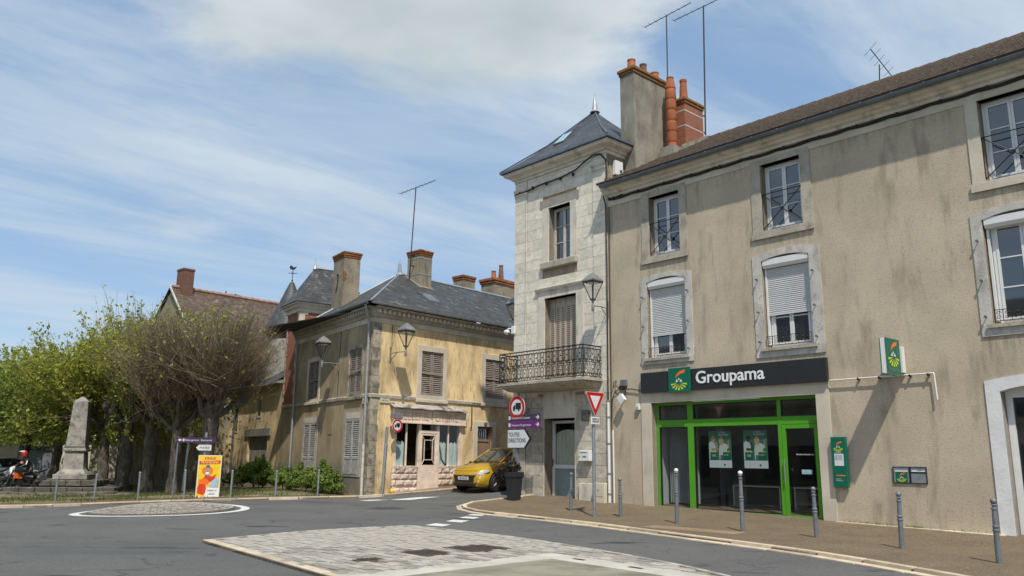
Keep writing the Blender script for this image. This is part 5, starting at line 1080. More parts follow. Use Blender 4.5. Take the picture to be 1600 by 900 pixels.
# ================================================================== LANTERNS
def lantern(label, frame, pos, arm=.75, rot=0.0, parts=None):
    t = thing('street_lamp', label, 'street lamp', frame, pos, rot, 'wall lanterns on the house fronts')
    b = MB(); b.box(-.035, .035, -.02, .0, -.32, .22); b.tube([(0, -.01, -.02), (0, -arm*.5, .0), (0, -arm+.02, -.02)], .018, 6); b.tube([(0, -.01, -.26), (0, -arm*.25, -.16), (0, -arm*.42, -.02)], .014, 5); b.build('bracket', M['lamp_grey'], t)
    st = MB(); st.lathe([(.03, -.20), (.045, -.16), (.045, .0), (.035, .02), (.035, .12), (.055, .14), (.05, .2)], 8, (0, -arm, 0)); st.build('stem', M['lamp_grey'], t, smooth=45)
    z0, z1, w0, w1 = .18, .74, .05, .225; fr = MB()
    c0 = [(-w0, -w0), (w0, -w0), (w0, w0), (-w0, w0)]; c1 = [(-w1, -w1), (w1, -w1), (w1, w1), (-w1, w1)]
    for k in range(4):
        a, q = c0[k], c1[k]; fr.tube([(a[0], a[1]-arm, z0), (q[0], q[1]-arm, z1)], .022, 4); q2 = c1[(k+1) % 4]; fr.tube([(q[0], q[1]-arm, z1), (q2[0], q2[1]-arm, z1)], .024, 4)
    fr.box(-w0-.02, w0+.02, -arm-w0-.02, -arm+w0+.02, z0-.02, z0+.02); f = fr.build('frame', M['lamp_frame'], t)
    for k in range(4):
        a, a2, q, q2 = c0[k], c0[(k+1) % 4], c1[k], c1[(k+1) % 4]; s = .97
        MB().add([(a[0]*s, a[1]*s-arm, z0+.02), (a2[0]*s, a2[1]*s-arm, z0+.02), (q2[0]*s, q2[1]*s-arm, z1), (q[0]*s, q[1]*s-arm, z1)], [(0, 1, 2, 3)]).build('pane', M['lamp_glass'], f)
    cp = MB(); cp.loft([[(x*s, y*s-arm, z) for x, y in c1] for s, z in ((1.06, z1+.015), (1.06, z1+.05), (.55, z1+.20), (.12, z1+.29), (.05, z1+.30))]); cp.build('cap', M['lamp_grey'], t)
    MB().lathe([(.16, 0), (.19, .02), (.1, .05)], 10, (0, -arm, z1-.06)).build('lamp_unit', M['plastic_white'], f)
    return t
lantern('grey wall lantern on the shop front of the ochre house, casting a sharp shadow', FR, (.80, -.02, 5.25), .88)
lantern('grey wall lantern on the shaded long side of the ochre house between two shutters', FL, (-3.05, -.02, 5.05), .70)
lantern('grey wall lantern where the white tower house meets the beige bank building', FA, (-1.60, -.055, 6.17), .70)
lantern('grey wall lantern half hidden behind the white tower house', FA, (-6.02, .75, 6.35), .85, rot=-90)

# ================================================================== BANK SIGNS
def logo(parent, cx, cz, s, y, hand=True):
    """swoosh, small white mark and fan of yellow rays, as flat prints"""
    sw = [(-.18, -.02), (-.10, .16), (.05, .28), (.34, .34), (.30, .27), (.27, .20), (.10, .17), (-.05, .10)]
    MB().flat([(cx+p[0]*s, cz+p[1]*s+.08*s) for p in sw], y).build('swoosh', M['orange'], parent)
    ry = MB()
    for k in range(7):
        a = rad(180+15+k*25); r0, r1 = .10, .40; w = .055
        P = [(math.cos(a-w*.5)*r0, math.sin(a-w*.5)*r0), (math.cos(a-w*2.2)*r1, math.sin(a-w*2.2)*r1), (math.cos(a+w*2.2)*r1, math.sin(a+w*2.2)*r1), (math.cos(a+w*.5)*r0, math.sin(a+w*.5)*r0)]
        ry.flat([(cx+p[0]*s, cz+p[1]*s*.78-.10*s) for p in P], y)
    struct(ry.build('rays', M['lime'], parent), 'stuff')
    mk = MB()
    for px, pz, w in ((-.10, -.04, .07), (.10, -.04, .07), (0, .04, .05)): mk.flat([(cx+(px-w)*s, cz+pz*s-.03*s), (cx+(px+w)*s, cz+pz*s-.03*s), (cx+px*s, cz+(pz+w*1.1)*s)], y)
    struct(mk.build('white_mark', M['white'], parent), 'stuff')
t = thing('fascia_sign', 'long black fascia sign with white lettering and green square emblem over the shop', 'sign', FA, (-.28, -.035, 3.40))
MB().box(0, 5.81, -.10, 0, 0, .595).build('panel', M['black_sign'], t, bevel=.006)
sq = MB().box(1.06, 1.80, -.16, -.102, -.045, .657).build('emblem', M['dark_green'], t, bevel=.005); logo(sq, 1.43, .30, .70, -.164)
text('Groupama', .485, M['white'], t, (1.955, -.106, .175), ext=.012, bold=.006, spacing=1.0, xs=1.03)
t = thing('projecting_sign', 'green and white box sign with emblem jutting out from the beige wall', 'sign', FA, (7.33, -.035, 3.42))
FP = math.pi/2
bx = MB().box(-.13, -.012, -.86, -.14, .0, .80).build('light_box', M['plastic_white'], t, bevel=.006)
for x0, x1, nm in ((-.011, .0, 'face_panel'), (-.142, -.131, 'face_panel')):
    f = MB().box(x0, x1, -.87, -.13, -.01, .81).build(nm, M['dark_green'], t)
    if x0 > -.1:
        e = bpy.data.objects.new('x', None); bpy.data.objects.remove(e)
        g = bpy.data.objects.new('emblem', bpy.data.meshes.new('emblem')); 
        def side(o): o.rotation_euler = (0, 0, FP)
        hold = []
        n0 = set(COL.objects); logo(t, -.50, .46, .72, 0); text('Groupama', .12, M['lamp_grey'], t, (-.80, -.0, .07), ext=.001)
        for o in set(COL.objects)-n0: o.rotation_euler = (0, 0, FP); o.location = (.003, 0, 0) if o.name.split('.')[0] != 'lettering' else (.003, -.80, .07)
        bpy.data.objects.remove(g)
MB().box(-.06, .05, -.13, .02, .06, .66).build('wall_bracket', M['plastic_white'], t, bevel=.006)
t = thing('opening_hours_panel', 'tall narrow green wall panel with opening hours beside the shop door', 'sign', FA, (5.50, -.035, .87))
MB().box(0, .365, -.10, 0, 0, 1.18).build('panel', M['dark_green'], t, bevel=.008); logo(t, .18, .95, .30, -.1035)
MB().flat(rect(.07, .30, .50, .78), -.1035).build('timetable', M['sign_white'], t)
text('HORAIRES', .035, M['white'], t, (.09, -.105, .795), ext=.0005); text('Lundi  9h-12h\nMardi  9h-18h\nJeudi  9h-18h\nSamedi  9h-12h', .032, M['dark_room'], t, (.08, -.1055, .73), ext=.0005)
MB().flat(rect(.09, .32, .26, .285), -.1035).build('orange_line', M['orange'], t); text('Services\nAssurances', .038, M['sign_white'], t, (.08, -.105, .18), ext=.0005)
t = thing('wall_letterbox', 'left wall letterbox with green emblem flap, set in the beige wall', 'letterbox', FA, (6.88, -.01, 1.0))
MB().ring(rect(0, .375, 0, .37), rect(.015, .36, .015, .355), -.02, .02).build('box_frame', M['black'], t); bx = MB().box(.017, .358, -.012, .02, .017, .353).build('flap', M['galv'], t)
MB().box(.06, .32, -.016, -.0125, .02, .25).build('emblem_plate', M['dark_green'], bx); logo(bx, .19, .135, .26, -.018); MB().box(.05, .33, -.02, -.0125, .26, .285).build('slot', M['white'], bx)
t = thing('wall_letterbox', 'right wall letterbox with a torn paper in its open slot, beside the emblem letterbox', 'letterbox', FA, (7.262, -.01, 1.0))
MB().ring(rect(0, .36, 0, .37), rect(.015, .345, .015, .355), -.02, .02).build('box_frame', M['black'], t); bx = MB().box(.017, .343, -.010, .02, .017, .353).build('flap', M['galv'], t)
MB().box(.02, .34, -.013, -.0105, .225, .26).build('slot', M['black'], bx); MB().flat([(.03, .262), (.33, .262), (.32, .29), (.2, .275), (.1, .3), (.04, .29)], -.0135).build('torn_paper', M['white'], bx)
t = thing('conduit', 'white cable conduit running from the fascia and turning down the beige wall', 'conduit', FA, (5.55, -.085, 3.42))
c = MB(); c.tube([(0, 0, 0), (2.44, 0, .015), (2.45, 0, .0), (2.47, .0, -.58)], .019, 6); c.build('tube', M['plastic_white'], t); k = MB()
for x in (.7, 1.2, 1.9, 2.3): k.box(x, x+.04, -.02, .08, -.035, .02)
struct(k.build('clips', M['iron'], t), 'stuff')
for k, (x0, x1) in enumerate(((1.72, 2.44), (2.82, 3.53))):
    t = thing('window_poster', ('left poster of two people on green hanging inside the bank shop window', 'right poster of two people on green hanging inside the bank shop window')[k], 'poster', FA, (x0, .33, 1.27), group='posters inside the shop window')
    w = x1-x0; MB().box(0, w, 0, .004, 0, 1.0).build('sheet', M['poster_green'], t); sh_ = t
    MB().flat(rect(.0, w, .0, .20), -.002).build('footer', M['sign_white'], sh_); MB().flat(rect(.04, .26, .22, .42), -.006).build('tag_panel', M['dark_green'], sh_); MB().flat(rect(w-.27, w-.05, .22, .42), -.006).build('tag_panel', M['dark_green'], sh_)
    MB().flat(rect(.04, .26, .42, .44), -.006).build('lime_bar', M['lime'], sh_); MB().flat(rect(w-.27, w-.05, .42, .44), -.006).build('lime_bar', M['lime'], sh_)
    MB().flat([(.0, .22), (.2, .22), (.24, .5), (.18, .68), (.08, .72), (.0, .66)], -.002).build('printed_shirt', M['shirt'], sh_); MB().flat([(.10, .70), (.17, .68), (.22, .76), (.2, .85), (.12, .87), (.08, .8)], -.0025).build('printed_head', M['hair_dark'] if k else M['skin'], sh_)
    MB().flat([(.08, .46), (.30, .46), (.27, .70), (.22, .70), (.22, .52), (.08, .53)], -.003).build('printed_arm', M['hair_dark'] if k else M['skin'], sh_)
    MB().flat([(.33, .22), (.55, .22), (.58, .5), (.66, .56), (.60, .62), (.5, .66), (.36, .64), (.32, .5)], -.002).build('printed_shirt', M['shirt'], sh_); MB().flat([(.36, .62), (.46, .6), (.48, .75), (.42, .85), (.34, .8), (.33, .7)], -.0025).build('printed_hair', M['hair_blond'], sh_); MB().flat([(.37, .68), (.43, .67), (.43, .78), (.38, .79)], -.003).build('printed_face', M['skin'], sh_)
    MB().flat([(.36, .22), (.5, .22), (.48, .34), (.36, .34)], -.003).build('printed_jeans', M['denim'], sh_); MB().flat([(.60, .58), (.66, .55), (.64, .72), (.70, .78), (.62, .74)], -.003).build('printed_arm', M['skin'], sh_)
    text('A TOUS\nSOLIDAIRES', .062, M['white'], sh_, (w-.40, -.004, .93), ext=.0005); text('10€', .09, M['white'], sh_, (.08, -.008, .30), ext=.0005); text('2 MOIS', .05, M['white'], sh_, (w-.25, -.008, .33), ext=.0005); MB().lathe([(.03, -.001), (.03, .0)], 10, (w*.68, -.003, .08), 'y').build('footer_dot', M['dark_green'], sh_)
# wall-mounted bits
t = thing('floodlight', 'tilted white floodlight fixed by a cable at the left end of the beige wall', 'floodlight', FA, (-.98, -.03, 3.30)); b = MB(); c_ = [(-.14, -.02), (.0, .12), (.15, -.06), (.01, -.20)]; b.prism(c_, -.22, -.12, 'y'); b.build('housing', M['plastic_white'], t, bevel=.01); MB().prism([(p[0]*.8, p[1]*.8) for p in c_], -.226, -.221, 'y').build('lens', M['sign_white'], t); MB().tube([(0, -.13, -.02), (.0, -.03, .12), (.02, .02, .2)], .02, 5).build('arm', M['iron'], t)
t = thing('junction_box', 'grey junction box with looped black cable near the black fascia', 'junction box', FA, (-1.02, -.01, 3.66)); MB().box(-.12, .14, -.06, 0, 0, .2).build('box', M['grey_paint'], t, bevel=.01); c = MB()
c.tube([(-.05, -.05, .02), (-.2, -.06, -.04), (-.3, -.05, .06), (-.27, -.05, .18), (-.36, -.05, .16), (-.40, -.05, .0)], .014, 5); c.tube([(.0, -.06, .0), (.12, -.09, -.03), (.0, -.09, -.10), (-.14, -.08, -.08), (-.02, -.07, .0)], .03, 6); c.tube([(-.1, -.04, -.08), (.35, -.04, -.11), (.6, -.04, -.16), (.74, -.04, -.15)], .016, 5); c.tube([(-.14, -.05, -.06), (-.36, -.04, -.18), (-.45, -.04, -.4), (-.47, -.04, -1.0)], .013, 5); c.build('cable', M['cable'], t)
t = thing('alarm_box', 'small white alarm box beside the stone shop surround', 'alarm box', FA, (-.52, -.01, 2.92)); MB().box(0, .13, -.09, 0, 0, .18).build('case', M['plastic_white'], t, bevel=.008); MB().lathe([(.03, -.01), (.02, 0)], 8, (.065, -.092, .06), 'y').build('lens', M['grey_paint'], t)
t = thing('white_downpipe', 'pair of white plastic pipes rising where tower house and bank building meet', 'pipe', FA, (-1.60, -.09, 0)); pp = MB(); pp.tube([(0, 0, -.1), (0, 0, 3.25)], .045, 8); a = pp.build('pipe', M['plastic_white'], t, smooth=50); pp = MB(); pp.tube([(.16, .03, -.1), (.16, .03, .5), (.15, .03, 2.35)], .026, 7); pp.build('pipe', M['plastic_white'], t, smooth=50)
cl = MB()
for z in (.4, 1.0, 1.9, 2.7, 3.2): cl.lathe([(.05, 0), (.056, .01), (.056, .05), (.05, .06)], 8, (0, 0, z))
struct(cl.build('pipe_collars', M['lamp_grey'], t), 'stuff'); MB().tube([(.0, .0, 3.25), (.0, .01, 5.0), (.02, .0, 7.5), (.0, .0, 9.6), (-.05, -.06, 9.9)], .022, 6).build('riser_cable', M['cable'], t); MB().tube([(.09, .05, 2.3), (.09, .05, 6.0), (.1, .05, 9.5)], .012, 5).build('riser_cable', M['cable'], t)
t = thing('tower_cable', 'thick black cable looped under the cornice of the white tower house', 'cable', FA, (-6.0, -.08, 10.95))
c = MB(); c.tube(sag((0, 0, .02), (1.3, 0, .10), 5, .02, .008)+sag((1.35, 0, .1), (2.6, 0, .14), 5, .02, .008)[1:]+[Vector(p) for p in ((3.1, -.02, .2), (3.5, -.04, .36), (3.9, -.04, .50), (4.2, -.02, .46), (4.42, .0, .2), (4.46, .0, -.2), (4.45, .0, -.8), (4.5, .02, -1.15), (4.7, .02, -1.2), (5.1, .02, -1.16))], .028, 6); c.build('main_cable', M['cable'], t); k = MB()
for x in (.25, .9, 1.6, 2.3, 2.9): k.box(x, x+.05, -.03, .05, .03, .14)
struct(k.build('clips', M['cable'], t), 'stuff'); MB().tube([(.55, .02, .05), (.56, .03, -.3), (.56, .03, -3), (.56, .03, -5.0)], .013, 5).build('thin_cable', M['zinc_light'], t)
t = thing('meter_cabinet', 'small white electrical cabinet on the rubble gable above the gutter', 'cabinet', FA, (-1.58, .42, 10.70)); MB().box(0, .14, -.16, .22, 0, .5).build('case', M['plastic_white'], t, bevel=.01); MB().box(.141, .146, .06, .16, .1, .2).build('breaker', M['black'], t); MB().tube([(.06, .0, 0), (.05, -.1, -.2), (-.02, -.3, -.3), (-.05, -.5, -.2)], .02, 5).build('cable', M['cable'], t)
t = thing('security_camera', 'white dome security camera on the left edge of the white tower house', 'camera', FA, (-6.05, -.06, 5.90)); MB().box(-.02, .14, -.08, .0, -.1, .18).build('wall_plate', M['plastic_white'], t, bevel=.01); MB().tube([(.02, -.04, .08), (-.12, -.10, .10), (-.20, -.12, .04)], .03, 6).build('arm', M['plastic_white'], t); MB().lathe([(.10, .06), (.12, .0), (.11, -.03), (.06, -.03), (.05, -.09), (.0, -.11)], 10, (-.2, -.12, -.02)).build('dome', M['plastic_white'], t, smooth=50)
t = thing('letterbox', 'white letterbox mounted right of the glazed tower house door', 'letterbox', FA, (-2.76, -.05, 1.40)); MB().box(0, .45, -.16, 0, 0, .33).build('case', M['plastic_white'], t, bevel=.012); MB().box(.05, .36, -.164, -.161, .25, .275).build('slot', M['grey_paint'], t); MB().box(.17, .33, -.164, -.161, .11, .16).build('name_plate', M['lamp_grey'], t); MB().lathe([(.015, -.01), (.015, 0)], 8, (.05, -.161, .14), 'y').build('lock', M['iron'], t)
t = thing('utility_cabinet', 'cream utility cabinet at the foot of the wall beside the white pipes', 'cabinet', FA, (-2.10, -.14, -.1)); MB().box(0, .46, -.14, .0, 0, .86).build('case', M['cream_box'], t, bevel=.012); MB().box(.05, .40, -.15, -.141, .10, .43).build('door', M['cream_box'], t, bevel=.006); MB().box(.05, .40, -.15, -.141, .45, .82).build('door', M['cream_box'], t, bevel=.006); MB().lathe([(.02, -.014), (.02, 0)], 8, (.22, -.15, .65), 'y').build('lock', M['lamp_grey'], t)
t = thing('tenant_plaque', 'weathered bronze plaque on the tower house behind the give-way sign', 'plaque', FA, (-2.74, -.05, 2.66)); MB().box(0, .33, -.02, 0, 0, .32).build('plate', M['chimney_cement'], t, bevel=.006); MB().ring(rect(0, .33, 0, .32), rect(.02, .31, .02, .30), -.026, -.02).build('border', M['iron'], t); text('RUE DE LA\nPLACE', .055, M['black'], t, (.04, -.024, .22), ext=.001)
t = thing('old_bracket', 'rusty pipe stub projecting low under the balcony of the tower house', 'bracket', FA, (-5.35, -.05, 3.05)); MB().tube([(0, .0, 0), (0, -.5, .02)], .05, 8).build('stub', M['limestone'], t); MB().box(-.06, .06, -.02, .0, -.1, .1).build('plate', M['surround'], t)

# ================================================================== STREET SIGNS
def disc(parent, x, y, z, r, name='disc'):
    d = MB().lathe([(r, -.02), (r, .0)], 32, (x, y, z), 'y').build(name, M['sign_white'], parent)
    MB().ring([(x+r*.97*math.cos(a), z+r*.97*math.sin(a)) for a in [2*math.pi*k/40 for k in range(40)]], [(x+r*.70*math.cos(a), z+r*.70*math.sin(a)) for a in [2*math.pi*k/40 for k in range(40)]], y-.0235, y-.0205).build('red_ring', M['red'], d)
    k = r/.38; lr = MB(); lr.flat([(x-.06*k, z-.06*k), (x+.20*k, z-.06*k), (x+.20*k, z+.15*k), (x-.06*k, z+.15*k)], y-.024); lr.flat([(x-.19*k, z-.06*k), (x-.075*k, z-.06*k), (x-.075*k, z+.08*k), (x-.13*k, z+.08*k), (x-.19*k, z+.01*k)], y-.024)
    for wx in (-.13, .09): lr.flat([(x+wx*k+.045*k*math.cos(a), z-.08*k+.045*k*math.sin(a)) for a in [2*math.pi*q/12 for q in range(12)]], y-.0245)
    struct(lr.build('lorry_symbol', M['black'], d), 'stuff'); return d
t = thing('direction_sign_post', 'grey post with no-lorry disc, two purple plates and white arrow sign behind the planter', 'road sign', FA, (-5.02, -.72, 0)); t.location.z = gz(t.location.x, t.location.y); zz = t.location.z
MB().tube([(0, 0, -.1), (0, 0, 3.45)], .04, 10).build('post', M['grey_paint'], t); disc(t, .0, -.05, 3.03-zz+.10, .385)
for k, (z, mt, tx) in enumerate(((2.47, 'purple_dark', 'Restaurant du Croissant'), (2.235, 'purple', 'Restaurant Pérégrinations'))):
    p = MB().box(-.42, 1.12, -.07, -.04, z, z+.225).build('purple_plate', M[mt], t, bevel=.004); text(tx, .105, M['sign_white'], p, (-.25, -.073, z+.07), ext=.001, xs=.86)
    MB().flat([(-.40, z+.05), (-.30, z+.05), (-.30, z+.17), (-.40, z+.17)], -.0725).build('pictogram', M['sign_white'], p)
    MB().flat([(.92, z+.095), (1.0, z+.095), (.98, z+.05), (1.03, z+.05), (1.08, z+.1125), (1.03, z+.175), (.98, z+.175), (1.0, z+.13), (.92, z+.13)], -.0725).build('arrow', M['sign_white'], p)
ar = MB().prism([(-.45, 1.58), (.42, 1.58), (.72, 1.895), (.42, 2.21), (-.45, 2.21)], -.075, -.045, 'y').build('arrow_plate', M['black'], t); MB().flat([(-.43, 1.605), (.37, 1.605), (.62, 1.895), (.37, 2.185), (-.43, 2.185)], -.0765).build('arrow_face', M['sign_white'], ar)
text('TOUTES\nDIRECTIONS', .19, M['black'], ar, (-.40, -.0775, 1.965), ext=.001, xs=.78, bold=.003)
FY = Frame(Vector((2.25, 22.08, 0)), ROTA+90)
t = thing('give_way_sign', 'red and white give-way triangle on a grey post at the pavement edge', 'road sign', FY, (0, 0, gz(2.25, 22.08)))
MB().tube([(0, 0, -.1), (0, 0, 3.0)], .045, 10).build('post', M['galv'], t, smooth=50)
def tri(s, c): return [(s*math.cos(rad(a)), c+s*math.sin(rad(a))) for a in (-90, 30, 150)]
def rtri(s, c, rr=.13):
    P = tri(s, c); out = []
    for i in range(3):
        p = Vector(P[i]); a = Vector(P[i-1]); b = Vector(P[(i+1) % 3]); u, v = (a-p).normalized(), (b-p).normalized()
        for q in range(5): w = q/4; out.append(tuple(p+u*rr*s*(1-w)**2+v*rr*s*w**2))
    return out
tp = MB().prism(rtri(.44, 3.05), -.075, -.05, 'y').build('triangle', M['sign_white'], t); MB().prism(rtri(.425, 3.05), -.0775, -.0752, 'y').build('red_border', M['red'], tp); MB().prism(rtri(.245, 3.05, .05), -.080, -.0777, 'y').build('white_centre', M['sign_white'], tp)
pq = MB().box(-.17, .17, -.075, -.05, 2.40, 2.60).build('plaque', M['sign_white'], t, bevel=.01); text('CÉDEZ LE\nPASSAGE', .064, M['black'], pq, (0, -.0765, 2.52), ext=.001, align='CENTER', bold=.002)
MB().box(-.10, .10, -.05, -.02, 2.46, 2.52).build('clamp', M['iron'], t)
t = thing('no_lorry_sign', 'small round no-lorry sign beside the faded pink shop front', 'road sign', FR, (.95, -.35, 0)); t.location.z = gz(t.location.x, t.location.y)
disc(t, 0, -.04, 2.40, .24); bx = MB(); bx.tube([(0, .02, 2.1), (0, .02, 2.95)], .035, 8); bx.build('post_head', M['grey_paint'], t); MB().box(-.2, .28, -.03, .12, 2.66, 2.86).build('back_plate', M['lamp_grey'], t, bevel=.01); MB().tube([(0, .04, 2.75), (0, .33, 2.75)], .03, 6).build('wall_arm', M['iron'], t)
t = thing('leaning_pole', 'leaning bare grey pole at the corner of the ochre house', 'pole', FR, (.47, -.32, 0)); t.location.z = gz(t.location.x, t.location.y); MB().tube([(-.02, 0, -.1), (.10, .02, 2.35)], .055, 10).build('pole', M['galv'], t, smooth=50); MB().lathe([(.06, 0), (.06, .03), (0, .05)], 10, (.10, .02, 2.34)).build('pole_cap', M['lamp_grey'], t)
for fr_, pos, lb in ((FR, (.40, -.03, 3.40), 'cream street name plate on the shop side of the ochre corner'), (FL, (-.62, -.03, 3.36), 'cream street name plate half behind the corner downpipe')):
    t = thing('street_name_plate', lb, 'street sign', fr_, pos, group='street name plates at the corner'); MB().box(0, .44, -.012, 0, 0, .25).build('plate', M['cream_box'], t); text('RUE\nNEUVE', .095, M['dark_room'], t, (.22, -.0135, .145), ext=.0005, align='CENTER')

# ================================================================== BOLLARDS
def bollard(label, x, y, h, kind, group):
    t = thing('bollard', label, 'bollard', FW, (x, y, gz(x, y)), group=group); t.rotation_euler = (R.uniform(-.018, .018), R.uniform(-.018, .018), R.uniform(0, 3)); r = .043 if kind != 'plain' else .034
    if kind == 'plain':
        MB().lathe([(r, -.1), (r, h-.06), (r*1.25, h-.055), (r*1.25, h-.03), (r*.9, h)], 8).build('post', M['galv'], t, smooth=50); MB().lathe([(r*1.02, h-.14), (r*1.15, h-.13), (r*1.15, h-.1), (r*1.02, h-.09)], 8).build('ring', M['lamp_grey'], t)
    else:
        zt = h-.09; m = h*.54
        MB().lathe([(r*1.1, -.1), (r*1.05, m-.06), (r*1.3, m-.05), (r*1.3, m-.03), (r, m-.02), (r, m), (r*1.3, m+.01), (r*1.3, m+.03), (r, m+.04), (r*.86, zt-.10), (r*1.15, zt-.09), (r*1.15, zt-.07), (r*.7, zt-.06), (r*.7, zt-.03), (r*1.2, zt-.02), (r*.6, zt)], 12).build('post', M['grey_paint'], t, smooth=40)
        MB().lathe([(.01, -.052), (.035, -.04), (.05, -.012), (.052, .01), (.04, .038), (.0, .054)], 12, (0, 0, h-.052)).build('ball', M['white'] if kind == 'white' else M['grey_paint'], t, smooth=True)
    return t
for lb, x, y, h, k in (('grey bollard in front of the glazed tower house door', 1.74, 23.62, 1.06, 'g'), ('grey bollard just right of the give-way post', 2.93, 21.97, 1.01, 'g'), ('white-topped bollard in front of the narrow left shop pane', 4.07, 20.28, 1.31, 'white'), ('white-topped bollard between the posters and the green shop door', 5.18, 18.56, 1.31, 'white'), ('grey bollard in front of the green glass door', 6.38, 17.38, 1.03, 'g'), ('grey bollard below the pair of wall letterboxes', 7.31, 15.62, 1.03, 'g'), ('grey bollard nearest the white private door, rightmost on the pavement', 7.99, 13.73, 1.03, 'g')): bollard(lb, x, y, h, k, 'bollards along the bank pavement')
for lb, x, y, h in (('plain post left of the stone obelisk', -15.9, 29.1, .82), ('plain post right of the stone obelisk', -14.32, 28.63, .92), ('plain post in front of the third lime trunk', -12.47, 27.87, .93), ('plain post under the left end of the purple sign', -10.83, 27.61, .95), ('plain post between circus poster and bushes', -9.41, 27.99, .90), ('plain post in front of the left part of the bushes', -8.04, 28.47, .88), ('plain post in front of the thickest bush', -6.65, 28.71, .92)): bollard(lb, x, y, h, 'plain', 'plain posts along the park edge')

# ================================================================== LEFT-HAND SIGN POSTS, CIRCUS POSTER
t = thing('purple_finger_sign', 'long dark purple direction plate on two grey posts with a small white arrow below', 'road sign', FW, (-11.0, 29.6, gz(-11, 29.6)))
MB().tube([(0, 0, -.1), (0, .0, 2.2)], .05, 8).build('post', M['galv'], t); MB().tube([(-1.0, -.05, -.1), (-.98, -.05, 2.05)], .03, 8).build('post', M['grey_paint'], t)
p = MB().box(-1.0, .40, -.09, -.06, 1.83, 2.02).build('purple_plate', M['purple_dark'], t); text('Hébergement · Restaurant', .10, M['sign_white'], p, (-.72, -.092, 1.89), ext=.001, xs=.9); MB().flat([(-.97, 1.925), (-.90, 1.985), (-.90, 1.945), (-.84, 1.945), (-.84, 1.905), (-.90, 1.905), (-.90, 1.865)], -.092).build('arrow', M['sign_white'], p); MB().flat(rect(-.80, -.74, 1.88, 1.97), -.092).build('pictogram', M['sign_white'], p)
p = MB().prism([(-.30, 1.66), (-.20, 1.56), (.25, 1.56), (.25, 1.76), (-.20, 1.76)], -.09, -.06, 'y').build('white_arrow', M['sign_white'], t); text('MAIRIE', .12, M['dark_room'], p, (-.17, -.092, 1.62), ext=.001)
t = thing('circus_poster', 'bright yellow and red circus poster board with a clown, standing on the grass', 'poster', FW, (-10.22, 28.05, gz(-10.4, 28.2)), rot=4); PW, PH = .78, 1.40
MB().box(-PW/2, PW/2, 0, .02, 0, PH).build('board', M['yellow'], t)
MB().ring(rect(-PW/2, PW/2, 0, PH), rect(-PW/2+.02, PW/2-.02, .02, PH-.02), -.002, .001).build('pale_edge', M['white'], t)
def fl(nm, m, pts, y): MB().flat([(p[0]*PW-PW/2, p[1]*PH) for p in pts], -y).build(nm, m, t)
fl('print_smoke', M['red_print'], [(.06, .10), (.30, .06), (.45, .14), (.40, .30), (.30, .40), (.12, .34), (.05, .22)], .003); fl('print_orange', M['orange'], [(.08, .33), (.5, .30), (.58, .42), (.3, .46), (.1, .42)], .0032)
fl('print_blue', M['blue_print'], [(.55, .22), (.92, .24), (.95, .44), (.78, .50), (.6, .42)], .0034); fl('print_jacket', M['red_print'], [(.26, .46), (.45, .52), (.65, .50), (.82, .56), (.76, .44), (.58, .36), (.45, .42)], .004)
def ell(cx, cz, rx, rz, n=16): return [(cx+rx*math.cos(2*math.pi*k/n), cz+rz*math.sin(2*math.pi*k/n)) for k in range(n)]
fl('print_hair', M['orange'], ell(.30, .63, .10, .085), .0044); fl('print_hair', M['orange'], ell(.56, .63, .10, .085), .0045); fl('print_face', M['skin'], ell(.43, .62, .12, .10), .005); fl('print_mouth', M['white'], ell(.43, .575, .08, .03), .0054); fl('print_nose', M['red'], ell(.43, .615, .025, .015), .0058); fl('print_hat', M['denim'], [(.33, .70), (.55, .70), (.50, .77), (.40, .77)], .0056); fl('print_bow', M['denim'], [(.33, .49), (.43, .505), (.53, .49), (.53, .53), (.43, .515), (.33, .53)], .006)
fl('print_panel', M['white'], [(.38, .02), (.97, .02), (.97, .22), (.44, .24)], .0062); fl('print_title_band', M['magenta'], [(.06, .78), (.95, .80), (.95, .88), (.05, .86)], .0046)
for tx, s, x, z, m in (('CIRQUE', .10, .5, .905, 'magenta'), ('MANDINI', .135, .5, .80, 'yellow'), ('SAMEDI 27', .07, .68, .15, 'denim'), ('20h30', .08, .68, .07, 'denim')): text(tx, s, M[m], t, (x*PW-PW/2, -.0075, z*PH), ext=.0005, align='CENTER', bold=.002)
lg = MB(); lg.tube([(-.3, .02, .02), (-.3, .3, .0)], .015, 5); lg.tube([(-.3, .02, .9), (-.3, .42, .0)], .015, 5); lg.tube([(.3, .02, .9), (.3, .42, .0)], .015, 5); struct(lg.build('prop_legs', M['wood_grey'], t), 'stuff')
# metal barrier by the shop, yellow hydrant cap
t = thing('metal_barrier', 'dark metal barrier frame in front of the yellow car', 'barrier', FR, (4.0, -1.25, 0)); t.location.z = gz(t.location.x, t.location.y); b = MB()
for pts in (((-.02, 0, -.1), (-.14, 0, .92)), ((-.14, 0, .92), (.95, 0, .98)), ((.95, 0, .98), (.95, 0, -.1))): b.tube(pts, .032, 6)
b.tube([(.06, 0, .75), (.95, 0, .8)], .018, 5); b.tube([(.12, 0, .76), (.18, 0, .3), (.10, 0, .22)], .022, 5); b.build('frame', M['iron'], t)
t = thing('yellow_cap', 'small yellow cap at the foot of the pink shop corner', 'cap', FR, (1.0, -.2, 0)); t.location.z = gz(t.location.x, t.location.y); MB().lathe([(.075, -.02), (.08, .10), (.05, .15), (0, .16)], 10).build('cap', M['yellow'], t, smooth=True); MB().lathe([(.09, -.03), (.09, .02)], 10).build('collar', M['rust'], t)

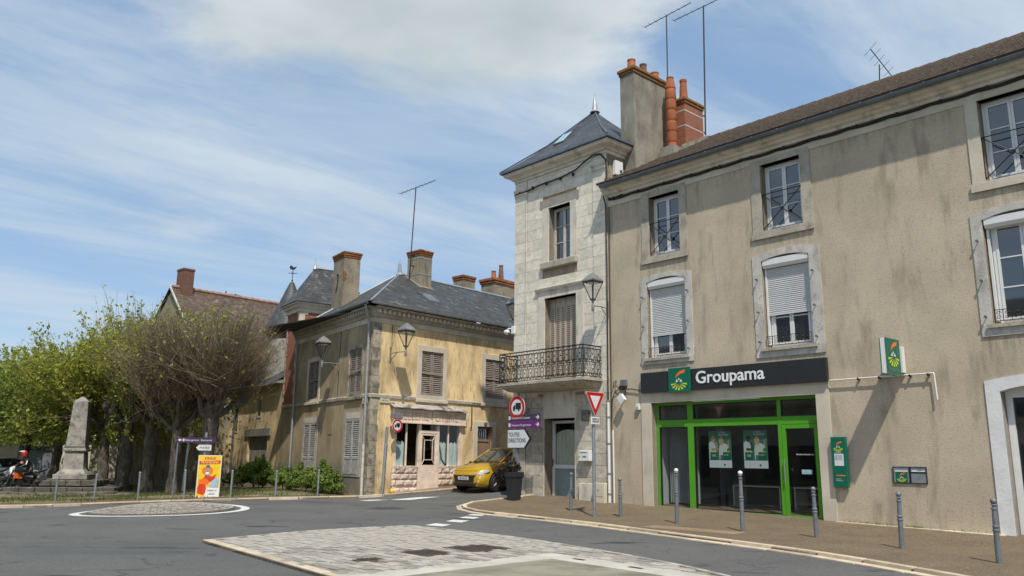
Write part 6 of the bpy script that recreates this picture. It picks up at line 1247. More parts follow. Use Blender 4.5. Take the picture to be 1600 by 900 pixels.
# ================================================================== TV AERIALS
def yagi(mb, c, d, L, n, el, r=.010, bent=False):
    d = Vector(d).normalized(); c = Vector(c); s = d.cross(Vector((0, 0, 1))).normalized(); mb.tube([c-d*L*.5, c+d*L*.5], r*1.5, 5)
    for k in range(n): p = c+d*L*(-.5+k/(n-1)); w = el*(1-.35*k/(n-1)); mb.tube([p-s*w/2, p+s*w/2], r*.7, 4)
def aerial(label, foot, top, booms, r=.022, clamps=()):
    t = thing('tv_aerial', label, 'aerial', FW, tuple(foot)); f = Vector(foot); MB().tube([(0, 0, 0), Vector(top)-f], r, 7).build('mast', M['iron'], t)
    for c, d, L, n, el in booms: b = MB(); yagi(b, Vector(c)-f, d, L, n, el); b.build('antenna', M['iron'], t)
    if clamps:
        k = MB()
        for a, q in clamps: k.tube([Vector(a)-f, Vector(q)-f], .025, 5)
        struct(k.build('wall_clamps', M['iron'], t), 'stuff')
aerial('plain mast aerial standing behind the stacked terracotta flue', (5.60, 27.36, 11.5), (5.67, 27.36, 17.77), [((5.69, 27.34, 17.76), (1.35, -1.68, 0), 2.2, 9, .24)])
aerial('taller mast aerial clamped to the red brick chimney', (6.92, 27.23, 12.95), (7.04, 27.23, 18.10), [((6.90, 27.39, 18.08), (1.21, -1.37, .0), 2.3, 9, .24)], .028, [((6.94, 27.23, 13.68), (6.4, 27.0, 13.68)), ((6.93, 27.23, 13.03), (6.4, 27.0, 13.03))])
aerial('leaning comb aerial on the brown roof ridge', (11.40, 23.25, 12.7), (11.47, 23.25, 13.70), [((11.52, 23.2, 13.72), (.62, .0, -.96), 1.15, 6, .85)], .018)
aerial('tall mast aerial strapped to the ridge chimney of the ochre house', (-4.42, 33.75, 9.0), (-4.28, 33.75, 13.10), [((-4.22, 33.69, 13.08), (1.73, -1.81, 0), 2.5, 9, .26)], .024, [((-4.40, 33.75, 9.55), (-4.2, 33.9, 9.55)), ((-4.38, 33.75, 10.0), (-4.2, 33.9, 10.0))])

# ================================================================== PLANTER
def leaf_cloud(n, boxes, size, seed, flat=.0):
    """n small leaf quads scattered through ellipsoids (cx,cy,cz,rx,ry,rz), denser near the surface"""
    g = np.random.RandomState(seed); w = np.array([b[3]*b[4]*b[5] for b in boxes], float)**.7; w /= w.sum(); idx = g.choice(len(boxes), n, p=w); B = np.array(boxes)[idx]
    d = g.normal(size=(n, 3)); d /= np.linalg.norm(d, axis=1)[:, None]; r = g.uniform(.25, 1, n)**.45; P = B[:, :3]+d*B[:, 3:6]*r[:, None]
    return leaf_quads(P, size, g)
def leaf_quads(P, size, g):
    n = len(P); a = g.normal(size=(n, 3)); a /= np.linalg.norm(a, axis=1)[:, None]; b = np.cross(a, g.normal(size=(n, 3))); b /= np.linalg.norm(b, axis=1)[:, None]
    s = size*g.uniform(.6, 1.3, n)[:, None]; a *= s; b *= s*.62
    V = np.stack([P-a, P+b*.9, P+a, P-b*.9], 1).reshape(-1, 3); return V, np.arange(4*n).reshape(-1, 4)
def np_mesh(name, V, Fq, m, parent=None, smooth=False):
    me = bpy.data.meshes.new(name); me.vertices.add(len(V)); me.vertices.foreach_set('co', np.asarray(V, np.float32).ravel()); k = Fq.shape[1]
    me.loops.add(Fq.size); me.loops.foreach_set('vertex_index', Fq.astype(np.int32).ravel()); me.polygons.add(len(Fq)); me.polygons.foreach_set('loop_start', np.arange(0, Fq.size, k, dtype=np.int32)); me.update(); me.validate()
    if smooth: me.shade_smooth()
    me.materials.append(m); return mesh_obj(name, me, None, parent)
t = thing('planter', 'tall black square planter with dark trailing plants and red flowers at the pavement corner', 'planter', FA, (-4.62, -1.25, 0)); t.location.z = gz(t.location.x, t.location.y)
b = MB(); b.loft([[(x*w, y*w, z) for x, y in ((-1, -1), (1, -1), (1, 1), (-1, 1))] for w, z in ((.155, 0), (.20, .72), (.225, .72), (.23, .88), (.20, .88), (.195, .8))]); b.build('pot', M['planter'], t, bevel=.01)
MB().box(-.195, .195, -.195, .195, .78, .83).build('soil', M['joint'], t)
V, F = leaf_cloud(1500, [(-.10, -.05, 1.05, .30, .25, .20), (-.42, -.05, .85, .28, .25, .28), (-.62, .0, .62, .18, .2, .2), (-.2, 0, 1.25, .15, .15, .15), (.15, 0, 1.02, .12, .15, .14)], .045, 5); np_mesh('foliage', V, F, M['leaf_plum'], t)
V, F = leaf_cloud(120, [(-.15, -.05, 1.28, .28, .2, .14), (-.5, -.1, .95, .28, .2, .2)], .03, 6); np_mesh('flowers', V, F, M['flower'], t)

# ================================================================== CARS (origin on the ground, nose towards -Y)
def car(label, paint, frame, pos, rot, plate=None):
    t = thing('parked_car', label, 'car', frame, pos, rot)
    # body: cross-sections from nose to tail: (y, half width at sill, at waist, at shoulder, z sill, z waist, z top)
    S = [(-2.02, .50, .56, .44, .26, .46, .60), (-1.96, .66, .72, .58, .21, .46, .70), (-1.80, .78, .83, .70, .19, .50, .80), (-1.55, .83, .87, .76, .18, .55, .87), (-1.1, .845, .875, .79, .18, .62, .93), (-.62, .85, .875, .80, .18, .68, .985), (.4, .85, .875, .80, .18, .70, .99), (1.2, .85, .875, .80, .19, .72, 1.0), (1.65, .82, .86, .76, .22, .72, 1.0), (1.93, .72, .78, .68, .28, .70, .98), (2.0, .60, .66, .58, .34, .66, .92)]
    rg = []
    for y, a, w, s, z0, z1, z2 in S: rg.append([(-a*.9, y, z0), (-a, y, z0+.06), (-w, y, z1-.10), (-w, y, z1), (-s*1.02, y, z2-.04), (-s*.90, y, z2), (0, y, z2+.025), (s*.90, y, z2), (s*1.02, y, z2-.04), (w, y, z1), (w, y, z1-.10), (a, y, z0+.06), (a*.9, y, z0)])
    mb = MB(); mb.loft(rg); body = mb.build('body', M[paint], t, smooth=35)
    C_ = [(-.92, .62, .66, .97, .985), (-.30, .66, .60, .97, 1.30), (.10, .67, .56, .97, 1.41), (.8, .67, .55, .98, 1.42), (1.35, .66, .53, .98, 1.36), (1.72, .60, .46, .98, 1.20), (1.95, .5, .45, .95, 1.0)]
    mb = MB(); mb.loft([[(-a*1.10, y, z0), (-b, y, z1), (0, y, z1+.02), (b, y, z1), (a*1.10, y, z0)] for y, a, b, z0, z1 in C_]); mb.build('windows', M['car_glass'], t, smooth=30)
    rf = MB(); rf.loft([[(-b-.01, y, z1-.03), (-b*.98, y, z1+.008), (0, y, z1+.032), (b*.98, y, z1+.008), (b+.01, y, z1-.03)] for y, b, z1 in ((.04, .57, 1.395), (.2, .565, 1.425), (.8, .555, 1.43), (1.35, .535, 1.37), (1.5, .52, 1.32))]); rf.build('roof', M[paint], t, smooth=40)
    for s in (-1, 1):
        for a, b, r_, n_ in (((s*.72, -.88, .985), (s*.61, -.05, 1.385), .032, 5), ((s*.735, .55, .97), (s*.575, .55, 1.41), .035, 4), ((s*.73, 1.55, .99), (s*.53, 1.40, 1.36), .06, 4)): MB().tube([a, b], r_, n_).build('pillar', M[paint], t)
    for s in (-1, 1):
        for y in (-1.27, 1.27): MB().lathe([(.36, 0), (.36, .06)], 20, (s*.845-.03, y, .32), 'x').build('wheel_arch', M['black'], t)
    for s in (-1, 1):
        for y in (-1.27, 1.27):
            w = MB().lathe([(.20, -.10), (.29, -.105), (.315, -.08), (.315, .08), (.29, .105), (.20, .10)], 20, (s*.80, y, .315), 'x').build('wheel', M['tyre'], t, smooth=40); h = MB()
            for k in range(5):
                a = 2*math.pi*k/5; h.tube([(s*.905, y+.03*math.cos(a), .315+.03*math.sin(a)), (s*.90, y+.20*math.cos(a), .315+.20*math.sin(a))], .026, 4)
            h.lathe([(.20, -.01), (.215, .0), (.20, .01)], 20, (s*.90, y, .315), 'x'); h.lathe([(.05, -.012), (.05, .012)], 10, (s*.905, y, .315), 'x'); h.build('rim', M['rim'], w)
    gr = MB(); gr.loft([[(-.50, -1.985, .34), (.50, -1.985, .34), (.60, -1.955, .62), (-.60, -1.955, .62)], [(-.46, -2.045, .36), (.46, -2.045, .36), (.50, -2.03, .60), (-.50, -2.03, .60)]]); gr.build('grille', M['black'], t)
    gb = MB()
    for k in range(6): gb.box(-.46, .46, -2.052, -2.04, .38+k*.036, .39+k*.036)
    struct(gb.build('grille_bars', M['rim'], t), 'stuff')
    MB().lathe([(.05, -.01), (.05, .0)], 12, (0, -2.05, .585), 'y').build('badge', M['chrome'], t)
    lp = MB().loft([[(-.50, -2.05, .24), (.50, -2.05, .24), (.62, -1.99, .34), (-.62, -1.99, .34)], [(-.45, -2.06, .26), (.45, -2.06, .26), (.5, -2.05, .32), (-.5, -2.05, .32)]]).build('lower_intake', M['black'], t)
    pt = MB().box(-.26, .26, -2.068, -2.056, .44, .55).build('number_plate', M['sign_white'], t)
    if plate: text(plate, .10, M['black'], pt, (0, -2.070, .46), ext=.001, align='CENTER', xs=.85)
    for s in (-1, 1):
        hl = MB(); P = [(s*.52, -1.985, .60), (s*.60, -1.955, .67), (s*.84, -1.62, .78), (s*.865, -1.58, .70), (s*.70, -1.88, .585)]; hl.add([(p[0]*1.015, p[1]-.022, p[2]+.012) for p in P]+[(p[0]*.9, p[1]+.1, p[2]) for p in P], [tuple(range(5)), tuple(range(9, 4, -1))]+[(i, (i+1) % 5, (i+1) % 5+5, i+5) for i in range(5)]); hl.build('headlight', M['headlight'], t)
        MB().tube([(s*.72, -1.90, .58), (s*.70, -1.94, .48), (s*.66, -1.985, .36)], .017, 5).build('running_light', M['white'], t)
        mr = MB(); mr.loft([[(s*(.80+dx), -.50+dy, .98+dz) for dy, dz in ((-.06*q, -.05*q), (.07*q, -.05*q), (.07*q, .07*q), (-.06*q, .06*q))] for dx, q in ((.0, .5), (.08, 1.0), (.18, 1.0), (.21, .6))]); mr.build('mirror', M[paint], t, smooth=40)
    for s in (-1, 1):
        for pts in (((s*.882, -.72, .30), (s*.884, -.72, .70), (s*.815, -.60, .975)), ((s*.882, .50, .30), (s*.884, .50, .70), (s*.82, .55, .97)), ((s*.70, -1.62, .835), (s*.72, -1.2, .92), (s*.73, -.95, .965))): MB().tube(pts, .006, 4).build('panel_gap', M['black'], t)
        MB().box(min(s*.89, s*.86), max(s*.89, s*.86), .30, .48, .76, .79).build('door_handle', M[paint], t)
    MB().tube([(-.55, -1.90, .745), (0, -1.945, .735), (.55, -1.90, .745)], .007, 4).build('panel_gap', M['black'], t)
    wp = MB(); wp.tube([(-.55, -.93, 1.0), (.1, -.86, 1.02)], .012, 4); wp.tube([(.05, -.93, 1.0), (.58, -.84, 1.03)], .012, 4); wp.build('wipers', M['black'], t)
    return t
yc = car('mustard yellow hatchback parked nose-out beside the white tower house', 'car_yellow', FR, (4.55, -2.35, 0), 90, 'GB-590-KR'); p = Vector(yc.location)
hd_ = FR.X; zf, zr = gz(*(p-hd_*1.3).xy), gz(*(p+hd_*1.3).xy); yc.location.z = (zf+zr)/2-.03; yc.rotation_euler = (math.atan2(zr-zf, 2.6), 0, FR.rot-math.pi/2)
wc = car('white hatchback parked beyond the motorcycles, left of the obelisk', 'car_white', FW, (-26.6, 43.5, gz(-26.6, 43.5)), 62)

# ================================================================== TREES
def tubes_np(P, Rr, n=3):
    """P (N,m,3) polylines, Rr (N,m) radii -> one mesh of n-sided tubes"""
    N_, m = P.shape[:2]; T = np.gradient(P, axis=1); T /= np.linalg.norm(T, axis=2, keepdims=True)+1e-9
    ref = np.where(np.abs(T[..., 2:3]) < .95, np.array([0, 0, 1.]), np.array([1., 0, 0])); U = np.cross(T, ref); U /= np.linalg.norm(U, axis=2, keepdims=True)+1e-9; Wv = np.cross(T, U)
    a = 2*np.pi*np.arange(n)/n; V = P[:, :, None, :]+(U[:, :, None, :]*np.cos(a)[None, None, :, None]+Wv[:, :, None, :]*np.sin(a)[None, None, :, None])*Rr[:, :, None, None]
    base = (np.arange(N_)[:, None, None]*m+np.arange(m-1)[None, :, None])*n; k = np.arange(n)[None, None, :]; k2 = (k+1) % n
    return V.reshape(-1, 3), np.stack([base+k, base+k2, base+n+k2, base+n+k], -1).reshape(-1, 4)
AVOID = lambda Q: (np.abs(Q[..., 0]+.5225*Q[..., 1]) < 1.05) & (Q[..., 1] < 38.6) & (Q[..., 2] < 5.0)
def pollard(label, x, y, r, hz, top, spread, shoots, leaves, seed, leaf='leaf_spring', twig='twig', lean=(0, 0), nh=6, lsize=.075, z=None, bark='bark', low=0.0, zmin=2.05, group='pollarded lime trees along the park'):
    g = np.random.RandomState(seed); t = thing('pollarded_lime_tree', label, 'tree', FW, (x, y, gz(x, y) if z is None else z), group=group)
    # trunk with burrs
    nseg, ns = 12, 14; V = []
    for i in range(nseg+1):
        f = i/nseg; h = -.2+(hz+.3)*f; rr = r*(1.35-.6*min(1, f*3) if f < .2 else .95+.10*math.sin(f*9+seed)+.35*max(0, f-.75)*4*.5)
        for k in range(ns):
            a = 2*math.pi*k/ns; q = rr*(1+.16*math.sin(3*a+f*7+seed)+g.uniform(-.09, .09)); V.append((q*math.cos(a)+lean[0]*f*f, q*math.sin(a)+lean[1]*f*f, h))
    F = [(i*ns+k, i*ns+(k+1) % ns, (i+1)*ns+(k+1) % ns, (i+1)*ns+k) for i in range(nseg) for k in range(ns)]
    np_mesh('trunk', np.array(V), np.array(F), M[bark], t, True)
    heads = []; lb = MB()
    for k in range(nh):
        a = 2*math.pi*(k+g.uniform(-.3, .3))/nh; L = spread*g.uniform(.22, .42); p0 = Vector((lean[0]*.8, lean[1]*.8, hz*g.uniform(.80, .96))); p3 = Vector((lean[0]+math.cos(a)*L, lean[1]+math.sin(a)*L, hz+g.uniform(.15, .95))); p1 = p0.lerp(p3, .35)+Vector((math.cos(a)*.1, math.sin(a)*.1, g.uniform(-.12, .05))); p2 = p0.lerp(p3, .7)+Vector((0, 0, g.uniform(-.15, .1)))
        lb.tube([p0, p1, p2, p3], [r*.62, r*.46, r*.40, r*.46], 8); lb.lathe([(.02, -.2), (r*.55, -.12), (r*.70, .02), (r*.5, .16), (.03, .24)], 8, p3); heads.append(np.array(p3))
    heads.append(np.array((lean[0], lean[1], hz+.25))); lb.build('limbs', M[bark], t, smooth=True)
    H = np.array(heads); idx = g.randint(0, len(H), shoots); p0 = H[idx]+g.normal(scale=.13, size=(shoots, 3)); c = np.array((lean[0], lean[1], hz-.6)); out = p0-c; out[:, 2] *= .5; out /= np.linalg.norm(out, axis=1)[:, None]
    d = out*g.uniform(.35, 1.1, shoots)[:, None]+g.normal(scale=.42, size=(shoots, 3))+np.array([0, 0, .75])
    if low: d[:, 2] -= (g.rand(shoots) < low)*g.uniform(.4, 1.6, shoots)
    d /= np.linalg.norm(d, axis=1)[:, None]; Lm = top-hz; L = Lm*g.uniform(.45, 1.05, shoots)/np.maximum(.55, np.abs(d[:, 2])+.25); L = np.minimum(L, spread*1.15)
    cur = np.array([0, 0, 1.])*L[:, None]*g.uniform(.0, .28, shoots)[:, None]; tt = np.linspace(0, 1, 6); wob = g.normal(scale=.05, size=(shoots, 6, 3))*L[:, None, None]*.35; wob[:, 0] = 0
    P = p0[:, None, :]+d[:, None, :]*(L[:, None]*tt)[:, :, None]+cur[:, None, :]*(tt**2)[None, :, None]+wob*tt[None, :, None]
    hlim = P[..., 2] > top; P[..., 2] = np.where(hlim, top+(P[..., 2]-top)*.25, P[..., 2])
    org = np.array(t.location); ok = ~(AVOID(P+org).any(axis=1) | (P[..., 2] < zmin).any(axis=1) | ((P+org)[..., 0]+.288*(P+org)[..., 1] > .1).any(axis=1)); P, d, L = P[ok], d[ok], L[ok]; shoots = len(P)
    Rr = np.linspace(.013, .004, 6)[None, :]*g.uniform(.7, 1.3, shoots)[:, None]
    # side twigs
    nt_ = shoots*2; si = g.randint(0, shoots, nt_); tb = g.uniform(.25, .9, nt_); seg = np.minimum((tb*5).astype(int), 4); fr = tb*5-seg; q0 = P[si, seg]*(1-fr)[:, None]+P[si, seg+1]*fr[:, None]
    dd = d[si]+g.normal(scale=.55, size=(nt_, 3))+np.array([0, 0, .25]); dd /= np.linalg.norm(dd, axis=1)[:, None]; l2 = L[si]*g.uniform(.12, .32, nt_); t3 = np.linspace(0, 1, 3)
    P2 = q0[:, None]+dd[:, None]*(l2[:, None]*t3)[:, :, None]; R2 = np.linspace(.009, .004, 3)[None, :]*np.ones((nt_, 1))
    V1_, F1 = tubes_np(P, Rr); V2, F2 = tubes_np(P2, R2); struct(np_mesh('twigs', np.vstack([V1_, V2]), np.vstack([F1, F2+len(V1_)]), M[twig], t), 'stuff')
    if leaves:
        li = g.randint(0, shoots, leaves//2); tl = g.beta(2.2, 1.0, leaves//2)*.98; sg = np.minimum((tl*5).astype(int), 4); ff = (tl*5-sg)[:, None]; A = P[li, sg]*(1-ff)+P[li, sg+1]*ff
        l2i = g.randint(0, nt_, leaves-leaves//2); s2 = g.uniform(.1, 1.05, len(l2i))[:, None]; B = P2[l2i, 0]*(1-s2)+P2[l2i, 2]*s2
        Q = np.vstack([A, B])+g.normal(scale=.06, size=(leaves, 3)); Q = Q[~AVOID(Q+org) & (Q[:, 2] > zmin)]; V, F = leaf_quads(Q, lsize, g); struct(np_mesh('foliage', V, F, M[leaf], t), 'stuff')
    return t
pollard('bare pollarded lime with a thick dark trunk right behind the circus poster', -11.75, 31.9, .27, 3.35, 6.5, 2.9, 1700, 600, 1, nh=8, twig='twig')
pollard('slim-trunked pollarded lime with nearly bare twigs left of the circus poster', -13.14, 32.25, .19, 2.9, 6.4, 2.7, 1200, 2200, 2, twig='twig', nh=6)
pollard('pollarded lime with a straight thick trunk and greening twigs, third from the poster', -15.73, 35.89, .27, 3.3, 8.3, 3.5, 1000, 15000, 3, twig='twig_green', low=.06, lsize=.085)
pollard('pollarded lime with a knobbly trunk, just right of the obelisk and in fresh leaf', -17.75, 37.95, .26, 3.2, 8.2, 3.5, 900, 20000, 4, twig='twig_green', low=.10, lsize=.085)
pollard('leafy lime close behind the obelisk on its right side', -20.0, 40.5, .24, 3.2, 7.7, 3.6, 800, 30000, 5, twig='twig_green', low=.14, lsize=.09)
pollard('leafy lime with a broad pale burred trunk directly behind the obelisk', -23.35, 44.6, .42, 3.4, 7.4, 4.0, 800, 32000, 6, twig='twig_green', low=.14, lsize=.10, bark='bark_pale')
pollard('leafy lime rising above the red-helmeted rider', -27.6, 46.6, .28, 2.8, 5.9, 3.9, 700, 30000, 7, leaf='leaf_fresh', twig='twig_green', low=.25, lsize=.10)
pollard('tall loose leafy tree at the left edge of the view', -26.6, 39.2, .22, 2.6, 6.0, 3.0, 600, 13000, 8, leaf='leaf_fresh', twig='twig_green', low=.4, lsize=.09)
pollard('far leafy lime between obelisk and rider, second row', -32.0, 58.0, .3, 3.0, 7.2, 4.6, 900, 20000, 9, leaf='leaf_fresh', twig='twig_green', low=.5, lsize=.13)
pollard('farthest leafy lime behind the white car', -40.5, 62.0, .3, 2.8, 6.6, 4.8, 900, 20000, 10, leaf='leaf_fresh', twig='twig_green', low=.15, lsize=.14)
pollard('leafy lime filling the gap between the obelisk and the knobbly trunk, second row', -25.0, 53.0, .3, 3.2, 8.6, 4.4, 900, 20000, 12, leaf='leaf_spring', twig='twig_green', low=.08, lsize=.12)
t = thing('cedar_tree', 'dark cedar top showing above the ridge of the long tiled house', 'tree', FW, (-22.5, 62.0, -.3))
MB().tube([(0, 0, 0), (0, 0, 14.4)], [.3, .05], 7).build('trunk', M['bark'], t)
V, F = leaf_cloud(5000, [(dx, dy, z, w, w*.8, .16) for z in np.arange(9, 14.6, .7) for dx, dy, w in ((NR.uniform(-.6, .6), NR.uniform(-.4, .4), 1.7-.14*(z-9)+NR.uniform(-.3, .3)),)]+[(1.6, 0, 13.2, 1.1, .6, .15), (-1.5, 0, 12.9, 1.0, .6, .14)], .13, 30); struct(np_mesh('crown', V, F, M['leaf_dark'], t), 'stuff')

# ================================================================== BUSHES, GRASS
def bush(label, frame, x, y, spec, n, size=.055, leaf='leaf_bush', seed=1):
    t = thing('bush', label, 'bush', frame, (x, y, 0), group='bushes at the foot of the walls'); t.location.z = gz(t.location.x, t.location.y)
    st = MB(); g = random.Random(seed)
    for b in spec:
        for k in range(5): st.tube([(b[0]*.6, b[1]*.6, -.05), (b[0]+g.uniform(-.5, .5)*b[3], b[1]+g.uniform(-.5, .5)*b[4], b[2]+b[5]*.5)], .012, 4)
    sp = []
    for b in spec:
        for k in range(9): a, e = g.uniform(0, 6.28), g.uniform(-.6, 1.2); q = g.uniform(.45, .95); sp.append((b[0]+math.cos(a)*math.cos(e)*b[3]*q, b[1]+math.sin(a)*math.cos(e)*b[4]*q, max(.12, b[2]+math.sin(e)*b[5]*q), b[3]*g.uniform(.22, .42), b[4]*g.uniform(.25, .45), b[5]*g.uniform(.2, .5)))
        for k in range(4): sp.append((b[0]+g.uniform(-.7, .7)*b[3], b[1], b[2]+b[5]*g.uniform(.9, 1.25), .05, .05, b[5]*g.uniform(.25, .45)))
    struct(st.build('stems', M['bark'], t), 'stuff'); V, F = leaf_cloud(int(n*1.5), sp, size*1.15, seed); struct(np_mesh('foliage', V, F, M[leaf], t), 'stuff'); return t
bush('thickest green bush below the pale shuttered window nearest the corner', FL, -1.75, -.75, [(0, 0, .42, .62, .45, .42), (.55, .05, .34, .45, .4, .34), (-.6, 0, .5, .55, .45, .48), (-.5, .0, .9, .22, .2, .24)], 6500, seed=21)
bush('green bush between the two pale shuttered windows', FL, -3.55, -.85, [(0, 0, .38, .7, .5, .38), (-.7, 0, .42, .55, .45, .42), (.7, .1, .34, .5, .4, .36)], 5500, seed=22)
bush('green bush under the left pale shuttered window', FL, -5.6, -.9, [(0, 0, .36, .7, .5, .36), (.8, 0, .34, .5, .4, .34), (-.7, 0, .36, .6, .5, .36)], 5000, seed=23)
bush('tall green bush in front of the grey garage door', FL, -9.2, -.9, [(0, 0, .55, .8, .6, .6), (.9, 0, .42, .7, .5, .45), (-1.0, 0, .40, .8, .5, .42)], 5000, .07, seed=24)
bush('low green bush between the circus poster and the garage', FL, -12.2, -.7, [(0, 0, .4, 1.0, .5, .42), (-1.2, 0, .36, .8, .5, .36)], 4000, .07, seed=25)
bush('low bush at the brown wall between the second and third lime trunks', FL, -22.0, -.6, [(0, 0, .45, 1.3, .6, .5), (-2.0, 0, .4, 1.2, .6, .42), (1.8, 0, .4, 1.0, .5, .4)], 4500, .09, seed=26)
bush('low bush at the brown wall behind the knobbly lime trunk', FL, -31.0, -.6, [(0, 0, .5, 1.6, .6, .5), (-3.0, 0, .45, 1.5, .6, .45), (2.6, 0, .4, 1.2, .5, .4)], 4500, .11, seed=27)
bush('small green bush beside the thin posts left of the obelisk', FW, -26.2, 49.5, [(0, 0, .6, .9, .6, .6)], 2500, .11, seed=28)
g = np.random.RandomState(40); n = 16000; px = g.uniform(-20, -5.8, n); py = g.uniform(27.8, 33.5, n); keep = [(inpoly(a, b, park) and (math.sin(a*1.7)+math.sin(b*2.3+a)+g.uniform(-1.2, 1.2) > -.1)) for a, b in zip(px, py)]; px, py = px[keep], py[keep]; n = len(px)
pz = np.array([gz(a, b)+.012 for a, b in zip(px, py)]); an = g.uniform(0, 6.28, n); h = g.uniform(.04, .13, n); w = .012; le = g.normal(scale=.03, size=(n, 2))
A = np.stack([px-np.cos(an)*w, py-np.sin(an)*w, pz], 1); B = np.stack([px+np.cos(an)*w, py+np.sin(an)*w, pz], 1); C_ = np.stack([px+le[:, 0], py+le[:, 1], pz+h], 1)
go = np_mesh('grass', np.stack([A, B, C_], 1).reshape(-1, 3), np.arange(3*n).reshape(-1, 3), M['grass']); struct(go, 'stuff')
n = 260; V = []; 
for k in range(n):
    X = R.choice([R.gauss(6.4, .2), R.gauss(7.3, .15), R.uniform(5.6, 9)]); p = FA.w(X, -.03-abs(R.gauss(0, .02))); z = gz(p.x, p.y)-.0; a = R.uniform(0, 6.28); w = .012; hh = R.uniform(.02, .07)
    V += [(p.x-math.cos(a)*w, p.y-math.sin(a)*w, z), (p.x+math.cos(a)*w, p.y+math.sin(a)*w, z), (p.x+R.uniform(-.03, .03), p.y-R.uniform(0, .04), z+hh)]
struct(np_mesh('weeds', np.array(V), np.arange(3*n).reshape(-1, 3), M['leaf_fresh']), 'stuff')

# ================================================================== OBELISK
t = thing('stone_obelisk', 'weathered grey stone obelisk on a stepped pedestal in front of the limes', 'monument', FW, (-19.72, 37.4, gz(-19.72, 37.4)), rot=14)
def sq(w, z): return [(-w, -w, z), (w, -w, z), (w, w, z), (-w, w, z)]
MB().loft([sq(w, z) for w, z in ((.40, 1.98), (.30, 4.02), (.05, 4.24), (.01, 4.26))]).build('shaft', M['old_stone'], t, bevel=.015)
MB().loft([sq(w, z) for w, z in ((.41, 1.76), (.48, 1.80), (.48, 1.87), (.43, 1.90), (.46, 1.975))]).build('cornice', M['old_stone'], t)
MB().loft([sq(w, z) for w, z in ((.62, .78), (.56, .86), (.46, .98), (.44, 1.1), (.39, 1.755))]).build('pedestal', M['old_stone'], t, bevel=.012)
MB().loft([sq(w, z) for w, z in ((.70, .54), (.70, .775))]).build('base_block', M['old_stone'], t, bevel=.02)
for z0, h, w, n in ((.27, .268, 1.22, 4), (.0, .268, 2.15, 7)):
    for s in range(4):
        for k in range(n):
            a0, a1 = -w+2*w*k/n, -w+2*w*(k+1)/n; o = MB().box(a0+.01, a1-.01, -w+R.uniform(-.02, .02), -w+.45, z0, z0+h-R.uniform(0, .02)).build('step_stone', M['monument_dark'], t, bevel=.03); o.rotation_euler = (0, 0, s*math.pi/2)
    MB().box(-w+.3, w-.3, -w+.3, w-.3, z0, z0+h-.03).build('step_core', M['monument_dark'], t)
for k in range(9):
    x = -4.6+k*1.0; MB().box(x, x+.97, -3.15+R.uniform(-.06, .06), -2.2, -.15, .10+R.uniform(-.03, .02)).build('border_slab', M['monument_dark'], t, bevel=.04)

